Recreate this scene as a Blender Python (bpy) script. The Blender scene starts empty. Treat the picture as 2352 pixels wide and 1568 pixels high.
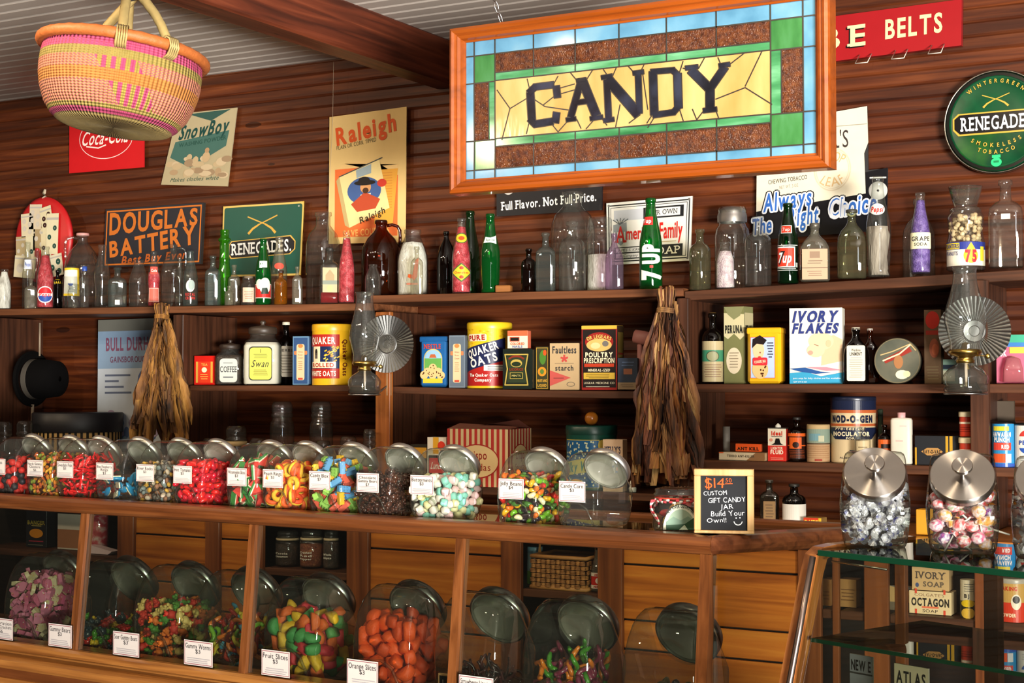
import bpy, bmesh, math, random
from mathutils import Vector, Matrix
random.seed(11)
S = bpy.context.scene
COL = S.collection
R = math.radians
# ------------------------------------------------------------------ camera
FPX = 3516.0
YAW, PIT = R(29.07), R(1.63)
CAM = Vector((0, -4.5, 1.45))
cd = bpy.data.cameras.new('camera'); cam = bpy.data.objects.new('camera', cd); COL.objects.link(cam)
cam.location = CAM; cam.rotation_euler = (math.pi/2+PIT, 0, YAW)
cd.sensor_width = 36; cd.lens = FPX/2352*36; cd.clip_start = .05
S.camera = cam
# ------------------------------------------------------------------ world, lamps, exposure
S.view_settings.view_transform = 'Standard'; S.view_settings.look = 'None'
S.view_settings.gamma = 1; S.view_settings.use_curve_mapping = False
S.view_settings.exposure = -0.30
S.cycles.transparent_max_bounces = 48
W = bpy.data.worlds.new('world'); S.world = W; W.use_nodes = True
W.node_tree.nodes['Background'].inputs[0].default_value = (1, .86, .70, 1)
W.node_tree.nodes['Background'].inputs[1].default_value = .075
def lamp(name, typ, loc, aim, energy, color, size=.1, sizey=None, angle=None):
    d = bpy.data.lights.new(name, typ); d.energy = energy; d.color = color
    if typ == 'AREA':
        d.shape = 'RECTANGLE' if sizey else 'DISK'; d.size = size
        if sizey: d.size_y = sizey
    else:
        d.shadow_soft_size = size
        if typ == 'SPOT': d.spot_size = angle; d.spot_blend = .7
    o = bpy.data.objects.new(name, d); COL.objects.link(o); o.location = loc
    o.rotation_euler = (Vector(aim)-Vector(loc)).to_track_quat('-Z', 'Y').to_euler()
    return o
WARM = (1, .78, .53)
for x, y, z, tx, tz, e in ((-5.4, -2.3, 2.45, -3.9, 1.7, 40), (-4.15, -2.3, 2.55, -3.3, 1.4, 40), (-2.95, -2.3, 2.57, -2.4, 1.4, 40), (-1.05, -2.3, 2.57, -1.25, 1.4, 38), (-.3, -2.4, 2.57, -.5, 1.4, 38), (.7, -2.5, 2.5, -.1, 1.4, 30)):
    lamp('track_spot', 'SPOT', (x, y, z), (tx, 0, tz), e*1.1, WARM, .022, angle=R(80))
lamp('track_spot', 'SPOT', (-3.36, -3.9, 2.5), (-1.6, -1.25, 2.05), 30, WARM, .022, angle=R(70))
for x, y, e in ((-3.5, -2.35, 40), (-2.25, -2.5, 44), (-.75, -3.0, 36)):
    lamp('track_spot', 'SPOT', (x, y, 2.55), (x+.2, -1.3, 1.0), e, WARM, .022, angle=R(90))
w1 = lamp('window_daylight', 'AREA', (2.3, -6.6, 1.9), (-1.2, 0, 1.4), 26, (.88, .95, 1), .4, 1.6)
w2 = lamp('ceiling_bounce_fill', 'AREA', (3.4, -6.4, .8), (-2.4, -1.4, 2.62), 340, (1, .95, .88), 1.8, .7); w2.data.spread = R(75)  # added fill with no visible source, aimed up to brighten the ceiling

# ------------------------------------------------------------------ pixel -> place
FWD = Vector((-math.sin(YAW)*math.cos(PIT), math.cos(YAW)*math.cos(PIT), math.sin(PIT)))
RGT = Vector((math.cos(YAW), math.sin(YAW), 0))
UPV = RGT.cross(FWD)
def ray(u, v): return FWD + RGT*((u-1176)/FPX) + UPV*((784-v)/FPX)
def onY(u, v, Y):
    d = ray(u, v); return CAM + d*((Y-CAM.y)/d.y)
def onZ(u, v, Z):
    d = ray(u, v); return CAM + d*((Z-CAM.z)/d.z)
def dep(p): return (p-CAM).dot(FWD)
# ------------------------------------------------------------------ materials
def lin(h):
    h = h.lstrip('#'); out = []
    for i in (0, 2, 4):
        c = int(h[i:i+2], 16)/255
        out.append(c/12.92 if c <= .04045 else ((c+.055)/1.055)**2.4)
    return tuple(out)+(1,)
MC = {}
def nodes(name):
    m = bpy.data.materials.new(name); m.use_nodes = True
    nt = m.node_tree; nt.nodes.clear()
    o = nt.nodes.new('ShaderNodeOutputMaterial')
    return m, nt, o
def N(nt, t, **kw):
    n = nt.nodes.new(t)
    for k, v in kw.items(): setattr(n, k, v)
    return n
def mixc(nt, fac, a, b, mode='MIX'):
    n = N(nt, 'ShaderNodeMix', data_type='RGBA', blend_type=mode)
    for i, x in ((0, fac), (6, a), (7, b)):
        if hasattr(x, 'is_linked') or hasattr(x, 'links'): nt.links.new(x, n.inputs[i])
        else: n.inputs[i].default_value = x
    return n.outputs[2]
def math_(nt, op, a, b=0.0, clamp=False):
    n = N(nt, 'ShaderNodeMath', operation=op, use_clamp=clamp)
    for i, x in ((0, a), (1, b)):
        if hasattr(x, 'links'): nt.links.new(x, n.inputs[i])
        else: n.inputs[i].default_value = x
    return n.outputs[0]
def paint(hexc, rough=.55, metal=0, var=.12, scale=25, spec=.5, coat=0, bump=0, sub=0):
    k = ('p', hexc, rough, metal, var, scale, spec, coat, bump, sub)
    if k in MC: return MC[k]
    m, nt, o = nodes('paint_'+hexc.strip('#'))
    b = N(nt, 'ShaderNodeBsdfPrincipled')
    tc = N(nt, 'ShaderNodeTexCoord'); nz = N(nt, 'ShaderNodeTexNoise')
    nz.inputs['Scale'].default_value = scale; nz.inputs['Detail'].default_value = 4
    nt.links.new(tc.outputs['Object'], nz.inputs['Vector'])
    c = lin(hexc)
    lo = tuple(x*(1-var) for x in c[:3])+(1,); hi = tuple(min(1, x*(1+var)) for x in c[:3])+(1,)
    nt.links.new(mixc(nt, nz.outputs[0], lo, hi), b.inputs['Base Color'])
    b.inputs['Roughness'].default_value = rough; b.inputs['Metallic'].default_value = metal
    b.inputs['Specular IOR Level'].default_value = spec; b.inputs['Coat Weight'].default_value = coat
    if sub: 
        b.inputs['Subsurface Weight'].default_value = sub; b.inputs['Subsurface Radius'].default_value = (.01, .006, .004)
    if bump:
        bp = N(nt, 'ShaderNodeBump'); bp.inputs['Strength'].default_value = bump; bp.inputs['Distance'].default_value = .004
        nt.links.new(nz.outputs[0], bp.inputs['Height']); nt.links.new(bp.outputs[0], b.inputs['Normal'])
    nt.links.new(b.outputs[0], o.inputs[0])
    MC[k] = m; return m
def wood(key, cols, axis='X', rough=.5, scale=1.0, bump=.25, pitch=None, paxis='Z', coat=0, knots=True):
    k = ('w', key)
    if k in MC: return MC[k]
    m, nt, o = nodes('wood_'+key)
    b = N(nt, 'ShaderNodeBsdfPrincipled')
    tc = N(nt, 'ShaderNodeTexCoord'); mp = N(nt, 'ShaderNodeMapping')
    sc = {'X': (2.2, 45, 45), 'Y': (45, 2.2, 45), 'Z': (45, 45, 2.2)}[axis]
    mp.inputs['Scale'].default_value = tuple(s*scale for s in sc)
    nt.links.new(tc.outputs['Object'], mp.inputs['Vector'])
    nz = N(nt, 'ShaderNodeTexNoise'); nz.inputs['Scale'].default_value = 1; nz.inputs['Detail'].default_value = 7
    nz.inputs['Distortion'].default_value = .7
    nt.links.new(mp.outputs[0], nz.inputs['Vector'])
    cr = N(nt, 'ShaderNodeValToRGB'); e = cr.color_ramp.elements
    e[0].position = .3; e[0].color = lin(cols[0]); e[1].position = .7; e[1].color = lin(cols[-1])
    if len(cols) == 3:
        x = e.new(.5); x.color = lin(cols[1])
    nt.links.new(nz.outputs[0], cr.inputs[0])
    n2 = N(nt, 'ShaderNodeTexNoise'); n2.inputs['Scale'].default_value = 2.5; n2.inputs['Detail'].default_value = 3
    nt.links.new(tc.outputs['Object'], n2.inputs['Vector'])
    c = mixc(nt, 1.0, cr.outputs[0], mixc(nt, n2.outputs[0], (.62, .58, .55, 1), (1.25, 1.2, 1.15, 1)), 'MULTIPLY')
    if knots:
        vo = N(nt, 'ShaderNodeTexVoronoi'); vo.inputs['Scale'].default_value = 3.3
        mp2 = N(nt, 'ShaderNodeMapping'); mp2.inputs['Scale'].default_value = {'X': (.6, 2, 2), 'Y': (2, .6, 2), 'Z': (2, 2, .6)}[axis]
        nt.links.new(tc.outputs['Object'], mp2.inputs['Vector']); nt.links.new(mp2.outputs[0], vo.inputs['Vector'])
        kf = math_(nt, 'LESS_THAN', vo.outputs['Distance'], .075)
        c = mixc(nt, math_(nt, 'MULTIPLY', kf, .7), c, tuple(x*.25 for x in lin(cols[0])[:3])+(1,))
    if pitch:
        sx = N(nt, 'ShaderNodeSeparateXYZ'); nt.links.new(tc.outputs['Object'], sx.inputs[0])
        fl = math_(nt, 'FLOOR', math_(nt, 'DIVIDE', sx.outputs[paxis], pitch))
        wn = N(nt, 'ShaderNodeTexWhiteNoise', noise_dimensions='1D'); nt.links.new(fl, wn.inputs['W'])
        c = mixc(nt, 1.0, c, mixc(nt, wn.outputs['Value'], (.68, .66, .66, 1), (1.2, 1.15, 1.1, 1)), 'MULTIPLY')
    nt.links.new(c, b.inputs['Base Color'])
    b.inputs['Roughness'].default_value = rough; b.inputs['Coat Weight'].default_value = coat; b.inputs['Specular IOR Level'].default_value = .3
    bp = N(nt, 'ShaderNodeBump'); bp.inputs['Strength'].default_value = bump; bp.inputs['Distance'].default_value = .002
    nt.links.new(nz.outputs[0], bp.inputs['Height']); nt.links.new(bp.outputs[0], b.inputs['Normal'])
    nt.links.new(b.outputs[0], o.inputs[0])
    MC[k] = m; return m
def glass(key='clear', tint='#f4f6f2', edge='#b9c2bb', rough=.03, body=0.0, bodyc='#d8d8d0', base=.07, bump=0):
    k = ('g', key)
    if k in MC: return MC[k]
    m, nt, o = nodes('glass_'+key)
    lw = N(nt, 'ShaderNodeLayerWeight'); lw.inputs[0].default_value = .5
    fac = math_(nt, 'ADD', math_(nt, 'MULTIPLY', math_(nt, 'POWER', lw.outputs['Facing'], 4.0), .75), base, True)
    tr = N(nt, 'ShaderNodeBsdfTransparent')
    nt.links.new(mixc(nt, math_(nt, 'POWER', lw.outputs['Facing'], 2.5), lin(tint), lin(edge)), tr.inputs[0])
    gl = N(nt, 'ShaderNodeBsdfGlossy'); gl.inputs['Roughness'].default_value = rough
    if bump:
        tc = N(nt, 'ShaderNodeTexCoord'); nz = N(nt, 'ShaderNodeTexNoise'); nz.inputs['Scale'].default_value = 30
        nt.links.new(tc.outputs['Object'], nz.inputs['Vector'])
        bp = N(nt, 'ShaderNodeBump'); bp.inputs['Strength'].default_value = bump; bp.inputs['Distance'].default_value = .01
        nt.links.new(nz.outputs[0], bp.inputs['Height']); nt.links.new(bp.outputs[0], gl.inputs['Normal'])
    sh = tr.outputs[0]
    if body:
        df = N(nt, 'ShaderNodeBsdfDiffuse'); df.inputs[0].default_value = lin(bodyc)
        mx = N(nt, 'ShaderNodeMixShader'); mx.inputs[0].default_value = body
        nt.links.new(sh, mx.inputs[1]); nt.links.new(df.outputs[0], mx.inputs[2]); sh = mx.outputs[0]
    mx = N(nt, 'ShaderNodeMixShader'); nt.links.new(fac, mx.inputs[0])
    nt.links.new(sh, mx.inputs[1]); nt.links.new(gl.outputs[0], mx.inputs[2])
    nt.links.new(mx.outputs[0], o.inputs[0])
    MC[k] = m; return m
def metal(hexc='#b9b9bd', rough=.25, aniso=0):
    k = ('m', hexc, rough, aniso)
    if k in MC: return MC[k]
    m, nt, o = nodes('metal_'+hexc.strip('#'))
    b = N(nt, 'ShaderNodeBsdfPrincipled'); b.inputs['Base Color'].default_value = lin(hexc)
    b.inputs['Metallic'].default_value = 1; b.inputs['Roughness'].default_value = rough
    if aniso:
        b.inputs['Anisotropic'].default_value = aniso; b.inputs['Anisotropic Rotation'].default_value = .25
        tg = N(nt, 'ShaderNodeTangent', direction_type='RADIAL', axis='Z')
        nt.links.new(tg.outputs[0], b.inputs['Tangent'])
        tc = N(nt, 'ShaderNodeTexCoord'); vm = N(nt, 'ShaderNodeVectorMath', operation='LENGTH')
        nt.links.new(tc.outputs['Object'], vm.inputs[0])
        nz = N(nt, 'ShaderNodeTexNoise', noise_dimensions='1D'); nz.inputs['Scale'].default_value = 900
        nt.links.new(vm.outputs['Value'], nz.inputs['W'])
        bp = N(nt, 'ShaderNodeBump'); bp.inputs['Strength'].default_value = .05; bp.inputs['Distance'].default_value = .001
        nt.links.new(nz.outputs[0], bp.inputs['Height']); nt.links.new(bp.outputs[0], b.inputs['Normal'])
    nt.links.new(b.outputs[0], o.inputs[0])
    MC[k] = m; return m
def sheen(hexs, scale=18, rough=.3, streak=(1, 1, 1), bump=.0, spec=.5, metal=0):
    """mottled surface of several colours (opal glass, foil, old paper)"""
    k = ('s', tuple(hexs), scale, rough, streak, bump, metal)
    if k in MC: return MC[k]
    m, nt, o = nodes('mottled_'+hexs[0].strip('#'))
    b = N(nt, 'ShaderNodeBsdfPrincipled'); tc = N(nt, 'ShaderNodeTexCoord'); mp = N(nt, 'ShaderNodeMapping')
    mp.inputs['Scale'].default_value = streak; nt.links.new(tc.outputs['Object'], mp.inputs[0])
    nz = N(nt, 'ShaderNodeTexNoise'); nz.inputs['Scale'].default_value = scale; nz.inputs['Detail'].default_value = 5
    nt.links.new(mp.outputs[0], nz.inputs['Vector'])
    cr = N(nt, 'ShaderNodeValToRGB'); e = cr.color_ramp.elements; n = len(hexs)
    e[0].position = .32; e[0].color = lin(hexs[0]); e[1].position = .68; e[1].color = lin(hexs[-1])
    for i in range(1, n-1):
        x = e.new(.32+.36*i/(n-1)); x.color = lin(hexs[i])
    nt.links.new(nz.outputs[0], cr.inputs[0]); nt.links.new(cr.outputs[0], b.inputs['Base Color'])
    b.inputs['Roughness'].default_value = rough; b.inputs['Specular IOR Level'].default_value = spec; b.inputs['Metallic'].default_value = metal
    if bump:
        n2 = N(nt, 'ShaderNodeTexNoise'); n2.inputs['Scale'].default_value = scale*4
        nt.links.new(mp.outputs[0], n2.inputs['Vector'])
        bp = N(nt, 'ShaderNodeBump'); bp.inputs['Strength'].default_value = bump; bp.inputs['Distance'].default_value = .004
        nt.links.new(n2.outputs[0], bp.inputs['Height']); nt.links.new(bp.outputs[0], b.inputs['Normal'])
    nt.links.new(b.outputs[0], o.inputs[0])
    MC[k] = m; return m
# ------------------------------------------------------------------ mesh builder
class MB:
    def __init__(s): s.v = []; s.f = []; s.mi = []; s.mats = []; s.sm = []
    def mat(s, m):
        if m not in s.mats: s.mats.append(m)
        return s.mats.index(m)
    def add(s, vs, fs, m, smooth=True):
        o = len(s.v); s.v += [tuple(x) for x in vs]; i = s.mat(m)
        for f in fs: s.f.append([o+k for k in f]); s.mi.append(i); s.sm.append(smooth)
    def box(s, c, d, m, rot=None, ch=0.0):
        x, y, z = d[0]/2, d[1]/2, d[2]/2; c = Vector(c)
        if ch:
            k = min(ch, x*.45, y*.45, z*.45)
            vs = []
            for sx in (-1, 1):
                for sy in (-1, 1):
                    for sz in (-1, 1):
                        vs += [(sx*x, sy*(y-k), sz*(z-k)), (sx*(x-k), sy*y, sz*(z-k)), (sx*(x-k), sy*(y-k), sz*z)]
            I = lambda a, b_, c_, t: ((a*2+b_)*2+c_)*3+t
            fs = []
            for a in (0, 1):
                fs.append([I(a, 0, 0, 0), I(a, 1, 0, 0), I(a, 1, 1, 0), I(a, 0, 1, 0)])
                fs.append([I(0, a, 0, 1), I(1, a, 0, 1), I(1, a, 1, 1), I(0, a, 1, 1)])
                fs.append([I(0, 0, a, 2), I(1, 0, a, 2), I(1, 1, a, 2), I(0, 1, a, 2)])
                for b_ in (0, 1):
                    fs.append([I(0, a, b_, 1), I(1, a, b_, 1), I(1, a, b_, 2), I(0, a, b_, 2)])
                    fs.append([I(a, 0, b_, 0), I(a, 1, b_, 0), I(a, 1, b_, 2), I(a, 0, b_, 2)])
                    fs.append([I(a, b_, 0, 0), I(a, b_, 1, 0), I(a, b_, 1, 1), I(a, b_, 0, 1)])
                    for c_ in (0, 1): fs.append([I(a, b_, c_, 0), I(a, b_, c_, 1), I(a, b_, c_, 2)])
        else:
            vs = [(a*x, b*y, q*z) for a in (-1, 1) for b in (-1, 1) for q in (-1, 1)]
            fs = [(0, 1, 3, 2), (4, 6, 7, 5), (0, 4, 5, 1), (2, 3, 7, 6), (0, 2, 6, 4), (1, 5, 7, 3)]
        vs = [Vector(p) for p in vs]
        if rot: vs = [rot @ p for p in vs]
        s.add([p+c for p in vs], fs, m, False)
    def loft(s, rows, m, seg=28, cx=0, cy=0, caps=True, smooth=True, M4=None):
        """rows of (rx, ry, z, exponent)"""
        vs = []; fs = []
        for (rx, ry, z, n) in rows:
            for i in range(seg):
                a = 2*math.pi*i/seg; c, q = math.cos(a), math.sin(a)
                e = 2.0/n
                vs.append(Vector((cx+rx*math.copysign(abs(c)**e, c), cy+ry*math.copysign(abs(q)**e, q), z)))
        for r in range(len(rows)-1):
            for i in range(seg):
                j = (i+1) % seg
                fs.append((r*seg+i, r*seg+j, (r+1)*seg+j, (r+1)*seg+i))
        if caps:
            fs.append(tuple(range(seg-1, -1, -1))); fs.append(tuple((len(rows)-1)*seg+i for i in range(seg)))
        if M4: vs = [M4 @ p for p in vs]
        s.add(vs, fs, m, smooth)
    def lathe(s, prof, m, seg=28, cx=0, cy=0, caps=True, M4=None):
        s.loft([(r, r, z, 2) for r, z in prof], m, seg, cx, cy, caps, True, M4)
    def tube(s, pts, r, m, seg=8, closed=False):
        pts = [Vector(p) for p in pts]; n = len(pts); vs = []; fs = []
        rr = r if isinstance(r, (list, tuple)) else [r]*n
        up = Vector((0, 0, 1))
        for i, p in enumerate(pts):
            a = pts[(i-1) % n] if (closed or i) else p
            b = pts[(i+1) % n] if (closed or i < n-1) else p
            t = (b-a).normalized()
            x = t.cross(up)
            if x.length < .05: x = t.cross(Vector((0, 1, 0)))
            x.normalize(); y = x.cross(t)
            for k in range(seg):
                q = 2*math.pi*k/seg; vs.append(p+(x*math.cos(q)+y*math.sin(q))*rr[i])
        for i in range(n if closed else n-1):
            j = (i+1) % n
            for k in range(seg):
                l = (k+1) % seg; fs.append((i*seg+k, i*seg+l, j*seg+l, j*seg+k))
        if not closed:
            fs.append(tuple(range(seg))); fs.append(tuple((n-1)*seg+k for k in range(seg)))
        s.add(vs, fs, m)
    def ico(s, c, r, m, sub=2, sq=(1, 1, 1), jit=0, rot=None, smooth=True):
        bm = bmesh.new(); bmesh.ops.create_icosphere(bm, subdivisions=sub, radius=1)
        vs = []
        for v in bm.verts:
            p = v.co*(1+random.uniform(-jit, jit)); p = Vector((p.x*sq[0], p.y*sq[1], p.z*sq[2]))*r
            if rot: p = rot @ p
            vs.append(p+Vector(c))
        s.add(vs, [[v.index for v in f.verts] for f in bm.faces], m, smooth); bm.free()
    def prism(s, poly, y0, y1, m, smooth=False, plane='XZ'):
        """extrude a 2D outline between two depths"""
        n = len(poly)
        if plane == 'XZ': g = lambda p, d: (p[0], d, p[1])
        elif plane == 'YZ': g = lambda p, d: (d, p[0], p[1])
        else: g = lambda p, d: (p[0], p[1], d)
        vs = [g(p, y0) for p in poly]+[g(p, y1) for p in poly]
        fs = [tuple(range(n)), tuple(range(2*n-1, n-1, -1))]+[(i, (i+1) % n, n+(i+1) % n, n+i) for i in range(n)]
        s.add(vs, fs, m, smooth)
    def mesh(s, name):
        me = bpy.data.meshes.new(name); me.from_pydata(s.v, [], s.f)
        for m in s.mats: me.materials.append(m)
        me.polygons.foreach_set('material_index', s.mi); me.polygons.foreach_set('use_smooth', s.sm)
        bm = bmesh.new(); bm.from_mesh(me); bmesh.ops.recalc_face_normals(bm, faces=bm.faces); bm.to_mesh(me); bm.free()
        return me
    def build(s, name, parent=None, loc=None, rot=None):
        o = bpy.data.objects.new(name, s.mesh(name)); COL.objects.link(o)
        if parent: o.parent = parent
        if loc is not None: o.location = loc
        if rot is not None: o.rotation_euler = rot
        return o
def tag(o, label, cat, group=None, kind=None):
    if label: o['label'] = label
    if cat: o['category'] = cat
    if group: o['group'] = group
    if kind: o['kind'] = kind
    return o
def thing(name, label, cat, loc=(0, 0, 0), rotz=0, group=None):
    o = bpy.data.objects.new(name, None); COL.objects.link(o); o.empty_display_size = .03
    o.location = loc; o.rotation_euler = (0, 0, rotz)
    return tag(o, label, cat, group)
# ------------------------------------------------------------------ lettering and flat graphics
GL = {}
def glyph(ch, bold):
    k = (ch, bold)
    if k in GL: return GL[k]
    cu = bpy.data.curves.new('g', 'FONT'); cu.body = ch; cu.offset = bold; cu.resolution_u = 3
    ob = bpy.data.objects.new('g', cu); me = bpy.data.meshes.new_from_object(ob)
    vs = [(v.co.x, v.co.y) for v in me.vertices]; fs = [tuple(p.vertices) for p in me.polygons]
    bpy.data.objects.remove(ob); bpy.data.meshes.remove(me); bpy.data.curves.remove(cu)
    if 'H' == ch or ('cap', bold) in GL: pass
    else: glyph('H', bold)
    if ch == 'H': GL[('cap', bold)] = max(y for x, y in vs)
    cap = GL[('cap', bold)]
    vs = [(x/cap, y/cap) for x, y in vs]
    xs = [x for x, y in vs] or [0, .35]
    GL[k] = ([(x-min(xs), y) for x, y in vs], fs, max(xs)-min(xs))
    return GL[k]
SERIF = {'A': 'ac', 'B': 'ad', 'C': '', 'D': 'ad', 'E': 'ad', 'F': 'ad', 'G': '', 'H': 'acdf', 'I': 'be', 'K': 'acdf', 'L': 'ad',
         'M': 'acdf', 'N': 'adf', 'O': '', 'P': 'ad', 'R': 'acd', 'S': '', 'T': 'b', 'U': 'df', 'V': 'df', 'W': 'df', 'X': 'acdf', 'Y': 'bdf'}
def subdiv(vs, fs, L=.007):
    from mathutils.geometry import tessellate_polygon
    out = []; tri = []
    for f in fs:
        if len(f) > 3:
            P = [Vector((vs[i][0], vs[i][1], 0)) for i in f]
            tri += [[vs[f[i]] for i in t] for t in tessellate_polygon([P])]
        else: tri.append([vs[i] for i in f])
    while tri:
        t = tri.pop(); d = [abs(t[i][0]-t[(i+1) % 3][0]) for i in range(3)]; k = d.index(max(d))
        if d[k] > L:
            a, b, c = t[k], t[(k+1) % 3], t[(k+2) % 3]; m = ((a[0]+b[0])/2, (a[1]+b[1])/2)
            tri += [[a, m, c], [m, b, c]]
        else: out.append(t)
    V = []; Fc = []
    for t in out: Fc.append((len(V), len(V)+1, len(V)+2)); V += t
    return V, Fc
class G:
    E = .0005
    def __init__(s, wrap=False): s.it = []; s.wrap = wrap
    def _a(s, vs, fs, c, l): s.it.append((vs, fs, c, l))
    def rect(s, x0, y0, x1, y1, c, l=0):
        n = max(1, int((x1-x0)/.006)) if s.wrap else 1
        vs = []; fs = []
        for i in range(n+1):
            x = x0+(x1-x0)*i/n; vs += [(x, y0), (x, y1)]
            if i: fs.append((2*i-2, 2*i, 2*i+1, 2*i-1))
        s._a(vs, fs, c, l)
    def poly(s, pts, c, l=0): s._a(list(pts), [tuple(range(len(pts)))], c, l)
    def rrect(s, x0, y0, x1, y1, r, c, l=0):
        p = []
        for cx, cy, a in ((x1-r, y1-r, 0), (x0+r, y1-r, 90), (x0+r, y0+r, 180), (x1-r, y0+r, 270)):
            for k in range(5): q = R(a+22.5*k); p.append((cx+r*math.cos(q), cy+r*math.sin(q)))
        s.poly(p, c, l)
    def ell(s, cx, cy, rx, ry, c, l=0, n=28, a0=0, a1=360):
        p = [(cx+rx*math.cos(R(a0+(a1-a0)*i/n)), cy+ry*math.sin(R(a0+(a1-a0)*i/n))) for i in range(n+(a1-a0 < 360))]
        s.poly(p, c, l)
    def ring(s, cx, cy, rx, ry, w, c, l=0, n=36, a0=0, a1=360):
        vs = []; fs = []
        for i in range(n+1):
            a = R(a0+(a1-a0)*i/n)
            vs += [(cx+rx*math.cos(a), cy+ry*math.sin(a)), (cx+(rx-w)*math.cos(a), cy+(ry-w)*math.sin(a))]
            if i: fs.append((2*i-2, 2*i, 2*i+1, 2*i-1))
        s._a(vs, fs, c, l)
    def frame(s, x0, y0, x1, y1, w, c, l=0):
        s.rect(x0, y0, x1, y0+w, c, l); s.rect(x0, y1-w, x1, y1, c, l); s.rect(x0, y0+w, x0+w, y1-w, c, l); s.rect(x1-w, y0+w, x1, y1-w, c, l)
    def line(s, pts, w, c, l=0):
        for i in range(len(pts)-1):
            a = Vector(pts[i]); b = Vector(pts[i+1]); d = b-a
            if d.length < 1e-7: continue
            n = Vector((-d.y, d.x)).normalized()*w/2; e = d.normalized()*w*.3
            s._a([tuple(a-n-e), tuple(b-n+e), tuple(b+n+e), tuple(a+n-e)], [(0, 1, 2, 3)], c, l)
    def lines(s, x0, y0, x1, y1, n, c, l=1, th=.3):
        h = (y1-y0)/n
        for i in range(n):
            k = random.uniform(.0, .12)*(x1-x0)
            s.rect(x0+k, y0+h*i+h*.3, x1-random.uniform(0, .15)*(x1-x0), y0+h*i+h*(.3+th), c, l)
    def text(s, t, cx, cy, h, c, l=2, w=None, bold=0.0, shear=0, serif=False, arc=None, jit=0, rot=0, sp=.16, align='C', down=False, grow=0):
        adv = []; x = 0
        for ch in t:
            vs, fs, gw = glyph(ch, bold)
            adv.append(x); x += (gw if ch != ' ' else .32)+sp
        tot = max(x-sp, .01); sx = (w/tot if w else h)
        for ch, ax in zip(t, adv):
            vs, fs, gw = glyph(ch, bold)
            if not vs: continue
            extra = []
            sv = list(vs); sf = list(fs); nbase = len(fs)
            if serif and ch in SERIF:
                th = .13
                for q in SERIF[ch]:
                    px = {'a': .08, 'd': .08, 'b': gw/2, 'e': gw/2, 'c': gw-.08, 'f': gw-.08}[q]
                    py = 0 if q in 'abc' else 1-th
                    o = len(sv); sv += [(px-.2, py), (px+.2, py), (px+.2, py+th), (px-.2, py+th)]; sf.append((o, o+1, o+2, o+3))
            jr = random.uniform(-jit, jit); jy = random.uniform(-jit, jit)*.3; js = 1+random.uniform(-jit, jit)*.5
            out = []
            for (vx, vy) in sv:
                if jit:
                    a, b = vx-gw/2, (vy-.5)*js; vx = gw/2+a*math.cos(jr)-b*math.sin(jr); vy = .5+a*math.sin(jr)+b*math.cos(jr)+jy
                X = (ax+vx-tot/2)*sx+shear*(vy-.5)*h; Y = (vy-.5)*h*(1+grow*((ax+vx)/tot-.5))
                if align == 'L': X += tot*sx/2
                if arc:
                    if down: th = X/arc; rr = arc-Y; X, Y = rr*math.sin(th), arc-rr*math.cos(th)
                    else: th = X/arc; rr = arc+Y; X, Y = rr*math.sin(th), rr*math.cos(th)-arc
                if rot: X, Y = X*math.cos(rot)-Y*math.sin(rot), X*math.sin(rot)+Y*math.cos(rot)
                out.append((cx+X, cy+Y))
            s._a(out, sf[:nbase], c, l)
            for q in sf[nbase:]: s._a([out[i] for i in q], [(0, 1, 2, 3)], c, l)
    def emit(s, name, parent, mp, rough=.45, loc=None, rot=None, var=.06):
        b = MB()
        if s.wrap: s.it = [(*subdiv(vs, fs), c, l) for vs, fs, c, l in s.it]
        for qi, (vs, fs, c, l) in enumerate(s.it):
            l = l+.035*(qi % 24)
            m = c if not isinstance(c, str) else paint(c, rough, var=var, spec=.22)
            b.add([mp(x, y, l) for x, y in vs], fs, m, False)
        me = bpy.data.meshes.new(name); me.from_pydata(b.v, [], b.f)
        for m in b.mats: me.materials.append(m)
        me.polygons.foreach_set('material_index', b.mi)
        o = bpy.data.objects.new(name, me); COL.objects.link(o)
        if parent: o.parent = parent
        if loc is not None: o.location = loc
        if rot is not None: o.rotation_euler = rot
        return o
def flat(y, x0=0, z0=0):                       # graphics lying on a face that looks along -Y
    return lambda u, v, l: (x0+u, y-G.E*(l+1), z0+v)
def side(x, y0=0, z0=0):                       # on a face that looks along +X
    return lambda u, v, l: (x+G.E*(l+1), y0+u, z0+v)
def cyl(r, z0=0, a0=0, ry=None):               # wrapped round a cylinder, centre of the graphic towards -Y
    ry = ry or r
    return lambda u, v, l: ((r+G.E*(l+1))*math.sin(u/r+a0), -(ry+G.E*(l+1))*math.cos(u/r+a0), z0+v)
# ------------------------------------------------------------------ room shell
WALLW = wood('wall', ['#371609', '#54270f', '#6e3a1a'], 'X', .5, 1, .3, pitch=.041)
DARKW = wood('shelf', ['#2f1a0f', '#4c2d1c', '#5f3a25'], 'X', .5, 1, .3)
DARKV = wood('upright', ['#2b170d', '#46291a', '#583523'], 'Z', .5, 1, .3)
ORANV = wood('pinepost', ['#6e3a18', '#8d5023', '#a4632f'], 'Z', .45, 1, .2)
CABX = wood('cabinet', ['#8a4818', '#b06624', '#c27c30'], 'X', .4, .8, .15)
CABV = wood('cabinetstile', ['#5c3018', '#774222', '#8a4f28'], 'Z', .42, .9, .15)
CASEX = wood('case', ['#4c2913', '#6a3c1e', '#82502b'], 'X', .33, 1.2, .2, coat=.2, knots=False)
CASEV = wood('casepost', ['#502c15', '#6e401f', '#86522b'], 'Z', .33, 1.2, .2, coat=.2, knots=False)
BLACKIN = wood('shade', ['#17100b', '#231710', '#2e1e14'], 'X', .7, 1, .2)  # near-black wood, shade of recesses and gaps put into its colour
ZC = 2.627
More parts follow.
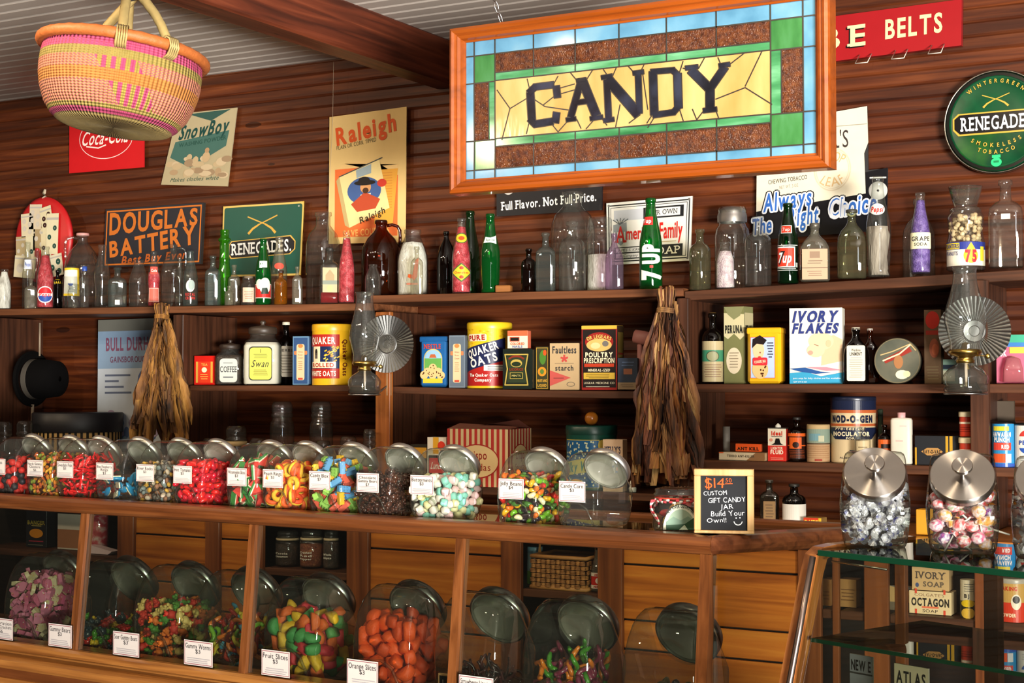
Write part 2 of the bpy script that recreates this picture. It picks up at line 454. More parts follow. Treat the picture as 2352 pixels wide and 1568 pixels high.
def grooved(name, x0, x1, z0, z1, pitch, depth, m, place, flipkind=None):
    """tongue-and-groove boarding: every joint is a real V groove"""
    b = MB(); vs = []; fs = []
    n = int(math.ceil((z1-z0)/pitch)); g = pitch*.13; prof = []
    for i in range(n):
        a = z0+i*pitch; e = min(z1, a+pitch)
        prof += [(a, depth), (a+g, 0), (e-g, 0)]
    prof.append((min(z1, z0+n*pitch), depth))
    for (z, d) in prof: vs += [place(x0, d, z), place(x1, d, z)]
    for i in range(len(prof)-1): fs.append((2*i, 2*i+1, 2*i+3, 2*i+2))
    # backing slab gives the boarding its thickness
    T = .05; o = len(vs)
    vs += [place(x0, T, z0), place(x1, T, z0), place(x1, T, z1), place(x0, T, z1)]
    fs += [(o, o+3, o+2, o+1), (0, 1, o+1, o), (len(prof)*2-2, len(prof)*2-1, o+2, o+3)]
    b.add(vs, fs, m, False); w = b.build(name); tag(w, None, None, kind='structure'); return w
grooved('wall_back', -7.5, 2.6, 0, ZC, .041, .0035, WALLW, lambda x, d, z: (x, d, z))
CEIL = paint('#b9b0a6', .6, var=.06, scale=3)
grooved('ceiling', -7.5, 2.4, -7.6, 0.05, .075, .004, CEIL, lambda x, d, y: (x, y, ZC+d))
b = MB(); b.box((-2.5, -3.8, -.03), (10, 7.7, .06), wood('floor', ['#4a2d1a', '#6a4427', '#7d5534'], 'X', .5, 1, .2, pitch=.12, paxis='Y')); tag(b.build('floor'), None, None, kind='structure')
b = MB(); BEAM = wood('beam', ['#3a1a10', '#5f2c1a', '#7b3f27'], 'Y', .45, .8, .4)
b.box((-2.7525, -3.8, (2.476+ZC)/2), (.095, 7.6, ZC-2.476), BEAM, ch=.006); tag(b.build('trim_1'), 'dark reddish ceiling beam running out from the plank wall', None, kind='structure')
# ------------------------------------------------------------------ shelving on the back wall
YF = -.30
def xat(u, v=700, Y=YF): return onY(u, v, Y).x
XA, XB, XC, XD = xat(-120), xat(852), xat(1572), xat(2800)
def ztop(x):
    if x < XB: z0, z1, a, c = 1.7430, 1.7215, xat(0), xat(826)
    elif x < XC: z0, z1, a, c = 1.7455, 1.7365, xat(900), xat(1562)
    else: z0, z1, a, c = 1.7300, 1.7660, xat(1626), xat(2352)
    return z0+(z1-z0)*min(1.1, (x-a)/(c-a))
def zmid(x):
    if x < XB: return 1.449
    if x < XC: return 1.4455-.0125*(x-xat(905))/(xat(1462)-xat(905))
    return 1.4525
def board(name, x0, x1, z0, z1, y0, y1, th, m, label, sag=0):
    b = MB(); n = 8; vs = []; fs = []
    for i in range(n+1):
        t = i/n; x = x0+(x1-x0)*t; z = z0+(z1-z0)*t-sag*4*t*(1-t)
        e = .0015
        vs += [(x, y0, z-e), (x, y0+e, z), (x, y1, z), (x, y1, z-th), (x, y0+e, z-th), (x, y0, z-th+e)]
        if i:
            o = 6*i
            for k in range(6): fs.append((o-6+k, o-6+(k+1) % 6, o+(k+1) % 6, o+k))
    fs += [tuple(range(6)), tuple(6*n+k for k in range(5, -1, -1))]
    b.add(vs, fs, m, False); o = b.build(name); tag(o, label, 'shelf'); return o
TOPL = wood('topleft', ['#4a2a18', '#6a4026', '#7d5033'], 'X', .5, 1, .3)
board('shelf_board', XA, XB-.002, ztop(XA), ztop(XB-.003), YF, -.009, .024, TOPL, 'long worn brown top shelf board on the left carrying many small bottles')
board('shelf_board', XB+.002, XC-.002, ztop(XB+.003), ztop(XC-.003), YF-.004, -.009, .024, TOPL, 'middle top shelf board carrying the amber jug and green bottles')
board('shelf_board', XC+.002, XD, ztop(XC+.003), ztop(XD), YF, -.009, .028, DARKW, 'dark top shelf board on the right carrying the peanut jar')
XL = xat(432)
board('shelf_board', XL+.012, XB-.03, 1.4488, 1.4488, YF, -.009, .02, DARKW, 'short shelf board on the left under the coffee jar and yellow oats tin')
board('shelf_board', XB+.066, XC-.032, zmid(XB+.06), zmid(XC-.04), YF, -.009, .022, DARKW, 'sagging middle shelf board under the starch and poultry boxes', .004)
_xr = (xat(2232, 800)+xat(2274, 800))/2
board('shelf_board', XC+.034, _xr-.013, 1.4525, 1.4525, YF, -.009, .024, DARKW, 'shelf board on the right under the blue and white soap flakes box')
board('shelf_board', _xr+.013, XD, 1.4525, 1.4525, YF, -.009, .024, DARKW, 'short shelf board at the right edge under the pink blister pack')
_xm = (xat(408, 800)+xat(431, 800))/2; _xr = (xat(2232, 800)+xat(2274, 800))/2
board('shelf_board', onY(108, 800, -.02).x-.012, _xm-.013, 1.125, 1.125, YF, -.009, .022, DARKW, 'lower left shelf board behind the candy jars under the striped hat box')
board('shelf_board', _xm+.013, XB-.03, 1.125, 1.125, YF, -.009, .022, DARKW, 'lower shelf board behind the candy jars under the two tall labelled jars')
board('shelf_board', XB+.066, XC-.032, 1.126, 1.126, YF, -.009, .022, DARKW, 'lower middle shelf board under the red striped popcorn style box')
board('shelf_board', XC+.034, _xr-.013, 1.2300, 1.2300, YF, -.009, .024, DARKW, 'lower right shelf board under the lighter fluid and inoculant tins')
board('shelf_board', _xr+.013, XD, 1.2300, 1.2300, YF, -.009, .024, DARKW, 'short lower shelf board at the right edge under the blue juice can')
def upright(u0, u1, label, m, ztopp, depth=True, rec=.26, Yp=YF-.003):
    x0, x1 = xat(u0, 800), xat(u1, 800)
    t = thing('shelf_upright', label, 'shelf upright', ((x0+x1)/2, 0, 1.052))
    h = ztopp-1.052-.031
    b = MB(); b.box((0, Yp-.011, h/2), (x1-x0, .022, h), m, ch=.002); b.build('face_post', t)
    b = MB(); b.box((0, -(abs(Yp)-.0+.012)/2+.001, h/2), (.022, abs(Yp)-.012, h), DARKV); b.build('side_panel', t)
upright(872, 905, 'orange pine shelf upright beside the left oil lamp', ORANV, ztop(XB-.01))
upright(1562, 1588, 'dark shelf upright half hidden by the larger tobacco bundle', DARKV, ztop(XC-.02))
upright(2232, 2274, 'dark shelf upright behind the right oil lamp', DARKV, ztop(xat(2250)))
upright(408, 431, 'dark shelf upright just right of the smaller tobacco bundle', DARKV, ztop(XL))
_xe = onY(108, 800, -.02).x; _u = 104
while xat(_u, 800) > _xe: _u -= 2
upright(_u-34, _u, 'dark shelf upright at the far left behind the black hat', DARKV, ztop(xat(_u)))
# ------------------------------------------------------------------ base cabinet under the shelves
YB = -.45
t = thing('base_cabinet', 'long orange brown wooden base cabinet with plank panels under the shelves', 'cabinet', (0, 0, 0))
xb = lambda u: onY(u, 1350, YB).x
X0, X1 = xb(-200), xb(2900)
b = MB(); b.box(((X0+X1)/2, YB/2-.02, 1.038), (X1-X0, abs(YB)+.02, .024), wood('ledge', ['#8a5527', '#a66a33', '#bb8040'], 'X', .3, 1, .15, coat=.3), ch=.005); b.build('ledge_top', t)
b = MB(); b.box(((X0+X1)/2, YB+.02, 1.013), (X1-X0, .012, .026), BLACKIN); b.build('ledge_gap_shade', t)  # dark strip standing in for the shaded gap under the ledge
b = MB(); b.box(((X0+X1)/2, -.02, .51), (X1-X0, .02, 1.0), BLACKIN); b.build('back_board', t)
for u0, u1 in ((-190, -60), (268, 305), (470, 502), (575, 602), (795, 845), (1150, 1196), (1372, 1428), (1832, 1885), (1911, 1926), (1984, 2040), (2238, 2285), (2420, 2500), (2850, 2900)):
    x0, x1 = xb(u0), xb(u1); b = MB(); b.box(((x0+x1)/2, YB+.009, .50), (x1-x0, .018, 1.0), CABV, ch=.002); b.build('stile', t)
def panel(u0, u1):
    x0, x1 = xb(u0), xb(u1); b = MB(); zs = [.0, .13, .30, .395, .545, .685, .77, .93, .998]
    for i in range(len(zs)-1):
        b.box(((x0+x1)/2, YB+.020+.002*(i % 2), (zs[i]+zs[i+1])/2), (x1-x0, .016, zs[i+1]-zs[i]-.006), CABX, ch=.002)
    b.box(((x0+x1)/2, YB+.034, .5), (x1-x0, .004, .99), BLACKIN)
    b.build('plank_panel', t)
for a, c in ((305, 470), (502, 575), (845, 1150), (1428, 1832)): panel(a, c)
for u0, u1, z in ((-60, 268, .845), (602, 795, .845), (1196, 1372, .838), (1885, 1911, .842), (1926, 1984, .842), (2040, 2238, .842), (2285, 2420, .842)):
    x0, x1 = xb(u0), xb(u1); b = MB(); b.box(((x0+x1)/2, (YB-.03)/2+.0, z-.012), (x1-x0-.002, abs(YB)-.05, .024), DARKW, ch=.002); b.build('inner_shelf', t)
# ------------------------------------------------------------------ signs on the wall
def quad_sign(name, label, cat, px, Y, th, back, draw, rough=.45, edge=None):
    """flat sign from its four corners TL TR BR BL on the plane at depth Y"""
    P = [onY(u, v, Y) for u, v in px]
    o = (P[0]+P[1]+P[2]+P[3])/4; o.y = Y
    t = thing(name, label, cat, tuple(o))
    W_ = ((P[1]-P[0]).length+(P[2]-P[3]).length)/2; H_ = ((P[0]-P[3]).length+(P[1]-P[2]).length)/2
    L = [p-o for p in P]
    def mp(u, v, l):
        a, c = u/W_+.5, v/H_+.5
        p = L[3]*(1-a)*(1-c)+L[2]*a*(1-c)+L[1]*a*c+L[0]*(1-a)*c
        return (p.x, p.y-G.E*(l+1), p.z)
    b = MB(); b.prism([(p.x, p.z) for p in L], 0, th, back); b.build('panel', t)
    g = G(); draw(g, W_, H_); g.emit('printed_face', t, mp, rough)
    return t, mp, W_, H_
YW = -.016
def d(g, w, h):
    g.rect(-w/2, -h/2, w/2, h/2, '#c3161c'); g.ring(0, -h*.10, w*.36, h*.26, .003, '#f0d5cf', 2)
    g.text('Coca-Cola', 0, -h*.09, h*.17, '#f6e6dd', 3, w=w*.62, shear=.35, bold=.012)
    g.line([(-w*.26, -h*.19), (-w*.1, -h*.22), (0, -h*.19)], .005, '#f6e6dd', 3)
quad_sign('tin_sign', 'square red tin sign with a white script name, half hidden by the basket', 'sign', [(160, 213), (331, 194), (331, 384), (159, 398)], YW, .004, paint('#9c1418', .4), d)
def d(g, w, h):
    g.rect(-w/2, -h/2, w/2, h/2, '#a89a78'); g.poly([(-w*.42, h*.1), (w*.42, h*.22), (w*.4, h*.02), (-w*.1, -h*.26), (-w*.45, -h*.12)], '#3f6258', 1)
    g.poly([(-w*.3, h*.48), (w*.4, h*.49), (w*.1, h*.36)], '#2f4f46', 1)
    g.text('SnowBoy', w*.02, h*.26, h*.19, '#17403a', 3, w=w*.78, bold=.03, shear=.25, rot=.08)
    g.text('WASHING POWDER', w*.02, h*.09, h*.055, '#274b40', 3, w=w*.74, rot=.1, bold=.01)
    for i in range(26): g.ell(random.uniform(-w*.42, w*.45), random.uniform(-h*.36, -h*.12)+.0, w*random.uniform(.04, .1), h*random.uniform(.03, .06), random.choice(['#b39d78', '#a58a68', '#bda886', '#937b5e']), 2+.1*i, 10)
    g.ell(w*.12, -h*.12, w*.06, h*.07, '#b59a74', 5); g.ell(w*.12, -h*.03, w*.035, h*.035, '#a5835f', 5)
    g.text('Makes clothes white', 0, -h*.41, h*.055, '#2d4d40', 3, w=w*.72, shear=.4, rot=.06)
quad_sign('paper_poster', 'faded green and tan washing powder poster hanging right of the basket', 'poster', [(407, 262), (545, 247), (523, 428), (370, 424)], YW, .003, paint('#94866a', .7), d, .6)
def d(g, w, h):
    g.rect(-w/2, -h/2, w/2, h/2, '#d9b878'); g.rect(-w*.42, -h*.45, w*.40, h*.08, '#dd6a33', 1)
    g.poly([(-w*.42, h*.08), (w*.40, h*.08), (w*.40, h*.0), (w*.05, h*.14), (-w*.3, h*.12)], '#dcb778', 1.5)
    g.poly([(w*.15, h*.05), (w*.40, h*.05), (w*.34, -h*.36), (w*.1, -h*.36)], '#d89a3a', 2)
    for i in range(14): g.rect(w*.2, h*(.02-.02*i), w*.33, h*(.026-.02*i), '#c98432', 2.5)
    g.poly([(-w*.36, h*.02), (w*.16, h*.13), (w*.30, -h*.24), (-w*.22, -h*.38)], '#e2cc8e', 3)       # the packet
    g.poly([(-w*.36, h*.02), (-w*.22, -h*.38), (-w*.28, -h*.36), (-w*.40, -h*.01)], '#b79f6a', 3)
    g.line([(-w*.36, h*.02), (w*.2, h*.14)], .004, '#4a4a44', 4); g.poly([(-w*.14, h*.06), (w*.06, h*.10), (w*.06, h*.03), (-w*.13, h*.0)], '#93a3a8', 4)
    g.ell(-w*.03, -h*.10, w*.22, h*.105, '#405a8c', 4)
    g.poly([(-w*.2, -h*.2), (-w*.02, -h*.11), (w*.18, -h*.17), (w*.12, -h*.24), (-w*.12, -h*.26)], '#b1472a', 5)
    g.poly([(-w*.08, -h*.13), (w*.06, -h*.12), (w*.0, -h*.22)], '#efe3c8', 5.5); g.ell(-w*.01, -h*.075, w*.07, h*.045, '#c9925e', 6)
    g.ell(-w*.01, -h*.1, w*.04, h*.022, '#4a3020', 6.3); g.ell(-w*.02, -h*.04, w*.14, h*.02, '#211d1b', 6.6); g.ell(-w*.03, -h*.022, w*.075, h*.028, '#211d1b', 6.7)
    g.ell(w*.2, -h*.05, w*.06, h*.03, '#c1382a', 6)
    g.text('Raleigh', w*.08, -h*.29, h*.05, '#3b2a14', 6, w=w*.34, rot=.32, bold=.015, shear=.1)
    g.text('Raleigh', -w*.02, h*.37, h*.135, '#d3531f', 3, w=w*.78, bold=.035, rot=.12)
    g.text('PLAIN OR CORK TIPPED', -w*.14, h*.265, h*.03, '#5b4a2c', 3, w=w*.52, rot=.1)
    g.text('SAVE COUPONS', 0, -h*.415, h*.05, '#f0b060', 3, w=w*.6, bold=.02, rot=.05)
quad_sign('paper_poster', 'tall cream and orange cigarette poster tacked on the wall behind the bottles', 'poster', [(757, 269), (934, 245), (931, 556), (755, 560)], YW-.01, .003, paint('#c0a26a', .7), d, .55)
def d(g, w, h):
    o = '#c26a26'; g.rect(-w/2, -h/2, w/2, h/2, '#26262c'); g.frame(-w*.485, -h*.47, w*.485, h*.47, .006, o, 1)
    g.text('DOUGLAS', -w*.0, h*.265, h*.32, o, 2, w=w*.9, bold=.03, rot=.02, grow=-.3)
    g.text('BATTERY', -w*.0, -h*.10, h*.29, o, 2.6, w=w*.88, bold=.03, rot=.10, grow=.15)
    g.text('Best Buy Ever', w*.03, -h*.36, h*.13, '#b85a22', 2, w=w*.66, bold=.03, shear=.25, rot=.04)
quad_sign('tin_sign', 'black tin sign with big orange letters about a battery', 'sign', [(243, 481), (468, 465), (461, 606), (237, 614)], YW-.006, .012, paint('#2b2622', .5), d)
def rifles(g, cx, cy, w, c, l):
    for s in (1, -1):
        g.line([(cx-s*w*.5, cy+w*.18), (cx+s*w*.12, cy-w*.05)], w*.035, c, l)
        g.poly([(cx+s*w*.1, cy-w*.015), (cx+s*w*.34, cy-w*.13), (cx+s*w*.5, cy-w*.27), (cx+s*w*.44, cy-w*.32), (cx+s*w*.3, cy-w*.18), (cx+s*w*.1, cy-w*.07)][::s], c, l)
def d(g, w, h):
    g.rrect(-w/2, -h/2, w/2, h/2, .012, '#cfae5a'); g.rrect(-w/2+.007, -h/2+.007, w/2-.007, h/2-.007, .009, '#0e4a3c', 1)
    rifles(g, 0, h*.24, w*.36, '#c89b3c', 2)
    k = [(-w*.38, h*.0), (w*.36, h*.05), (w*.42, -h*.03), (w*.42, -h*.14), (w*.36, -h*.21), (-w*.38, -h*.25), (-w*.41, -h*.2), (-w*.41, -h*.05)]
    g.poly(k, '#c9a24a', 2); g.poly([(x*.97, (y+.1*h)*.9-.1*h) for x, y in k], '#15151a', 3)
    g.text('RENEGADES.', 0, -h*.10, h*.16, '#e4e2dc', 4, w=w*.74, bold=.02, serif=True, rot=.035)
    g.text('50', w*.44, h*.44, .006, '#d0d0c0', 3)
quad_sign('tin_sign', 'dark green tin sign with gold edge and crossed rifles, standing behind bottles', 'sign', [(513, 474), (699, 462), (691, 632), (508, 636)], YW-.006, .006, metal('#b08c42', .3), d, .35)
def d(g, w, h):
    g.rrect(-w/2, -h/2, w/2, h/2, .012, '#17171b'); g.text('Full Flavor. Not Full Price.', -w*.0, -h*.28, h*.16, '#efece4', 2, w=w*.9, bold=.02, serif=True, rot=.03)
    g.ell(-w*.38, h*.02, w*.058, h*.12, '#b9b5ad', 2); g.ring(w*.1, h*.6, w*.34, h*.62, .012, '#a97f7c', 2, a0=200, a1=300); g.ring(w*.18, h*.5, w*.3, h*.5, .002, '#6c6c78', 2, a0=190, a1=350)
    g.ell(w*.44, h*.16, .006, .006, '#3a63c8', 3)
quad_sign('tin_sign', 'black tin sign with white slogan, lower half showing under the candy sign', 'sign', [(1140, 378), (1384, 352), (1382, 482), (1141, 497)], YW-.006, .008, paint('#17171b', .4), d, .35)
def d(g, w, h):
    k = '#1d1f20'; g.rect(-w/2, -h/2, w/2, h/2, '#dedbd0'); g.frame(-w*.48, -h*.46, w*.48, h*.46, .004, k, 1); g.frame(-w*.45, -h*.42, w*.45, h*.42, .0018, k, 1)
    g.rect(-w*.41, h*.2, -w*.02, h*.37, '#b9bcc0', 1); g.rect(-w*.06, h*.2, w*.41, h*.38, k, 1); g.rect(-w*.03, h*.225, w*.37, h*.355, '#dcdad2', 2)
    g.text('OUR OWN', w*.17, h*.29, h*.075, k, 3, w=w*.33, serif=True)
    g.poly([(-w*.42, h*.14), (-w*.26, h*.17), (-w*.25, -h*.08), (-w*.33, -h*.2), (-w*.42, -h*.1)], '#8c9093', 2)
    for i in range(4): g.rect(-w*.41+i*w*.04, -h*.13, -w*.395+i*w*.04, h*.02, '#e4e2dc', 3)
    for i in range(5): g.line([(-w*.34, h*.14), (-w*.42+i*w*.045, h*.24-abs(i-2)*h*.01)], .003, '#5b6063', 3)
    g.text('A', -w*.33, -h*.02, h*.26, '#c8261e', 4, w=w*.115, serif=True, bold=.01); g.text('merican', -w*.08, -h*.01, h*.2, '#c8261e', 4, w=w*.36, bold=.02, sp=.1)
    g.text('Family', w*.27, h*.0, h*.25, '#c8261e', 4, w=w*.27, bold=.02, sp=.1)
    g.lines(-w*.1, -h*.2, w*.35, -h*.155, 1, '#b5a27e', 3)
    g.rect(-w*.41, -h*.41, w*.41, -h*.225, k, 2); g.text('SOAP', w*.2, -h*.315, h*.12, '#e4e0d2', 4, w=w*.36, serif=True)
    g.rect(-w*.39, -h*.31, -w*.07, -h*.24, '#d8d6ce', 3); g.text('JAMES S. KIRK', -w*.23, -h*.275, h*.04, k, 4, w=w*.28, shear=.2); g.rect(-w*.39, -h*.40, -w*.07, -h*.33, '#d8d6ce', 3); g.text('& Company', -w*.23, -h*.365, h*.04, k, 4, w=w*.22, shear=.3)
    for sx in (-1, 1):
        for sy in (-1, 1): g.ell(sx*w*.47, sy*h*.455, .004, .004, '#6d6a66', 3)
quad_sign('tin_sign', 'white tin soap sign with red lettering behind the tall green bottle', 'sign', [(1393, 467), (1590, 450), (1585, 598), (1395, 609)], YW-.006, .006, paint('#c9c6ba', .4), d, .35)
def d(g, w, h):
    g.rect(-w/2, -h/2, w/2, h/2, '#98171d'); c = '#d8cd9e'
    g.text('BELTS', w*.343, h*.06, h*.42, c, 2, w=w*.19, bold=.025, rot=.0, sp=.2)
    for dx, dz, cc, l in ((-.0045, -.004, '#160c0c', 2), (0, 0, c, 3)):
        g.text('BE', w*.106+dx, h*.01+dz, h*.46, cc, l, w=w*.15, bold=.02, serif=True, sp=.42)
quad_sign('tin_sign', 'long red tin sign about belts high on the wall, left half behind candy sign', 'sign', [(1560, 85), (2209, -2), (2208, 104), (1560, 185)], YW-.008, .02, paint('#8e161b', .4), d, .4)
for i, (u, v) in enumerate(((1985, 138), (2068, 128), (2152, 116))):
    p = onY(u, v, YW-.03); b = MB(); w = .018
    b.tube([(-w, .015, .02), (-w, -.03, -.014), (w, -.03, -.014), (w, .015, .02)], .0016, paint('#c9c4ba', .3), 6)
    tag(b.build('wire_hook', loc=p), ['clear wire hook under the red belt sign, nearest to the candy sign', 'middle clear wire hook under the red belt sign', 'clear wire hook under the right end of the red belt sign'][i], 'hook', 'wire hooks under the belt sign')
def d(g, w, h):
    g.rect(-w/2, -h*.5, w/2, h*.06, '#141418')
    def X(u): return (u-1725)/(2038-1725)*w-w/2
    def Z(v, u=1880): return -(v-(390-(u-1880)*.09))/300*h
    bag = [(1737, 262), (1991, 248), (1995, 300), (1990, 450), (1900, 464), (1735, 470)]
    top = h*.5
    z = lambda v: top-(v-235)/(545-235)*h
    g.poly([(X(1740), z(545)), (X(2038), z(545)), (X(2038), z(398)), (X(1740), z(440))], '#141418', .5)
    g.poly([(X(u), z(v)) for u, v in [(1738, 478), (1990, 455), (1986, 360), (1995, 335), (1992, 249), (1905, 258), (1740, 275)]], '#d9d2bb', 1)
    g.rect(X(1750), z(292), X(1992), z(290), '#9a9484', 1.5)
    g.text("R'S", X(1885)+w*.145, z(322), h*.13, '#3a3230', 2, w=w*.13, serif=True)
    g.text('CHEWING TOBACCO', X(1812), z(408), h*.032, '#37322e', 2, w=w*.29, rot=.06); g.text('NET WT. 3 OZ', X(1815), z(424), h*.024, '#8a8275', 2, w=w*.14, rot=.06)
    g.ring(X(1915), z(392), w*.135, h*.165, .004, '#cbbfa4', 2); g.ring(X(1915), z(392), w*.12, h*.148, .002, '#cbbfa4', 2)
    g.text('CROP', X(1917), z(362), h*.07, '#c8a878', 2.5, w=w*.17, arc=w*.12); g.text('LEAF', X(1915), z(422), h*.07, '#c8a878', 2.5, w=w*.16, arc=w*.12, down=True)
    for t, u, v, ww, hh in (('Always', 1815, 460, .38, .14), ('The', 1745, 510, .13, .14), ('Right', 1848, 492, .24, .17), ('Choice', 1965, 478, .40, .17)):
        pass
    words = (('Always', 1812, 455, .36, .135), ('The', 1752, 512, .15, .12), ('Right', 1850, 496, .22, .135), ('Choice', 1962, 480, .34, .14))
    for bo, cc, l in ((.0085, '#101014', 3), (.0050, '#d9dce2', 4), (0, '#2f62b0', 5)):
        for t, u, v, ww, hh in words:
            for k in range(10 if bo else 1): g.text(t, X(u)+bo*math.cos(k*.6283), z(v)+bo*math.sin(k*.6283), h*hh, cc, l+.05*k, w=w*ww, bold=.025, shear=.12, rot=.07)
quad_sign('tin_sign', 'cream pouch shaped tobacco sign on black with blue slogan, right of candy sign', 'sign', [(1725, 252), (2040, 226), (2038, 528), (1725, 545)], YW-.008, .001, paint('#141418', .4), lambda g, w, h: None) if False else None
P = [onY(u, v, YW-.008) for u, v in [(1725, 252), (2040, 226), (2038, 528), (1725, 552)]]
o_ = sum(P, Vector())/4; t = thing('tin_sign', 'cream pouch shaped tobacco sign on black with blue slogan, right of candy sign', 'sign', tuple(o_))
W_ = (P[1]-P[0]).length; H_ = (P[0]-P[3]).length
L = [p-o_ for p in P]
mp = lambda u, v, l: tuple((L[3]*(.5-u/W_)*(.5-v/H_)+L[2]*(.5+u/W_)*(.5-v/H_)+L[1]*(.5+u/W_)*(.5+v/H_)+L[0]*(.5-u/W_)*(.5+v/H_))+Vector((0, -G.E*(l+1), 0)))
b = MB(); pts = [mp(((u-1725)/313-.5)*W_, (.5-(v-235)/310)*H_, 0) for u, v in [(1738, 478), (1732, 545), (2036, 545), (2038, 400), (1995, 400), (1992, 249), (1905, 258), (1740, 275)]]
b.prism([(p[0], p[2]) for p in pts], .0, .006, paint('#2a2a2c', .4)); b.build('panel', t)
g = G(); d(g, W_, H_); g.it = [x for x in g.it if not (x[2] == '#141418' and x[3] == 0)]; g.emit('printed_face', t, mp, .35)
# round embossed sign
c = onY(2291, 281, YW-.01); rr = .149
t = thing('round_sign', 'round glossy green tin sign with crossed rifles at the right', 'sign', tuple(c))
b = MB(); RX = Matrix.Rotation(math.pi/2, 4, 'X')
b.lathe([(rr, -.006), (rr, .012), (rr*.985, .018), (rr*.965, .018), (rr*.95, .012), (rr*.95, .01)], metal('#9c9a92', .3), 64, M4=RX); b.build('rim', t)
b = MB(); b.lathe([(rr*.95, .008), (rr*.94, .013), (rr*.88, .0185), (rr*.84, .017), (rr*.5, .018), (rr*.01, .018)], sheen(['#02200f', '#06492a', '#053a22', '#1f5a1c'], 5, .25, (1, 1, 1), spec=.15), 64, M4=RX); b.build('disc', t)
g = G(); gold = '#c9a13f'
g.ring(0, 0, rr*.94, rr*.94, rr*.06, '#0a0f0d', 0)
k = [(-rr*.78, rr*.09), (-rr*.68, rr*.17), (rr*.68, rr*.17), (rr*.78, rr*.09), (rr*.78, -rr*.1), (rr*.68, -rr*.2), (-rr*.68, -rr*.2), (-rr*.78, -rr*.1)]
g.poly([(x*1.04, y*1.16) for x, y in k], gold, 1); g.poly(k, '#0c0c10', 2)
g.text('RENEGADES', 0, -rr*.015, rr*.26, '#cfd2da', 5, w=rr*1.3, bold=.02, serif=True, sp=.2)
rifles(g, 0, rr*.43, rr*.5, gold, 2)
g.text('WINTERGREEN', 0, rr*.78, rr*.075, gold, 2, w=rr*1.15, arc=rr*.78, sp=.9, bold=.02); g.text('SMOKELESS', 0, -rr*.45, rr*.075, gold, 2, w=rr*.95, arc=rr*.9, down=True, sp=.9, bold=.02); g.text('TOBACCO', 0, -rr*.58, rr*.075, gold, 2, w=rr*.7, arc=rr*.9, down=True, sp=.7, bold=.02)
g.ell(0, -rr*.78, rr*.1, rr*.085, '#27c07a', 2); g.rect(-rr*.08, -rr*.70, rr*.08, -rr*.64, '#27c07a', 2); g.rect(-rr*.05, -rr*.79, rr*.05, -rr*.75, '#0f7a4a', 3)
g.emit('embossed_print', t, flat(-.0195), .25)
# red button display disc standing on the shelf
c = onY(104, 552, -.05); t = thing('button_display', 'round red board covered with cards of buttons at the far left', 'display board', tuple(c))
b = MB(); b.lathe([(.155, 0), (.155, .012), (.14, .02), (.005, .02)], paint('#b81a1c', .45), 48, M4=Matrix.Scale(1.12, 4, (0, 0, 1)) @ RX); b.build('board', t)
b = MB(); b.tube([(0, -.005, .17), (-.004, -.006, .19), (.004, -.006, .205)], [.012, .008, .004], paint('#b9ac94', .7), 8); b.build('hanger', t)
for (x, z, w, h, a, cc, ln) in ((-.075, .06, .052, .075, .05, '#d8cba8', 4), (-.03, .09, .052, .08, -.05, '#d3c3a6', 4), (.035, .075, .048, .085, .2, '#d8cda6', 5), (-.066, -.01, .048, .09, .0, '#d9d0ac', 1), (-.012, .015, .05, .09, .02, '#a8916a', 3), (.068, .02, .05, .13, -.03, '#ddd3ae', 3), (.03, -.02, .042, .11, .04, '#d6c8a0', 3),
                            (-.11, -.03, .042, .08, .02, '#b5a077', 3), (-.085, -.10, .09, .07, -.1, '#d8ccaa', 3), (.085, -.10, .06, .07, .15, '#d8cdb0', 3)):
    w, h, x, z = w*1.3, h*1.25, x*1.0, z*1.05
    g = G(); g.rect(-w/2, -h/2, w/2, h/2, cc, 0)
    g.rect(-w/2, h*.34, w/2, h*.4, '#b7b0a4', 1)
    bc = random.choice(['#3a201c', '#274a40', '#c9bfae', '#1f2426'])
    for q in range(ln): g.ell(w*.22*(-1)**q, -h*.3+h*.55*q/max(1, ln-.5), w*.16, w*.16, bc, 2, 14); g.ell(w*.22*(-1)**q, -h*.3+h*.55*q/max(1, ln-.5), w*.03, w*.03, '#d0c7b2', 3, 8)
    g.emit('button_card', t, lambda u, v, l, x=x, z=z, a=a: (x+u*math.cos(a)-v*math.sin(a), -.022-.0022*((int(abs(x)*977)+int(abs(z)*613)) % 5)-G.E*(l+1), z+u*math.sin(a)+v*math.cos(a)), .5)
# ------------------------------------------------------------------ the stained glass candy sign
YS = -1.28
PT = [onY(u, v, YS) for u, v in ((1045, 70), (1914, -43), (1914, 390), (1046, 447))]
o_ = sum(PT, Vector())/4; SW = (PT[1].x-PT[0].x+PT[2].x-PT[3].x)/2; SH = (PT[0].z-PT[3].z+PT[1].z-PT[2].z)/2
t = thing('stained_glass_sign', 'big stained glass sign spelling CANDY in an orange wooden frame, hung from chains', 'sign', tuple(o_))
FR = wood('frame', ['#77380d', '#904613', '#9d511b'], 'X', .3, .6, .06, coat=.4, knots=False)
fw = .036
def moulding(name, a, c, b1, c1):
    """mitred length of frame moulding between outer corners a,c (inner corners b1,c1)"""
    prof = [(0, .02), (0, -.022), (.06, -.03), (.25, -.034), (.42, -.030), (.52, -.024), (.6, -.026), (.78, -.022), (.88, -.012), (1, -.010), (1, .02)]
    vs = []
    for k, y in prof:
        for o0, i0 in ((a, b1), (c, c1)): vs.append((o0[0]+(i0[0]-o0[0])*k, y, o0[1]+(i0[1]-o0[1])*k))
    n = len(prof); fs = [(2*i, 2*i+1, 2*((i+1) % n)+1, 2*((i+1) % n)) for i in range(n)]
    b = MB(); b.add(vs, fs, FR, False); b.build(name, t)
a, c = SW/2, SH/2
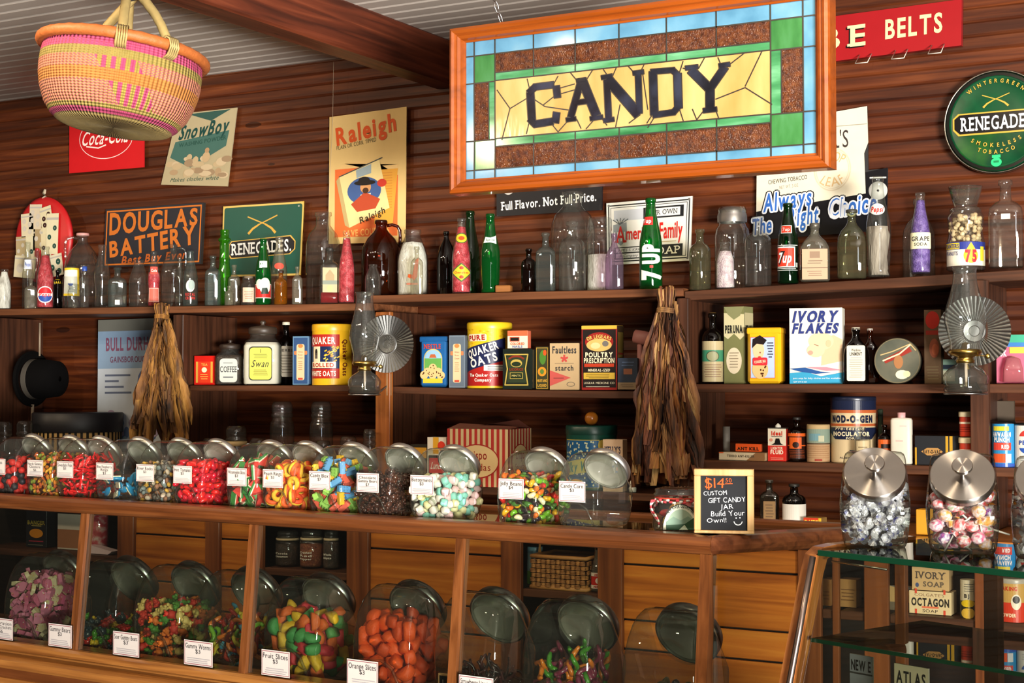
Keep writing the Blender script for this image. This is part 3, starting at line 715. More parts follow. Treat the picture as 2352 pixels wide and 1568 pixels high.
for q in (((-a, c), (a, c), (-a+fw, c-fw), (a-fw, c-fw)), ((a, c), (a, -c), (a-fw, c-fw), (a-fw, -c+fw)), ((a, -c), (-a, -c), (a-fw, -c+fw), (-a+fw, -c+fw)), ((-a, -c), (-a, c), (-a+fw, -c+fw), (-a+fw, c-fw))):
    moulding('frame_rail', *q)
# glass field: coordinates in the photographed panel, u 0..1 across, v 0..1 up
gw, gh = SW-2*fw, SH-2*fw
UX = [0, .028, .091, .215, .34, .465, .588, .712, .845, .943, 1.0]
BLUE = sheen(['#457593', '#5a8ba8', '#7098ac'], 9, .12, (1, 1, 1)); GRN = sheen(['#2b6030', '#38703c', '#437a4c'], 9, .12, (3, 1, 1))
DGRN = sheen(['#1f5a33', '#3f7f52', '#6aa57e'], 9, .12, (.6, 1, 3)); BRN = sheen(['#3a1b0b', '#552a12', '#683818'], 90, .09, (1, 1, 1), bump=1)
AMB = sheen(['#a47c42', '#b39158', '#c0a46e'], 6, .12, (1.5, 1, .5), bump=.15); LEAD = paint('#2b2722', .4, var=.2)
BLK = sheen(['#0e0e12', '#1c1d26', '#2c3040'], 12, .1)
g = G()
U = lambda u: (u-.5)*gw
V = lambda v: (v-.5)*gh
def pane(u0, v0, u1, v1, m, l=0): g.rect(U(u0), V(v0), U(u1), V(v1), m, l)
YV = [0, .088, .305, .40, .0]
r1, r2, r3, r4, r5, r6, r7, r8 = .085, .095, .300, .362, .635, .70, .895, .915
A0, A1, G0, G1, B0, B1 = .280, .700, .222, .757, .062, .895
L0, L1, R0_, R1_ = .027, .093, .884, .968
pane(0, 0, 1, 1, BLUE); pane(L1, B0, R0_, B1, BRN, .4)
for u0, u1 in ((L0, L1), (R0_, R1_)):
    pane(u0, B0, u1, .275, GRN, 1); pane(u0, .695, u1, B1, GRN, 1); pane(u0, .275, u1, .695, BRN, 1)
pane(.073, .275, L1, .695, DGRN, 1.5); pane(R0_, .275, .912, .695, DGRN, 1.5)
pane(L1, G0, R0_, A0, DGRN, 1.6); pane(L1, A1, R0_, G1, DGRN, 1.6); pane(L1, A0, R0_, A1, AMB, 2)
lw = .0032
def ld(*pts): g.line([(U(a), V(b)) for a, b in pts], lw, LEAD, 4)
for v in (B0, B1): ld((0, v), (1, v))
for u in (L0, L1, R0_, R1_): ld((u, 0), (u, 1))
for v in (.275, .695): ld((0, v), (L1, v)); ld((R0_, v), (1, v))
for v in (G0, A0, A1, G1): ld((L1, v), (R0_, v))
ld((.073, .275), (.073, .695)); ld((.912, .275), (.912, .695))
for u in (.213, .339, .468, .603, .740): ld((u, 0), (u, A0)); ld((u, A1), (u, 1))
# letters, in photo pixels of the rectified field 1083..1867 x 59-377
def PX(x, y):
    u = (x-1080)/(1866-1080); yt = 108-(x-1080)*.1245; yb = 406-(x-1080)*.0755
    return (U(u), V(1-(y-yt)/(yb-yt)))
def stroke(pts, w, m=BLK, l=5): g.line([PX(*p) for p in pts], w, m, l)
def letter(polys):
    for i, p in enumerate(polys):
        q = [PX(*k) for k in p]; g.poly(q, BLK, 6+.4*i)
        g.line(q+[q[0]], .0045, LEAD, 5)
def bar(a, c, wd):           # a broad stroke between two points given in photo pixels
    dx, dy = c[0]-a[0], c[1]-a[1]; n = math.hypot(dx, dy); nx, ny = -dy/n*wd/2, dx/n*wd/2
    return [(a[0]+nx, a[1]+ny), (c[0]+nx, c[1]+ny), (c[0]-nx, c[1]-ny), (a[0]-nx, a[1]-ny)]
letter([bar((1240, 215), (1244, 277), 17), bar((1248, 203), (1296, 197), 13), bar((1302, 200), (1305, 225), 15), bar((1248, 284), (1294, 277), 14), bar((1300, 280), (1303, 258), 15), bar((1236, 216), (1252, 202), 13), bar((1238, 272), (1252, 285), 13)])
letter([bar((1361, 186), (1336, 268), 14), bar((1363, 186), (1396, 264), 19), bar((1343, 237), (1385, 231), 10), bar((1326, 274), (1348, 271), 8), bar((1382, 271), (1410, 267), 8), bar((1350, 188), (1372, 185), 7)])
letter([bar((1420, 185), (1424, 270), 13), bar((1421, 183), (1492, 262), 21), bar((1491, 168), (1494, 258), 12), bar((1408, 181), (1432, 177), 8), bar((1480, 171), (1503, 168), 8), bar((1413, 275), (1436, 272), 8)])
letter([bar((1524, 168), (1527, 262), 16), bar((1520, 168), (1572, 164), 10), bar((1524, 263), (1572, 256), 11), bar((1578, 172), (1580, 247), 16), bar((1566, 163), (1582, 178), 11), bar((1568, 258), (1582, 242), 11)])
letter([bar((1607, 164), (1646, 204), 18), bar((1680, 158), (1650, 202), 15), bar((1648, 200), (1648, 250), 17), bar((1596, 160), (1622, 157), 8), bar((1668, 155), (1690, 152), 8), bar((1634, 253), (1662, 250), 9)])
for pts in ([(1158, 210), (1190, 250), (1230, 228)], [(1190, 250), (1170, 318)], [(1232, 185), (1238, 208)], [(1290, 205), (1306, 178)], [(1236, 282), (1230, 305)], [(1290, 282), (1306, 300), (1330, 275)], [(1308, 205), (1345, 195)], [(1250, 230), (1275, 245), (1330, 252)], [(1270, 242), (1300, 220), (1345, 208)],
            [(1335, 170), (1350, 187)], [(1388, 163), (1370, 190)], [(1412, 163), (1424, 180)], [(1442, 158), (1432, 180)], [(1350, 272), (1360, 292)], [(1372, 293), (1395, 268)], [(1408, 270), (1420, 285)], [(1450, 240), (1440, 288)], [(1468, 155), (1482, 170)], [(1505, 150), (1495, 170)], [(1495, 262), (1470, 280)], [(1522, 262), (1510, 280)], [(1500, 165), (1512, 250)],
            [(1525, 270), (1512, 290)], [(1582, 250), (1590, 275)], [(1590, 145), (1582, 170)], [(1610, 250), (1620, 275)], [(1636, 138), (1624, 160)], [(1665, 137), (1672, 155)], [(1690, 152), (1720, 128)], [(1757, 124), (1722, 200)], [(1660, 228), (1722, 203), (1777, 240)], [(1635, 252), (1620, 272)], [(1660, 252), (1667, 272)], [(1590, 160), (1610, 166)]):
    g.line([PX(*p) for p in pts], .0028, LEAD, 4)
g.emit('leaded_glass', t, flat(-.006), .15)
b = MB(); b.box((0, .004, 0), (gw+.01, .008, gh+.01), paint('#3a2c1c', .5)); b.build('backing', t)
CH = metal('#c9c9c9', .25)
for sx, lab in ((-1, 'left'), (1, 'right')):
    x0 = o_.x+sx*SW*.36; p0 = Vector((x0, YS, o_.z+SH/2)); p1 = Vector((x0-.055, YS-.12, ZC))
    b = MB(); nl = 11
    for i in range(nl):
        p = p0.lerp(p1, (i+.5)/nl); dz = (p1-p0).normalized(); q = dz.to_track_quat('Z', 'Y'); ll = (p1-p0).length/nl*.62
        rr_ = Matrix.Rotation(math.pi/2*(i % 2), 4, 'Z')
        b.tube([Vector(p)-Vector(p0)+q @ (rr_ @ Vector((.0055*math.cos(k*math.pi/5), 0, ll*math.sin(k*math.pi/5)))) for k in range(10)], .0013, CH, 6, True)
    tag(b.build('hanging_chain', loc=p0), lab+' steel chain holding up the stained glass sign', 'chain')

p0 = onY(766, 142, -.06); p1 = onY(752, 552, -.035)
b = MB(); b.tube([(0, 0, 0), tuple((p1-p0)*.35+Vector((.006, 0, 0))), tuple((p1-p0)*.7), tuple(p1-p0)], .0007, paint('#b0a08a', .5), 5); tag(b.build('hanging_wire', loc=tuple(p0)), 'thin loose wire hanging down beside the tall cigarette poster', 'wire')
# ------------------------------------------------------------------ bottles on the top shelves
CLEAR = glass('clear', '#f2f4f1', '#bcc4be', body=.018, base=.085, rough=.02)
HAZE = glass('haze', '#e4e2d6', '#a8a896', body=.08, bodyc='#cfcab6', base=.085)
AQUA = glass('aqua', '#e2eeea', '#9ab4af', body=.025, bodyc='#c7dcd8')
OLIVE = glass('olive', '#d3d3b4', '#83845e', body=.05, bodyc='#b5b591')
PURP = glass('purple', '#d7c4d6', '#8d7490', body=.06, bodyc='#cdb4cb')
GREEN = glass('green', '#1f8f3a', '#04381a', body=.16, bodyc='#0f8a35')
DGREEN = glass('darkgreen', '#256b2b', '#0a2d12', body=.14, bodyc='#1c5c22')
LIME = glass('lime', '#5db52a', '#1d5a10', body=.14, bodyc='#4fb01e')
AMBER = glass('amber', '#8a4312', '#1a0a04', body=.05, bodyc='#7a3510')
BROWN = glass('brown', '#4a2413', '#0d0604', body=.06, bodyc='#3a1a0c')
HONEY = glass('honey', '#b5701e', '#5a2a08', body=.25, bodyc='#b06a18')
BLACKG = glass('blackglass', '#1c1412', '#050303', body=.3, bodyc='#120d0b')
KIND = {
 'soda': ([(.86, 0), (.96, .012), (1, .04), (1, .44), (.97, .52), (.84, .62), (.64, .73), (.49, .83), (.41, .92), (.40, .95), (.46, .96), (.46, .995), (.40, 1)], 2, 1),
 'coke': ([(.85, 0), (.95, .02), (.93, .1), (.84, .2), (.83, .28), (.96, .42), (1, .5), (.9, .6), (.66, .73), (.48, .84), (.41, .94), (.48, .95), (.48, .99), (.42, 1)], 2, 1),
 'milk': ([(.93, 0), (1, .03), (1, .52), (.95, .62), (.78, .74), (.58, .84), (.48, .91), (.47, .93), (.54, .94), (.54, .99), (.48, 1)], 2, 1),
 'chem': ([(.95, 0), (1, .02), (1, .62), (.95, .68), (.75, .735), (.42, .77), (.35, .80), (.33, .93), (.44, .94), (.44, .99), (.36, 1)], 2, 1),
 'med': ([(.96, 0), (1, .02), (1, .60), (.95, .67), (.70, .73), (.38, .76), (.33, .80), (.31, .93), (.42, .94), (.42, .99), (.34, 1)], 5, .72),
 'flask': ([(.92, 0), (1, .03), (1, .50), (.95, .60), (.74, .69), (.42, .77), (.30, .82), (.28, .91), (.34, .92), (.34, .99), (.28, 1)], 3.2, .55),
 'jug': ([(.95, 0), (1, .02), (1, .55), (.95, .64), (.72, .76), (.42, .845), (.30, .88), (.27, .92), (.27, .95), (.32, .955), (.32, .995), (.27, 1)], 2, 1),
 'carboy': ([(.96, 0), (1, .02), (1, .58), (.96, .68), (.82, .765), (.55, .825), (.42, .86), (.41, .95), (.49, .96), (.49, .995), (.42, 1)], 2, 1),
 'jar': ([(.95, 0), (1, .03), (1, .66), (.93, .74), (.80, .78), (.74, .81), (.80, .83), (.80, .97), (.74, 1)], 2, 1),
 'sprite': ([(.80, 0), (.92, .015), (.86, .08), (.95, .2), (1, .42), (.97, .53), (.82, .62), (.60, .73), (.47, .85), (.41, .94), (.46, .95), (.46, .995), (.4, 1)], 2, 1),
 'ringed': ([(.86, 0), (1, .02), (1, .36), (.9, .46), (.75, .54), (.72, .6), (.78, .62), (.70, .65), (.7, .80), (.66, .84), (.92, .86), (.92, .885), (.66, .9), (.60, .94), (.66, .95), (.66, 1)], 2, 1),
 'peanut': ([(.9, 0), (1, .02), (1, .33), (.96, .36), (.9, .42), (.86, .48), (.92, .57), (.96, .63), (.88, .68), (.74, .70), (.74, .745)], 2, 1),
 'lampjar': ([(.95, 0), (1, .03), (1, .62), (.9, .72), (.68, .80), (.62, .83), (.72, .84), (.72, .93), (.6, .95), (.5, .99), (.1, 1)], 2, 1),
}
def va_of(p):
    return math.atan2(CAM.x-p.x, -(CAM.y-p.y))    # turn that makes -Y look at the viewer's side of the room
def rad_at(kind, z):
    pr = KIND[kind][0]
    for i in range(len(pr)-1):
        if pr[i][1] <= z <= pr[i+1][1]:
            t = (z-pr[i][1])/max(1e-6, pr[i+1][1]-pr[i][1]); return pr[i][0]*(1-t)+pr[i+1][0]*t
    return pr[-1][0]
def bottle(kind, u0, u1, vt, label, row='f', gl=None, zb=None, fill=None, labels=(), cap=None, name='glass_bottle', cat='bottle', handle=0, Y=None, turn=0, seg=26, extra=None, group=None):
    gl = gl or CLEAR
    pr, n, ryf = KIND[kind]
    uc = (u0+u1)/2; r = .03
    for _ in range(3):
        y = Y if Y is not None else {'f': YF+.012+r*ryf, 'm': -.165, 'b': -.024-r*ryf}[row]
        p = onY(uc, vt, y); r = (u1-u0)/2*dep(p)/FPX
    z0 = zb if zb is not None else max(ztop(p.x-r*.9), ztop(p.x+r*.9))+.001
    h = p.z-z0
    loc = Vector((p.x, y, z0)); rz = va_of(loc)+turn
    t = thing(name, label, cat, tuple(loc), rz, group)
    rows = [(.03*r, .03*r*ryf, h*.018, 2), (pr[0][0]*r*.8, pr[0][0]*r*.8*ryf, h*.012, n)]
    def nn(z): return n if z < .7 else 2
    def rf(k, z): return ryf if z < .62 else ryf+(1-ryf)*min(1, (z-.62)/.14)
    rows += [(k*r, k*r*rf(k, z), z*h, nn(z)) for k, z in pr]
    b = MB(); b.loft(rows, gl, seg, caps=False); b.build('glass', t)
    if fill:
        m, f, bump = fill
        rr = [(.02*r, .02*r*ryf, h*.02, 2)]+[(k*r*.93, k*r*.93*rf(k, z), max(z*h, h*.02), nn(z)) for k, z in pr if z < f]
        k = rad_at(kind, f); rr += [(k*r*.93, k*r*.93*rf(k, f), f*h, nn(f)), (.02*r, .02*r, f*h+(r*.1 if bump else 0), 2)]
        b = MB(); b.loft(rr, m, 22, caps=False)
        if bump: b.v = [(x*(1+random.uniform(-bump, 0)), yy*(1+random.uniform(-bump, 0)), z) for x, yy, z in b.v]
        b.build('contents', t)
    for (za, zc, ang, draw) in labels:
        k = max(rad_at(kind, za), rad_at(kind, zc), rad_at(kind, (za+zc)/2)) if abs(rad_at(kind, za)-rad_at(kind, zc)) < .1 else None
        g = G(True); hh = (zc-za)*h
        if n > 2.5:
            w = 2*r*min(ang, .92); draw(g, w, hh); g.emit('paper_label', t, flat(-r*ryf-.0004, 0, (za+zc)/2*h))
        else:
            w = 2*r*math.asin(min(1, ang)) if k else 2*r*ang
            draw(g, w, hh)
            def mp(u, v, l, za=za, zc=zc, h=h, r=r, kind=kind):
                zz = (za+zc)/2*h+v; q = rad_at(kind, min(1, max(0, zz/h)))*r+G.E*(l+1)
                a = u/r if k else u/max(.3*r, rad_at(kind, min(1, max(0, zz/h)))*r)
                return (q*math.sin(a), -q*math.cos(a), zz)
            g.emit('paper_label', t, mp)
    if cap:
        m, ch, cr = cap
        b = MB(); b.lathe([(r*cr*.97, h*(1-ch*.6)), (r*cr, h*(1-ch*.55)), (r*cr, h*.997), (r*cr*.9, h*1.004), (r*.02, h*1.004)], m, 20, caps=False); b.build('cap', t)
    if handle:
        b = MB(); s = handle; rr_ = r*.085
        b.tube([(s*r*.28, 0, h*.93), (s*r*.55, 0, h*.945), (s*r*.82, 0, h*.925), (s*r*.95, 0, h*.87), (s*r*.96, 0, h*.78), (s*r*.93, 0, h*.68), (s*r*.88, 0, h*.655)], rr_, gl, 10); b.build('handle', t)
    if extra: extra(t, r, h)
    return t
def plain(c, frame=None, txt=(), lines=None):
    def d(g, w, h):
        g.rect(-w/2, -h/2, w/2, h/2, c)
        if frame: g.frame(-w*.46, -h*.46, w*.46, h*.46, w*.025, frame, 1)
        for (s, x, y, hh, ww, cc) in txt: g.text(s, x*w, y*h, hh*h, cc, 2, w=ww*w, bold=.02)
        if lines: g.lines(-w*.36, lines[0]*h, w*.36, lines[1]*h, lines[2], lines[3])
    return d
def roundel(bg=None):
    def d(g, w, h):
        if bg: g.rect(-w/2, -h/2, w/2, h/2, bg)
        g.ell(0, 0, w*.42, h*.48, '#f0eee8', 1, 20); g.ell(0, 0, w*.36, h*.42, '#c8242c', 2, 20, 10, 170); g.ell(0, 0, w*.36, h*.42, '#2b4fa0', 2, 20, 190, 350)
        g.text('Pepsi', 0, 0, h*.2, '#c8242c', 3, w=w*.55, shear=.2, bold=.02)
    return d
SHRED = sheen(['#d9d5cc', '#f2eee6', '#b6b0a6'], 60, .6, (1, 1, .3), bump=1)
REDF = sheen(['#8f1220', '#c22a3a', '#d9606a'], 50, .45, bump=1); VIOF = sheen(['#4a2f7a', '#6f52a6', '#9a80c8'], 55, .5, bump=1)
PINKF = sheen(['#b79aa6', '#dcc6cc', '#efe4e4'], 60, .6, bump=1)
COLA = paint('#1d0d08', .2)
WH = '#e9e6de'
B = bottle
B('milk', -6, 26, 618, 'white filled little bottle at the far left end of the top shelf', fill=(SHRED, .93, .05))
B('soda', 52, 77, 556, 'tall clear bottle with a white and blue neck label, far left', 'm', labels=((.60, .74, .8, plain('#dfe3ea', None, [('Pepsi', 0, 0, .4, .6, '#2b4fa0')])),))
B('soda', 76, 96, 571, 'slim clear bottle with a red top just left of the red filled cola bottle', Y=-.13, cap=(paint('#b3222a', .4), .05, .5))
B('soda', 85, 124, 566, 'red filled cola bottle with a big round red, white and blue emblem', fill=(REDF, .85, .04), labels=((.08, .36, .92, roundel()),))
B('med', 57, 85, 640, 'small cloudy bottle in front of the tall blue-labelled one', gl=HAZE)
B('chem', 122, 143, 620, 'dark bottle with a yellow neck beside the clear jug', 'm', gl=BLACKG, labels=((.66, .76, .8, plain('#d8b52a')),))
B('jug', 150, 230, 536, 'big clear glass jug with a pink cap on the left', 'b', cap=(paint('#c9938c', .5), .05, .36), handle=-1)
B('jar', 144, 186, 612, 'clear tumbler wrapped in a white and yellow cola label', Y=-.196, labels=((.3, .96, .95, lambda g, w, h: (g.rect(-w/2, -h/2, w/2, h/2, '#e6e3d8'), g.rect(-w/2, h*.38, w/2, h/2, '#e0bd2c', 1), g.rect(-w/2, -h*.5, w/2, -h*.42, '#e0bd2c', 1), g.rect(w*.32, -h/2, w/2, h/2, '#e0bd2c', 1), g.ell(-w*.05, h*.24, w*.16, h*.1, '#d24a2a', 2, 14, 0, 180), g.ell(-w*.06, -h*.06, w*.14, h*.09, '#2b4fa0', 2, 14, 180, 360), g.lines(-w*.2, -h*.36, w*.1, -h*.16, 4, '#5b6b8a', 2))),), name='glass_tumbler', cat='glass')
B('jar', 156, 183, 652, 'small clear jar standing in front of the yellow cola label')
B('chem', 184, 205, 612, 'clear bottle with a blue cap near the big clear jug', cap=(paint('#24479a', .4), .18, .55))
B('coke', 216, 254, 562, 'tall clear contour bottle left of the battery sign', 'm')
B('med', 249, 291, 614, 'short clear bottle with a white price sticker below the battery sign', gl=AQUA, labels=((.06, .18, .25, plain('#eae6da')),))
B('milk', 297, 341, 597, 'clear milk bottle below the battery sign')
B('coke', 339, 369, 577, 'red striped cola bottle with two pale round labels', fill=(REDF, .62, .05), labels=((.08, .34, .8, plain('#c86a5a', '#efe0d6', [('Coke', 0, 0, .3, .7, '#f2e8e0')])), (.58, .72, .6, plain('#c2554a', None, [('Cola', 0, 0, .35, .7, '#f2e8e0')]))))
B('jug', 370, 428, 561, 'clear jug with a ring handle in front of the battery sign', 'b', handle=1)
B('soda', 402, 424, 590, 'slim clear bottle between the jug and the red printed green bottle', 'm')
B('soda', 420, 455, 576, 'pale green soda bottle with a white and red printed emblem', gl=AQUA, labels=((.1, .52, .85, lambda g, w, h: (g.ell(0, h*.12, w*.28, h*.26, '#e6e2da', 1, 16), g.ell(w*.08, h*.16, w*.2, h*.22, '#9fb0a8', 2, 12), g.text('ROYAL', 0, -h*.24, h*.12, '#c2322c', 2, w=w*.6, bold=.03), g.text('CROWN', 0, -h*.4, h*.12, '#c2322c', 2, w=w*.6, bold=.03))),))
B('med', 471, 507, 587, 'bluish clear medicine bottle left of the ringed green bottle', gl=AQUA)
B('ringed', 500, 532, 528, 'bright green bottle with a ringed collar at the edge of the rifle sign', 'm', gl=LIME)
B('med', 524, 552, 608, 'cloudy square bottle just right of the ringed green bottle', 'm', gl=HAZE)
B('chem', 516, 537, 657, 'tiny cloudy vial in front of the ringed green bottle', gl=HAZE)
B('jar', 554, 588, 634, 'small clear jar with a cork and a pinkish label', gl=CLEAR, cap=(paint('#7d6a55', .8), .12, .6), labels=((.1, .6, .75, plain('#d8b9a2', None, (), (-.3, .3, 5, '#9a6d5c'))),))
B('soda', 587, 623, 548, 'green soda bottle with a red and white picture label, before the rifle sign', gl=GREEN, labels=((.1, .40, .95, lambda g, w, h: (g.rect(-w/2, -h/2, w/2, h*.2, '#b3261f'), g.ell(w*.1, h*.12, w*.3, h*.4, '#e8e2d2', 1, 18), g.ell(-w*.2, h*.2, w*.2, h*.25, '#dad6c4', 1, 14), g.poly([(-w*.1, -h*.3), (w*.3, -h*.28), (w*.2, h*.02), (-w*.05, 0)], '#2a3a32', 2), g.frame(-w*.5, -h*.5, w*.5, h*.2, w*.03, '#e8e2d2', 2))), (.56, .66, .5, plain('#dfe4dc'))))
B('soda', 623, 660, 543, 'tall clear soda bottle with a faded red neck label before the rifle sign', 'm', gl=HAZE, labels=((.52, .62, .7, lambda g, w, h: g.ell(0, 0, w*.45, h*.48, '#c8503f', 0, 18)),))
B('chem', 630, 660, 621, 'small amber bottle with a dark cap in front of the tall clear one', gl=HONEY, cap=(paint('#2b1a12', .5), .13, .46))
B('med', 671, 695, 612, 'narrow cloudy bottle with a price sticker at the corner of the rifle sign', gl=HAZE, labels=((.06, .16, .4, plain('#e6dcc4')),))
B('carboy', 703, 782, 487, 'large clear bottle before the cigarette poster', 'b')
B('med', 735, 781, 569, 'square bottle with tan label, dark cap and red liquid in the bottom', gl=CLEAR, fill=(glass('redliquid', '#b01018', '#5a040a', body=.5, bodyc='#a80c16'), .2, 0), cap=(paint('#1f1a18', .5), .09, .42), labels=((.2, .64, .72, lambda g, w, h: (g.rect(-w/2, -h/2, w/2, h/2, '#b9a781'), g.poly([(-w*.3, h*.2), (0, h*.42), (w*.3, h*.2), (w*.3, -h*.05), (-w*.3, -h*.05)], '#a08a62', 1), g.rect(-w*.5, -h*.18, w*.5, -h*.02, '#7b8576', 1), g.ell(0, -h*.34, w*.2, h*.13, '#d0b578', 2, 14))),))
B('soda', 777, 816, 531, 'bottle packed with red shreds next to the amber jug', fill=(REDF, .9, .05))
B('jug', 830, 921, 506, 'large dark amber jug with a handle in front of the cigarette poster', 'm', gl=AMBER, handle=1, cap=(paint('#6b5a3f', .7), .03, .30))
B('milk', 838, 876, 607, 'small clear bottle in front of the amber jug, above the left oil lamp')
B('milk', 912, 984, 527, 'milk bottle stuffed with white shreds and printed in orange', fill=(SHRED, .8, .05), labels=((.16, .56, .6, lambda g, w, h: (g.poly([(0, -h*.1), (w*.14, h*.42), (w*.3, h*.5), (w*.22, -h*.2), (w*.05, -h*.35)], '#e0622c', 1), g.poly([(-w*.2, -h*.1), (w*.2, -h*.16), (w*.1, -h*.3), (-w*.25, -h*.22)], '#e0622c', 1), g.rect(-w*.3, -h*.5, w*.25, -h*.43, '#d98b78', 1))),), Y=-.175)
B('med', 943, 972, 566, 'slender clear vial in front of the white stuffed milk bottle', gl=HAZE, Y=-.272)
B('jug', 1003, 1047, 531, 'brown glass bottle between the milk bottle and the cherry soda', gl=BROWN, Y=-.12)
B('soda', 1038, 1082, 501, 'red filled cherry soda bottle with a yellow diamond label', fill=(REDF, .88, .05), labels=((.15, .40, .95, lambda g, w, h: (g.poly([(0, -h/2), (w/2, 0), (0, h/2), (-w/2, 0)], '#33642c'), g.poly([(0, -h*.43), (w*.43, 0), (0, h*.43), (-w*.43, 0)], '#e3b52c', 1), g.text('Cherokee', 0, 0, h*.11, '#c23a1e', 2, w=w*.6, bold=.03), g.ell(0, h*.24, w*.09, h*.09, '#c23a1e', 2, 10), g.ell(0, -h*.24, w*.09, h*.09, '#c23a1e', 2, 10))), (.66, .80, .8, lambda g, w, h: (g.ell(0, 0, w*.45, h*.48, '#3c6a2e', 0, 18), g.ell(0, 0, w*.38, h*.4, '#e3b52c', 1, 18), g.ell(0, 0, w*.2, h*.2, '#c9481e', 2, 12)))))
B('soda', 1057, 1103, 485, 'tall dark green bottle behind the cherry soda', 'b', gl=DGREEN)
B('sprite', 1103, 1149, 491, 'emerald green soda bottle with a white neck label', gl=GREEN, labels=((.60, .73, .85, lambda g, w, h: (g.poly([(-w*.45, -h*.3), (-w*.3, h*.3), (0, h*.2), (w*.42, h*.45), (w*.4, -h*.4), (0, -h*.25)], '#e8ece6'), g.text('Sprite', 0, 0, h*.22, '#2b5a36', 2, w=w*.5, bold=.02))),))
p = onY(1158, 655, -.26); b = MB(); b.box((0, 0, .012), (.05, .03, .024), wood('block', ['#7a4a22', '#9a6430', '#a8723a'], 'X', .6), ch=.003); tag(b.build('wood_block', loc=(p.x, -.262, ztop(p.x)+.001), rot=(0, 0, .25)), 'small wooden block lying right of the emerald green bottle', 'wood block')
B('chem', 1197, 1232, 571, 'short dark brown medicine bottle standing alone left of the clear bottles', gl=BROWN)
B('med', 1230, 1276, 534, 'clear bluish medicine bottle left of the biggest clear bottle', gl=AQUA)
B('carboy', 1264, 1367, 440, 'biggest clear bottle, its neck over the black slogan sign', 'b')
B('chem', 1283, 1345, 508, 'clear cylindrical bottle in front of the biggest clear bottle')
B('jar', 1346, 1412, 500, 'clear jar of white paper shreds beside the white soap sign', 'm', fill=(SHRED, .5, .15))
B('flask', 1390, 1432, 536, 'pale purple glass flask below the white soap sign', gl=PURP)
B('soda', 1468, 1521, 455, 'tall bright green bottle with a huge white sideways numeral', gl=GREEN, labels=((.05, .52, .95, lambda g, w, h: (g.text('UP', -w*.02, h*.2, w*.62, WH, 1, w=h*.46, bold=.07, rot=math.pi/2), g.rect(-w*.04, -h*.12, w*.08, -h*.06, '#d0342a', 1), g.text('7', 0, -h*.28, w*.72, WH, 1, w=h*.24, bold=.06, rot=math.pi/2))), (.70, .79, .95, lambda g, w, h: (g.rect(-w*.45, -h/2, w*.1, h/2, '#cf2f28'), g.text('7up', -w*.18, 0, h*.5, WH, 1, w=w*.4, bold=.03)))))
B('chem', 1583, 1632, 526, 'greenish clear bottle right of the white soap sign', gl=OLIVE)
def lidz(t, r, h):
    b = MB(); b.lathe([(r*.82, h*.82), (r*.84, h*.84), (r*.84, h*.90), (r*.78, h*.94), (r*.8, h*.96), (r*.55, h*.995), (.001, h)], metal('#8f8a86', .5), 26, caps=False); b.build('zinc_lid', t)
t_ = B('jar', 1641, 1722, 476, 'wide clear jar with a zinc lid near the blue slogan', 'b', extra=lidz, name='glass_jar', cat='jar')
B('milk', 1643, 1688, 556, 'small bottle of pinkish white shreds in front of the zinc-lidded jar', fill=(PINKF, .8, .08))
B('chem', 1710, 1771, 497, 'clear cylindrical bottle just right of the zinc-lidded jar', gl=CLEAR)
B('soda', 1785, 1834, 467, 'dark green soda bottle with a square red and white label', gl=glass('green2', '#1c5a2a', '#052012', body=.10, bodyc='#0e4a22'), labels=((.16, .48, .95, lambda g, w, h: (g.rect(-w*.5, -h*.38, w*.28, h*.42, WH), g.rect(-w*.48, -h*.34, w*.23, h*.37, '#cf3a26', 1), g.text('7', -w*.24, 0, h*.5, '#1b1b1b', 2, w=w*.18, bold=.03, shear=.2), g.text('7up', -w*.12, 0, h*.38, WH, 3, w=w*.5, bold=.03, shear=.15), g.rect(-w*.5, -h*.5, w*.4, -h*.48, WH, 1), g.rect(-w*.5, -h*.43, w*.3, -h*.41, WH, 1), g.rect(w*.3, -h*.38, w*.42, -h*.2, '#aeb8ae', 1), g.rect(-w*.5, h*.46, w*.4, h*.48, WH, 1))), (.62, .72, .9, lambda g, w, h: (g.rect(-w*.4, -h/2, w*.2, h/2, '#dfe2da'), g.rect(-w*.35, -h*.42, w*.15, h*.42, '#cf3a26', 1), g.text('7up', -w*.1, 0, h*.4, WH, 2, w=w*.36)))))
B('flask', 1837, 1905, 513, 'flat flask with a torn tan paper label and metal cap', gl=HAZE, cap=(metal('#7a7672', .5), .10, .33), labels=((.03, .55, .84, lambda g, w, h: (g.rect(-w/2, -h/2, w/2, h/2, '#b99a7c'), g.rect(-w*.2, h*.2, w*.2, h*.42, '#8d735c', 1), g.lines(-w*.3, h*.0, w*.3, h*.15, 2, '#6d5644', 1), g.rect(-w*.5, -h*.13, w*.5, -h*.11, '#6d5644', 1), g.lines(-w*.3, -h*.4, w*.3, -h*.2, 3, '#8a705a', 1))),))
B('flask', 1923, 1989, 482, 'olive tinted flask with a dark screw cap', gl=OLIVE, cap=(paint('#35342c', .5), .07, .40))
def tagring(t, r, h):
    b = MB(); b.lathe([(r*.72, h*.85), (r*.74, h*.853), (r*.74, h*.857), (r*.1, h*.86)], paint('#b9b9b2', .5), 24, caps=False, M4=Matrix.Translation((0, 0, h*.86)) @ Matrix.Rotation(math.pi/2, 4, 'X') @ Matrix.Translation((0, 0, -h*.86))); b.v = [(x, y-r*.0, z) for x, y, z in b.v]
    b.box((0, 0, h*.985), (r*1.3, r*.5, h*.012), paint('#b9b9b2', .5)); b.build('plastic_tag', t)
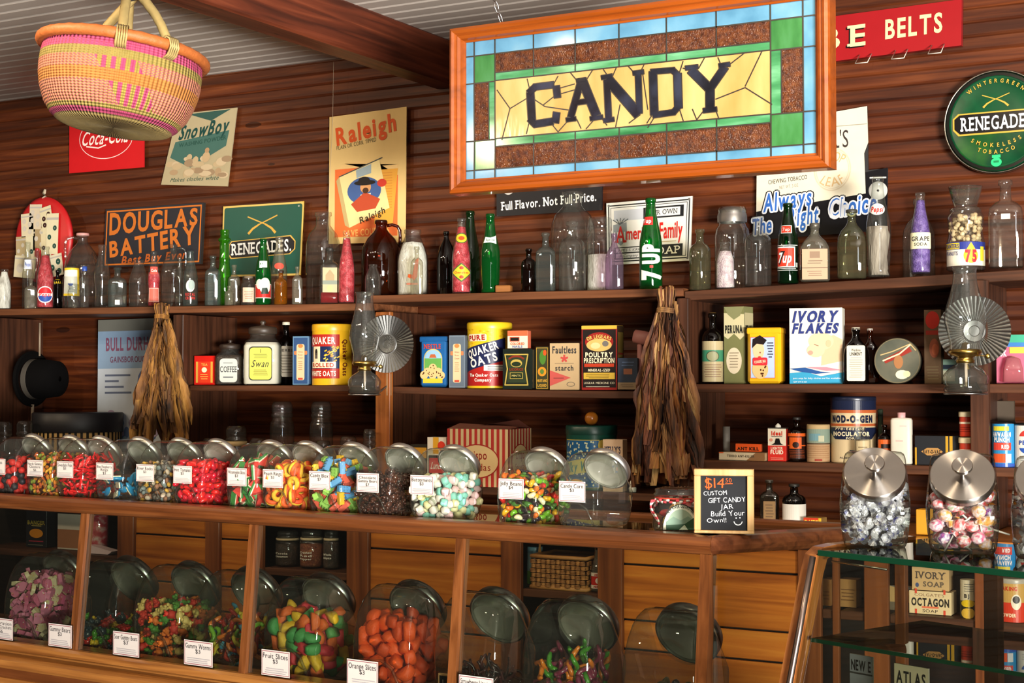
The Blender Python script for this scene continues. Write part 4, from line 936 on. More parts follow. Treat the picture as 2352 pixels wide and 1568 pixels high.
B('sprite', 1988, 2045, 405, 'tall swirled clear bottle with a pale disc on its neck', gl=CLEAR, extra=tagring, labels=((.60, .73, .8, lambda g, w, h: (g.ell(-w*.05, 0, w*.4, h*.45, '#d9d4cc', 0, 18), g.text('Pepsi', -w*.05, 0, h*.4, '#c8342c', 1, w=w*.6, bold=.03, shear=.2))),), fill=(sheen(['#8a7d70', '#b5a99b', '#6d6258'], 30, .6, (1, 1, .2), bump=1), .5, .3))
B('flask', 2073, 2146, 456, 'clear flat flask behind the purple filled grape bottle', 'b')
B('soda', 2090, 2137, 442, 'grape soda bottle packed with purple shreds', fill=(VIOF, .9, .05), labels=((.30, .50, .95, lambda g, w, h: (g.rrect(-w/2, -h/2, w/2, h/2, h*.1, '#e8e2b8'), g.text('GRAPE', 0, h*.12, h*.28, '#33303a', 1, w=w*.72, bold=.03), g.text('SODA', 0, -h*.22, h*.18, '#33303a', 1, w=w*.5, bold=.02))),))
NUT = sheen(['#a58a62', '#c7ad82', '#d9c49a'], 30, .6, bump=.4)
def peanuts(t, r, h):
    rn = random.Random(3)
    for k in range(72):
        a = rn.uniform(0, 6.283); z = rn.uniform(.37, .64); q = r*rn.uniform(.55, .78)
        b = MB(); s = r*.15
        M = Matrix.Rotation(rn.uniform(0, 3), 4, 'X') @ Matrix.Rotation(rn.uniform(0, 3), 4, 'Z')
        b.lathe([(s*.1, -s*1.5), (s*.8, -s*1.1), (s*.9, -s*.6), (s*.6, 0), (s*.9, s*.6), (s*.8, s*1.1), (s*.1, s*1.5)], NUT, 8, M4=M)
        b.build('peanut', t, (q*math.cos(a), q*math.sin(a), z*h))
    b = MB(); b.lathe([(r*.76, h*.69), (r*.82, h*.70), (r*.82, h*.735), (r*.66, h*.75), (r*.6, h*.76), (r*.72, h*.86), (r*.88, h*.99), (r*.9, h), (r*.84, h*.985), (r*.6, h*.80), (r*.01, h*.78)], CLEAR, 26, caps=False); b.build('tumbler_lid', t)
B('peanut', 2174, 2260, 429, 'glass jar of peanuts with a flared tumbler lid and a yellow band', extra=peanuts, name='peanut_jar', cat='jar', labels=((.05, .33, .97, lambda g, w, h: (g.rect(-w/2, -h/2, w/2, h/2, '#e6dfca'), g.rect(-w/2, h*.18, w/2, h/2, '#2a3684', 1), g.rect(-w/2, h*.2, -w*.12, h*.46, '#d9bd30', 2), g.text('PLANTERS', -w*.3, h*.33, h*.18, '#27357c', 3, w=w*.34, bold=.03), g.text('PEANUTS', -w*.3, h*.02, h*.16, '#5a5a80', 3, w=w*.3, bold=.02), g.ell(w*.1, -h*.08, w*.14, h*.32, '#e9c62c', 2, 18), g.text('75', w*.1, -h*.08, h*.5, '#c8242c', 3, w=w*.22, bold=.06), g.poly([(w*.02, h*.2), (w*.1, h*.48), (w*.18, h*.2)], '#e9c62c', 2), g.rect(w*.3, -h*.3, w*.4, h*.3, '#d9bd30', 2))),))
B('med', 2271, 2347, 413, 'large square clear bottle with a white sticker, last on the right', labels=((.54, .60, .26, plain('#e9e4d2')),))
# ------------------------------------------------------------------ cartons, tins and jars on the shelves
def place(u0, u1, vt, Y):
    uc = (u0+u1)/2; p = onY(uc, vt, Y); return p, (u1-u0)*dep(p)/FPX
def carton(u0, u1, vt, zb, label, col, draw=None, depth=.05, Y=-.26, rot=0, name='carton', cat='box', topcol=None, sidedraw=None, ch=.0015, rough=.5, group=None, top=None):
    """box whose front face fills u0..u1; rot turns the front towards +X (towards the viewer)"""
    p, w = place(u0, u1, vt, Y); va = va_of(p); r = R(rot)
    w = w/max(.3, math.cos(va-r)); h = p.z-zb-.001
    loc = Vector((p.x, Y, zb+.001))
    t = thing(name, label, cat, tuple(loc), r, group)
    m = paint(col, rough) if isinstance(col, str) else col
    b = MB(); b.box((0, depth/2, h/2), (w, depth, h), m, ch=ch); b.build('body', t)
    if topcol: b = MB(); b.box((0, depth/2, h+.0006), (w*.98, depth*.98, .001), paint(topcol, rough)); b.build('top_flap', t)
    if draw: g = G(); draw(g, w, h); g.emit('printed_front', t, flat(-.0002, 0, h/2), rough)
    if sidedraw: g = G(); sidedraw(g, depth, h); g.emit('printed_side', t, side(w/2+.0002, depth/2, h/2), rough)
    if top: top(t, w, h, depth)
    return t, w, h
def can(u0, u1, vt, zb, label, col, draw=None, lid=None, lidh=.08, Y=-.22, name='tin_can', cat='tin', extra=None, turn=0, rough=.35, lidr=1.02, group=None):
    p, w = place(u0, u1, vt, Y); r = w/2; h = p.z-zb-.001
    t = thing(name, label, cat, (p.x, Y, zb+.001), va_of(p)+turn, group)
    m = paint(col, rough) if isinstance(col, str) else col
    hb = h*(1-lidh) if lid else h
    b = MB(); b.lathe([(r*.01, .001), (r*.97, 0), (r, .003), (r, hb-.002), (r*.97, hb), (r*.9, hb-.002), (r*.01, hb-.002)], m, 40, caps=False); b.build('body', t)
    if draw: g = G(True); draw(g, r*math.pi, hb); g.emit('printed_wrap', t, cyl(r, hb/2), rough)
    if lid:
        b = MB(); k = r*lidr; b.lathe([(k, hb-.003), (k*1.01, hb), (k*1.01, h-.004), (k*.98, h), (k*.9, h-.002), (k*.01, h-.002)], paint(lid, rough) if isinstance(lid, str) else lid, 40, caps=False); b.build('lid', t)
    if extra: extra(t, r, h)
    return t
ZL, ZR, ZLR, ZLM, ZLL, ZB = 1.449, 1.4525, 1.230, 1.126, 1.125, 1.051
zm = lambda u: zmid(xat(u))+.001-.004*max(0, 1-((u-1183)/278)**2)
# ---- left bay
def d(g, w, h):
    g.rect(-w/2, -h/2, w/2, h/2, '#c22018'); g.rect(-w*.33, -h*.42, w*.33, h*.3, '#cf3a20', 1)
    for s in (-1, 1): g.rect(s*w*.36-w*.05, -h*.42, s*w*.36+w*.05, h*.3, '#c9963f', 2)
    g.ell(0, h*.02, w*.13, h*.09, '#e4d8b4', 2, 16); g.text('TEA', 0, h*.2, h*.08, '#d9b050', 2, w=w*.3, bold=.02); g.lines(-w*.2, -h*.32, w*.2, -h*.1, 3, '#d9b050', 2)
carton(447, 493, 817, ZL, 'small bright red tin at the left end of the shelf', '#c01f1a', d, .045, -.262, 8, 'tea_tin', 'tin', rough=.25)
DARKC = sheen(['#120b07', '#2a1c12', '#3a2919'], 60, .6, bump=.6)
def sqjar(u0, u1, vt, zb, label, fillm, lidm, draw, dz, Y=-.225):
    p, w = place(u0, u1, vt, Y); h = p.z-zb-.001; r = w/2
    t = thing('canister_jar', label, 'jar', (p.x, Y, zb+.001), va_of(p)-.12)
    b = MB(); b.loft([(r*.9, r*.9, .001, 6), (r, r, .006, 6), (r, r, h*.60, 6), (r*.9, r*.9, h*.68, 5), (r*.72, r*.72, h*.72, 2), (r*.68, r*.68, h*.80, 2)], CLEAR, 32, caps=False); b.build('glass', t)
    b = MB(); b.loft([(r*.93, r*.93, .004, 6), (r*.955, r*.955, .008, 6), (r*.955, r*.955, h*.60, 6), (r*.86, r*.86, h*.66, 5), (r*.02, r*.02, h*.67, 2)], fillm, 32, caps=False); b.build('contents', t)
    b = MB(); b.lathe([(r*.74, h*.79), (r*.78, h*.80), (r*.78, h*.87), (r*.7, h*.90), (r*.16, h*.92), (r*.1, h*.94), (r*.17, h*.97), (r*.12, h), (r*.01, h)], lidm, 28, caps=False); b.build('lid', t)
    g = G(); draw(g, w*.62, h*.52); g.emit('paper_label', t, flat(-r-.0006, 0, h*dz))
def d(g, w, h): g.rrect(-w/2, -h/2, w/2, h/2, w*.2, '#b9bcb4'); g.text('COFFEE', 0, h*.05, h*.24, '#26262a', 1, w=w*.95, bold=.01, serif=True); g.lines(-w*.3, -h*.35, w*.3, -h*.2, 1, '#55585a'); g.lines(-w*.3, h*.28, w*.3, h*.36, 1, '#55585a')
sqjar(497, 561, 780, ZL, 'square glass jar of dark coffee with a dark lid', DARKC, paint('#2c2018', .5), d, .32)
def d(g, w, h):
    k = '#23241a'; g.rrect(-w*.5, -h*.5, w*.5, h*.5, w*.16, k); g.rrect(-w*.47, -h*.47, w*.47, h*.47, w*.15, '#d3cf4e', 1)
    g.text('Swan', 0, h*.0, h*.2, k, 2, w=w*.72, shear=.3, bold=.01); g.lines(-w*.3, h*.14, w*.3, h*.3, 3, '#6b6a2c', 2); g.line([(0, h*.32), (0, h*.42)], .002, k, 2); g.lines(-w*.35, -h*.36, w*.35, -h*.16, 4, '#6b6a2c', 2)
sqjar(562, 646, 736, ZL, 'large square jar of white powder with a yellow label', paint('#dcd6c8', .6), paint('#3a2f26', .45), d, .33)
def cordthing():
    p = onY(497, 880, -.1); b = MB()
    b.tube([(-.04, -.02, .006), (-.02, -.03, .05), (.0, -.02, .10), (.03, 0, .125), (.055, .01, .10)], .006, paint('#1b1a1d', .5), 8)
    b.tube([(.0, .0, .02), (.0, 0, .07), (.02, 0, .12)], [.03, .028, .016], paint('#3a3f4c', .5), 12)
    tag(b.build('iron_with_cord', loc=(p.x+.06, -.115, ZL+.001)), 'dark bluish iron with a cord behind the coffee jar', 'iron')
cordthing()
bottle('chem', 638, 676, 740, 'dark bottle with a cream label left of the blue carton', zb=ZL+.001, gl=BLACKG, Y=-.09, cap=(paint('#d6cdb4', .5), .07, .46), labels=((.13, .62, .97, plain('#cfc4ae', None, [('HERBS', 0, .36, .09, .6, '#4a4238')], (-.4, .25, 7, '#8a7f6c'))),))
def blue_carton(g, w, h):
    g.rect(-w/2, -h/2, w/2, h/2, '#5f84a4'); g.rect(-w*.44, -h*.47, w*.44, h*.47, '#2d4a74', 1)
    g.rrect(-w*.25, -h*.4, w*.25, h*.34, w*.12, '#d8b890', 2); g.rrect(-w*.42, h*.12, w*.42, h*.2, w*.06, '#b5744a', 1.5)
    g.ell(0, h*.3, w*.16, h*.04, '#cf7a3f', 3, 12); g.text('White', 0, h*.18, h*.03, '#7a4a2c', 3, w=w*.3); g.text('Rose', 0, h*.12, h*.03, '#7a4a2c', 3, w=w*.25); g.text('Cream', 0, h*.06, h*.03, '#7a4a2c', 3, w=w*.3)
    g.lines(-w*.15, -h*.2, w*.15, h*.0, 5, '#a87a54', 3); g.rect(-w*.15, -h*.39, w*.15, -h*.35, '#b3402e', 3)
carton(673, 709, 772, ZL, 'narrow blue carton between the dark bottle and the yellow oats tin', '#3c5a80', blue_carton, .045, -.262, 8)
def d(g, w, h):
    r_, y_, k = '#a3241c', '#d8a41e', '#2a2522'
    g.rect(-w*.5, -h*.5, w*.5, h*.5, y_); g.rect(-w*.5, -h*.36, w*.12, h*.42, '#15254a', 1); g.rect(-w*.5, h*.2, w*.12, h*.42, r_, 2); g.rect(-w*.5, -h*.38, w*.12, -h*.2, r_, 2)
    g.text('QUAKER', -w*.18, h*.31, h*.12, '#f0e6cf', 3, w=w*.46, bold=.03); g.rect(-w*.36, -h*.08, -w*.2, h*.2, '#e2d2ae', 2); g.ell(-w*.28, h*.1, w*.03, h*.06, k, 3, 10); g.rect(-w*.31, -h*.02, -w*.25, h*.08, '#5a5048', 3)
    for i in range(26): x, z = random.uniform(-.17, .09), random.uniform(-.1, .19); g.line([(x*w, z*h), ((x+.03)*w, (z+.02)*h)], .004, random.choice(['#d8a41e', '#c98420', '#e0bd4a']), 3)
    g.rect(-w*.4, -h*.19, w*.06, -h*.08, '#ecdcb4', 3); g.text('ROLLED', -w*.17, -h*.135, h*.075, r_, 4, w=w*.4, bold=.04)
    g.text('WHITE OATS', -w*.18, -h*.29, h*.09, '#f0e6cf', 3, w=w*.48, bold=.02)
    g.text('Quaker Oats', w*.22, h*.0, h*.10, '#5a1a14', 3, w=h*.66, bold=.03, rot=-math.pi/2)
can(718, 808, 745, ZL, 'yellow and red rolled oats tin left of the left oil lamp', '#d8a41e', d, '#dca81e', .1)
# ---- left bay lower part
p = onY(298, 860, -.05)
def d(g, w, h):
    g.rect(-w/2, -h/2, w/2, h/2, '#b4bcc4'); g.rect(-w/2, h*.12, w/2, h/2, '#7f97b0', 1); g.rect(-w/2, h*.41, w/2, h/2, '#6a6a62', 1.5)
    g.text('BULL DURHAM', w*.06, h*.31, h*.1, '#7a4a62', 2, w=w*.86, bold=.03); g.text('GAINSBOROUGH', w*.0, h*.19, h*.045, '#6d4258', 2, w=w*.6, bold=.02)
    for i, s in enumerate((.4, .22, .3, .42)): g.rect(-w*.38, h*(.06-.045*i), -w*.38+w*s, h*(.075-.045*i), '#5c6478', 2)
    for q in range(30): g.ell(random.uniform(-w*.45, w*.45), random.uniform(-h*.48, -h*.18), w*random.uniform(.03, .09), h*random.uniform(.02, .05), random.choice(['#8fa8b8', '#5b6f94', '#a8b4bc', '#6f88a8', '#9a8aa0', '#4a5a80']), 2+.05*q, 10)
    g.ell(w*.24, h*.02, w*.1, h*.09, '#54648c', 4, 14); g.poly([(w*.1, -h*.2), (w*.4, -h*.18), (w*.36, 0), (w*.18, 0)], '#5a6890', 3.9)
quad_sign('paper_poster', 'pale blue tobacco poster standing behind the smaller tobacco bundle', 'poster', [(226, 735), (372, 730), (369, 1030), (223, 1030)], -.045, .004, paint('#8a929a', .6), d, .5)
b0 = onY(184, 950, -.16); hr = 101*dep(b0)/FPX
t = thing('hat_box', 'round black and cream striped hat box at the left', 'hat box', (b0.x, -.172, ZLL+.001), va_of(b0))
hh = b0.z+.005-ZLL
b = MB(); b.loft([(hr*.01, hr*.01, .001, 2), (hr*.97, hr*.74, 0, 2), (hr*.97, hr*.74, hh*.72, 2)], paint('#c7a263', .6), 48, caps=False); b.build('body', t)
g = G(True)
for i in range(26):
    a = -1.62+i*.129; g.rect((a)*hr, .004, (a+.056)*hr, hh*.72, '#15130f', 0)
g.emit('printed_stripes', t, cyl(hr*.972, 0, 0, hr*.742), .5)
b = MB(); b.loft([(hr, hr*.765, hh*.66, 2), (hr*1.005, hr*.77, hh*.67, 2), (hr*1.005, hr*.77, hh*.985, 2), (hr*.98, hr*.75, hh, 2), (.01, .01, hh, 2)], paint('#16151a', .45), 48, caps=False); b.build('lid', t)
p = onY(80, 870, -.15)
t = thing('felt_hat', 'black felt hat with a grey band standing on edge above the hat box', 'hat', (p.x, -.16, p.z), 0)
HB = paint('#060505', .95, spec=.1); MH = Matrix.Rotation(R(-78), 4, 'Z') @ Matrix.Rotation(math.pi/2, 4, 'X')
b = MB(); b.loft([(.118, .105, -.004, 2), (.125, .11, 0, 2), (.122, .108, .008, 2), (.085, .075, .006, 2)], HB, 40, caps=False, M4=MH); b.build('brim', t)
b = MB(); b.loft([(.088, .078, .0, 2), (.086, .076, -.06, 2), (.080, .070, -.11, 2), (.05, .04, -.128, 2), (.01, .01, -.122, 2)], HB, 36, caps=False, M4=MH); b.build('crown', t)
b = MB(); b.loft([(.0895, .0795, -.004, 2), (.0885, .0785, -.026, 2)], paint('#4a453e', .9, spec=.1), 36, caps=False, M4=MH); b.build('hat_band', t)
b = MB(); b.tube([(0, 0, ZLL+.11-p.z), (0, 0, -.10)], .006, paint('#8a7a66', .6), 8); b.tube([(.004, .03, .09), (.004, .03, ZLL+.57-p.z)], .004, paint('#8a7a66', .6), 8); b.build('peg_stand', t)
JL = [(620, 676, 922, 'Berry', 'tall glass jar of tan spice with a white written label, left of its pair'), (711, 765, 922, 'Whole Cloves', 'tall glass jar with a white written label, right of its pair')]
SPICE = sheen(['#5b3a22', '#7d5532', '#94693f'], 80, .7, bump=.8); SPICED = sheen(['#1c120c', '#33211a', '#4a3020'], 80, .7, bump=.8); SPICER = sheen(['#5a1f12', '#8a4422', '#6e2c16', '#a8683a'], 70, .7, bump=.8)
def glassjar(u0, u1, vt, zb, label, fillm=None, lev=.45, txt=None, Y=-.2, cork=None, lidm=None, name='glass_jar', dark=True):
    p, w = place(u0, u1, vt, Y); r = w/2; h = p.z-zb-.001
    t = thing(name, label, 'jar', (p.x, Y, zb+.001), va_of(p))
    b = MB(); b.lathe([(r*.02, .004), (r*.9, .001), (r, .008), (r, h*.66), (r*.92, h*.73), (r*.8, h*.76), (r*.8, h*.80)], CLEAR, 30, caps=False); b.build('glass', t)
    b = MB(); b.lathe([(r*.8, h*.79), (r*.9, h*.8), (r*.9, h*.83), (r*.8, h*.85), (r*.86, h*.88), (r*.86, h*.95), (r*.7, h), (r*.02, h)], lidm or CLEAR, 30, caps=False); b.build('lid', t)
    if cork: b = MB(); b.lathe([(r*.83, h*.735), (r*.93, h*.74), (r*.93, h*.79), (r*.83, h*.80)], cork, 30, caps=False); b.build('seal', t)
    if fillm: b = MB(); b.lathe([(r*.02, .006), (r*.9, .005), (r*.94, .012), (r*.94, h*lev), (r*.02, h*lev+r*.1)], fillm, 30, caps=False); b.build('contents', t)
    if txt:
        g = G(True); 
        if dark: g.rect(-r*.7, -h*.09, r*.7, h*.09, '#14120f')
        ws = txt.split(' ')
        for i, s in enumerate(ws): g.text(s, -r*.05, h*.05*(len(ws)-1)*.8-i*h*.085, h*.055, '#dad6cb', 1, w=r*1.1, jit=.08, bold=.02)
        g.emit('written_label', t, cyl(r+.0006, h*.34, -.5))
    return t
for i, (u0, u1, vt, tx, lb) in enumerate(JL): glassjar(u0, u1, vt, ZLL, lb, [SPICE, None][i], .36, tx)
glassjar(515, 570, 978, ZB, 'squat glass jar with a cork coloured seal just above the candy jars', SPICED, .5, None, -.36, paint('#b59a6a', .7))
for i, (u0, u1, vt, lb) in enumerate(((462, 512, 1006, 'round glass jar top left of the cork sealed jar'), (571, 616, 1006, 'round glass jar top right of the cork sealed jar'), (668, 708, 1014, 'small glass jar top left of the clove jar'), (722, 762, 1012, 'small glass jar top directly under the clove jar'), (778, 822, 1002, 'clip top glass jar near the orange pine upright'), (832, 866, 985, 'narrow faceted glass jar against the orange pine upright'), (-8, 30, 968, 'glass jar at the far left edge under the hat'), (36, 78, 966, 'glass jar of dark sweets left of the striped hat box'))):
    glassjar(u0, u1, vt, ZB, lb, [SPICED, SPICE, SPICER][i % 3], .5, None, -.36)
# ---- middle bay, middle shelf
def d(g, w, h):
    g.text('NESTLE', -w*.02, h*.31, h*.09, '#c2402c', 3, w=w*.62, bold=.03, serif=True); g.ell(0, h*.06, w*.34, h*.2, '#c9b568', 1, 24, 0, 180); g.rect(-w*.34, -h*.2, w*.34, h*.06, '#c9b568', 1)
    g.ell(0, h*.06, w*.31, h*.18, '#8fb6cf', 2, 24, 0, 180); g.rect(-w*.31, -h*.14, w*.31, h*.07, '#5f9a4a', 2); g.poly([(-w*.14, h*.08), (w*.14, h*.08), (w*.08, h*.15), (-w*.08, h*.15)], '#b0603a', 3)
    for x, z in ((-.2, -.2), (0, -.12), (.2, -.2), (-.32, -.26), (.3, -.27), (0, -.26)):
        g.ell(x*w, z*h, w*.15, h*.085, '#d8b27a', 4, 14)
        for q in range(4): g.ell((x+random.uniform(-.08, .08))*w, (z+random.uniform(-.05, .05))*h, w*.02, h*.013, '#4a2818', 5, 8)
    g.rect(-w*.36, -h*.42, w*.36, -h*.33, '#d8b838', 5)
def rlid(col):
    def f(t, w, h, dp): b = MB(); b.box((0, dp/2, h-.008), (w+.003, dp+.003, .018), paint(col, .25), ch=.003); b.build('lid', t)
    return f
carton(964, 1026, 773, zm(990), 'blue tin with a picture of cookies at the left of the middle shelf', '#1d5a94', d, .07, -.25, 6, 'cookie_tin', 'tin', rough=.25, ch=.008, top=rlid('#1a548c'))
def d(g, w, h): blue_carton(g, w, h); g.rect(-w/2, -h/2, w/2, h/2, '#6b7884', .5); g.rect(-w*.44, -h*.47, w*.44, h*.47, '#5a6672', 1.2)
carton(1032, 1068, 770, zm(1050), 'narrow grey carton between the blue cookie tin and the big oats tin', '#56616c', d, .028, -.262, 8)
def d(g, w, h):
    g.rect(-w/2, -h/2, w/2, h/2, '#d9b51e')
    for i in range(90): g.ell(random.uniform(-w*.45, w*.45), random.uniform(0, h*.48), w*.02, h*.012, random.choice(['#c79a18', '#e3c64a']), 1, 6)
    g.poly([(-w*.5, -h*.26), (w*.5, h*.14), (w*.5, -h*.5), (-w*.5, -h*.5)], '#a3201c', 2)
    g.poly([(-w*.5, h*.12), (w*.24, h*.34), (w*.24, -h*.03), (-w*.5, -h*.26)], '#1c2348', 3)
    g.rrect(-w*.36, h*.28, -w*.04, h*.4, h*.03, '#e6d6b0', 4); g.text('PURE', -w*.2, h*.34, h*.085, '#9a201c', 5, w=w*.27, bold=.05, rot=.06)
    g.text('QUAKER', -w*.12, h*.14, h*.13, '#efe9dc', 5, w=w*.5, bold=.03, rot=.3); g.text('OATS', -w*.10, -h*.03, h*.14, '#efe9dc', 5, w=w*.42, bold=.03, rot=.28)
    g.rect(-w*.08, -h*.21, w*.26, -h*.11, '#ded6c8', 5); g.lines(-w*.05, -h*.2, w*.22, -h*.12, 2, '#5a5660', 6)
    g.text('The Quaker Oats', -w*.1, -h*.28, h*.05, '#efe9dc', 5, w=w*.44, bold=.03); g.text('Company', -w*.1, -h*.36, h*.05, '#efe9dc', 5, w=w*.25, bold=.03)
    g.rect(-w/2, -h*.5, w/2, -h*.46, '#d9b51e', 6); g.rect(w*.28, h*.2, w*.34, h*.34, '#8a201c', 4)
can(1074, 1175, 741, zm(1120)+.001, 'large yellow, blue and red oats tin on the middle shelf', '#d9b51e', d, '#dcb81e', .09, Y=-.19)
def d(g, w, h):
    gd = '#b09a4a'; g.rect(-w/2, -h/2, w/2, h/2, '#1a211c'); k = [(-w*.42, h*.36), (w*.36, h*.36), (w*.28, 0), (w*.36, -h*.4), (-w*.42, -h*.4), (-w*.34, 0)]
    g.line(k+[k[0]], .004, gd, 2); g.poly([(x*.86-.0*w, y*.86) for x, y in k], '#2e3826', 1); g.ell(-w*.03, h*.14, w*.2, h*.1, gd, 3, 18); g.ell(-w*.03, h*.12, w*.16, h*.06, '#25301f', 4, 18)
    g.text('LICORICE', -w*.03, -h*.01, h*.06, '#8a2f20', 4, w=w*.46, bold=.03); g.rect(-w*.25, -h*.25, w*.19, -h*.09, gd, 3); g.rect(-w*.23, -h*.235, w*.17, -h*.105, '#1d2a1a', 4)
    g.text('MINTS', -w*.03, -h*.17, h*.05, '#c9b872', 5, w=w*.3); g.ring(-w*.03, h*.2, w*.3, h*.14, .006, '#7a2f22', 3, a0=20, a1=160)
t, w_, h_ = carton(1155, 1222, 801, zm(1190)+.001, 'black and gold sweets tin right of the big oats tin', '#1a1f1c', d, .04, -.292, 8, 'sweets_tin', 'tin', rough=.25, ch=.003)
def d(g, w, h):
    g.rect(-w/2, -h/2, w/2, h/2, '#d8cbb4'); g.rect(-w/2, h*.2, w/2, h/2, '#d5603c', 1); g.rect(-w*.38, -h*.12, w*.1, h*.14, '#14100e', 2); g.frame(-w*.38, -h*.12, w*.1, h*.14, .002, '#c9553a', 3)
    g.text('COLORED', 0, -h*.24, h*.14, '#d2663c', 3, w=w*.7, bold=.05); g.text('NAILS', 0, -h*.4, h*.12, '#5a6a9a', 3, w=w*.5, bold=.05)
carton(1166, 1212, 759, t.location.z+h_+.001, 'orange and cream nail box on top of the black and gold tin', '#d4694a', d, .03, -.285, 8)
def d(g, w, h):
    g.rect(-w/2, -h/2, w/2, h/2, '#3a3a22'); g.frame(-w*.47, -h*.48, w*.47, h*.48, w*.05, '#b08a34', 1); g.ell(w*.05, h*.25, w*.26, h*.17, '#4a7a2c', 2, 16); g.ell(w*.22, h*.36, w*.14, h*.07, '#c8501e', 3, 12)
    g.ell(0, -h*.08, w*.34, h*.11, '#cf8a26', 2, 18); g.ell(0, -h*.08, w*.16, h*.06, '#587a34', 3, 12); g.text('MUSTANG', 0, -h*.29, h*.06, '#d2a03a', 2, w=w*.75, bold=.04); g.text('LIQUID', 0, -h*.4, h*.06, '#d2a03a', 2, w=w*.7, bold=.04)
carton(1231, 1260, 796, zm(1245), 'narrow green and gold liquid box left of the starch box', '#4a4226', d, .04, -.255, 5)
b = MB(); p = onY(1262, 775, -.23); b.box((0, 0, 0), (.012, .006, .10), paint('#b9935c', .6), ch=.002); b.ico((0, 0, .052), .008, paint('#b9935c', .6), 2); tag(b.build('wooden_stick', loc=(p.x, -.205, zm(1262)+.0505+.028)), 'pale wooden stick standing behind the starch box', 'stick')
def d(g, w, h):
    g.rect(-w/2, -h/2, w/2, h/2, '#b59a72'); g.text('Faultless', 0, h*.36, h*.15, '#2b2b2e', 2, w=w*.82, bold=.02); g.text('starch', 0, -h*.03, h*.11, '#2b2b2e', 2, w=w*.62, bold=.02)
    for k in range(5): g.line([(0, h*.17), (w*.11*math.cos(k*1.257+1.57), h*.17+h*.07*math.sin(k*1.257+1.57))], .006, '#b5423c', 2)
    g.poly([(-w*.5, -h*.08), (w*.22, -h*.24), (-w*.5, -h*.42)], '#b85048', 1); g.lines(-w*.4, -h*.27, 0, -h*.22, 1, '#5a2a2a', 2); g.ring(w*.22, -h*.38, w*.14, h*.05, .0015, '#55514a', 2); g.lines(-w*.4, h*.04, w*.4, h*.1, 1, '#8f7a5c', 1)
carton(1263, 1330, 788, zm(1295), 'worn tan starch box with a red pointer on the middle shelf', '#ad9069', d, .05, -.262, 10, rough=.7)
def d(g, w, h):
    k, rd, yl = '#1c1412', '#8f1f1a', '#c9a43a'
    g.rect(-w/2, -h/2, w/2, h/2, rd); g.rect(-w*.47, -h*.46, w*.47, h*.44, k, 1); g.rect(-w/2, h*.45, w/2, h/2, yl, 2)
    g.ell(0, h*.25, w*.4, h*.15, rd, 2, 24); g.text('DR LEGEARS', 0, h*.335, h*.055, '#d8b860', 4, w=w*.7, arc=w*.9, bold=.02); g.ell(0, h*.2, w*.36, h*.1, '#c9a860', 3, 20); g.ell(-w*.1, h*.19, w*.14, h*.05, '#d9c28a', 4, 12); g.ell(w*.18, h*.22, w*.09, h*.045, '#6a6660', 4, 12)
    g.text('POULTRY', 0, h*.05, h*.075, '#ddd2b0', 3, w=w*.78, bold=.04); g.text('PRESCRIPTION', 0, -h*.04, h*.075, '#ddd2b0', 3, w=w*.86, bold=.03)
    g.rect(-w*.42, -h*.14, w*.42, -h*.09, '#b3381e', 3); g.text('MINERAL-IZED', 0, -h*.19, h*.04, '#ddd2b0', 3, w=w*.62, bold=.03, shear=.2); g.rect(-w*.44, -h*.33, w*.44, -h*.23, yl, 3); g.lines(-w*.38, -h*.32, w*.38, -h*.24, 3, '#5a4a1c', 4); g.text('LEGEAR MEDICINE CO', 0, -h*.39, h*.03, '#ddd2b0', 3, w=w*.86); g.lines(-w*.4, -h*.46, w*.4, -h*.43, 1, '#b8b09a', 3)
def sd(g, w, h): g.rect(-w/2, -h/2, w/2, h/2, '#3a2a1a'); g.rect(-w*.4, -h*.1, w*.4, h*.4, '#6d5a28', 1); g.rect(-w*.4, h*.05, w*.4, h*.08, '#7a2a1c', 2)
carton(1336, 1417, 748, zm(1376), 'tall dark red and black poultry medicine box on the middle shelf', '#5a1a16', d, .055, -.262, 4, topcol='#c9a43a', sidedraw=sd)
def d(g, w, h): g.rect(-w/2, -h/2, w/2, h/2, '#2c3646'); g.rect(-w/2, -h/2, w/2, -h*.28, '#8a7558', 1); g.rect(-w*.2, -h*.02, w*.24, h*.16, '#8f5a42', 1); g.lines(-w*.35, h*.22, w*.35, h*.42, 2, '#4a5a74', 1); g.lines(-w*.35, -h*.44, w*.35, -h*.32, 2, '#6a5844', 2)
carton(1419, 1464, 822, zm(1440)+.002, 'small faded navy box right of the poultry medicine box', '#303a48', d, .04, -.262, 8)
p = onY(1466, 850, -.25)
t = thing('pink_crutch', 'pink wooden crutch handle peeking out left of the larger tobacco bundle', 'crutch', (p.x, -.235, zm(1460)+.001))
PK = paint('#b5776f', .5)
b = MB(); b.box((.0, 0, .07), (.016, .016, .14), PK, ch=.003); b.build('upright', t)
b = MB(); MX = Matrix.Translation((.012, 0, .158)) @ Matrix.Rotation(R(12), 4, 'Y') @ Matrix.Rotation(math.pi/2, 4, 'Y'); b.loft([(.006, .006, -.034, 2), (.02, .017, -.030, 2.4), (.022, .018, 0, 2.4), (.02, .017, .030, 2.4), (.006, .006, .034, 2)], PK, 20, M4=MX); b.build('pad', t)
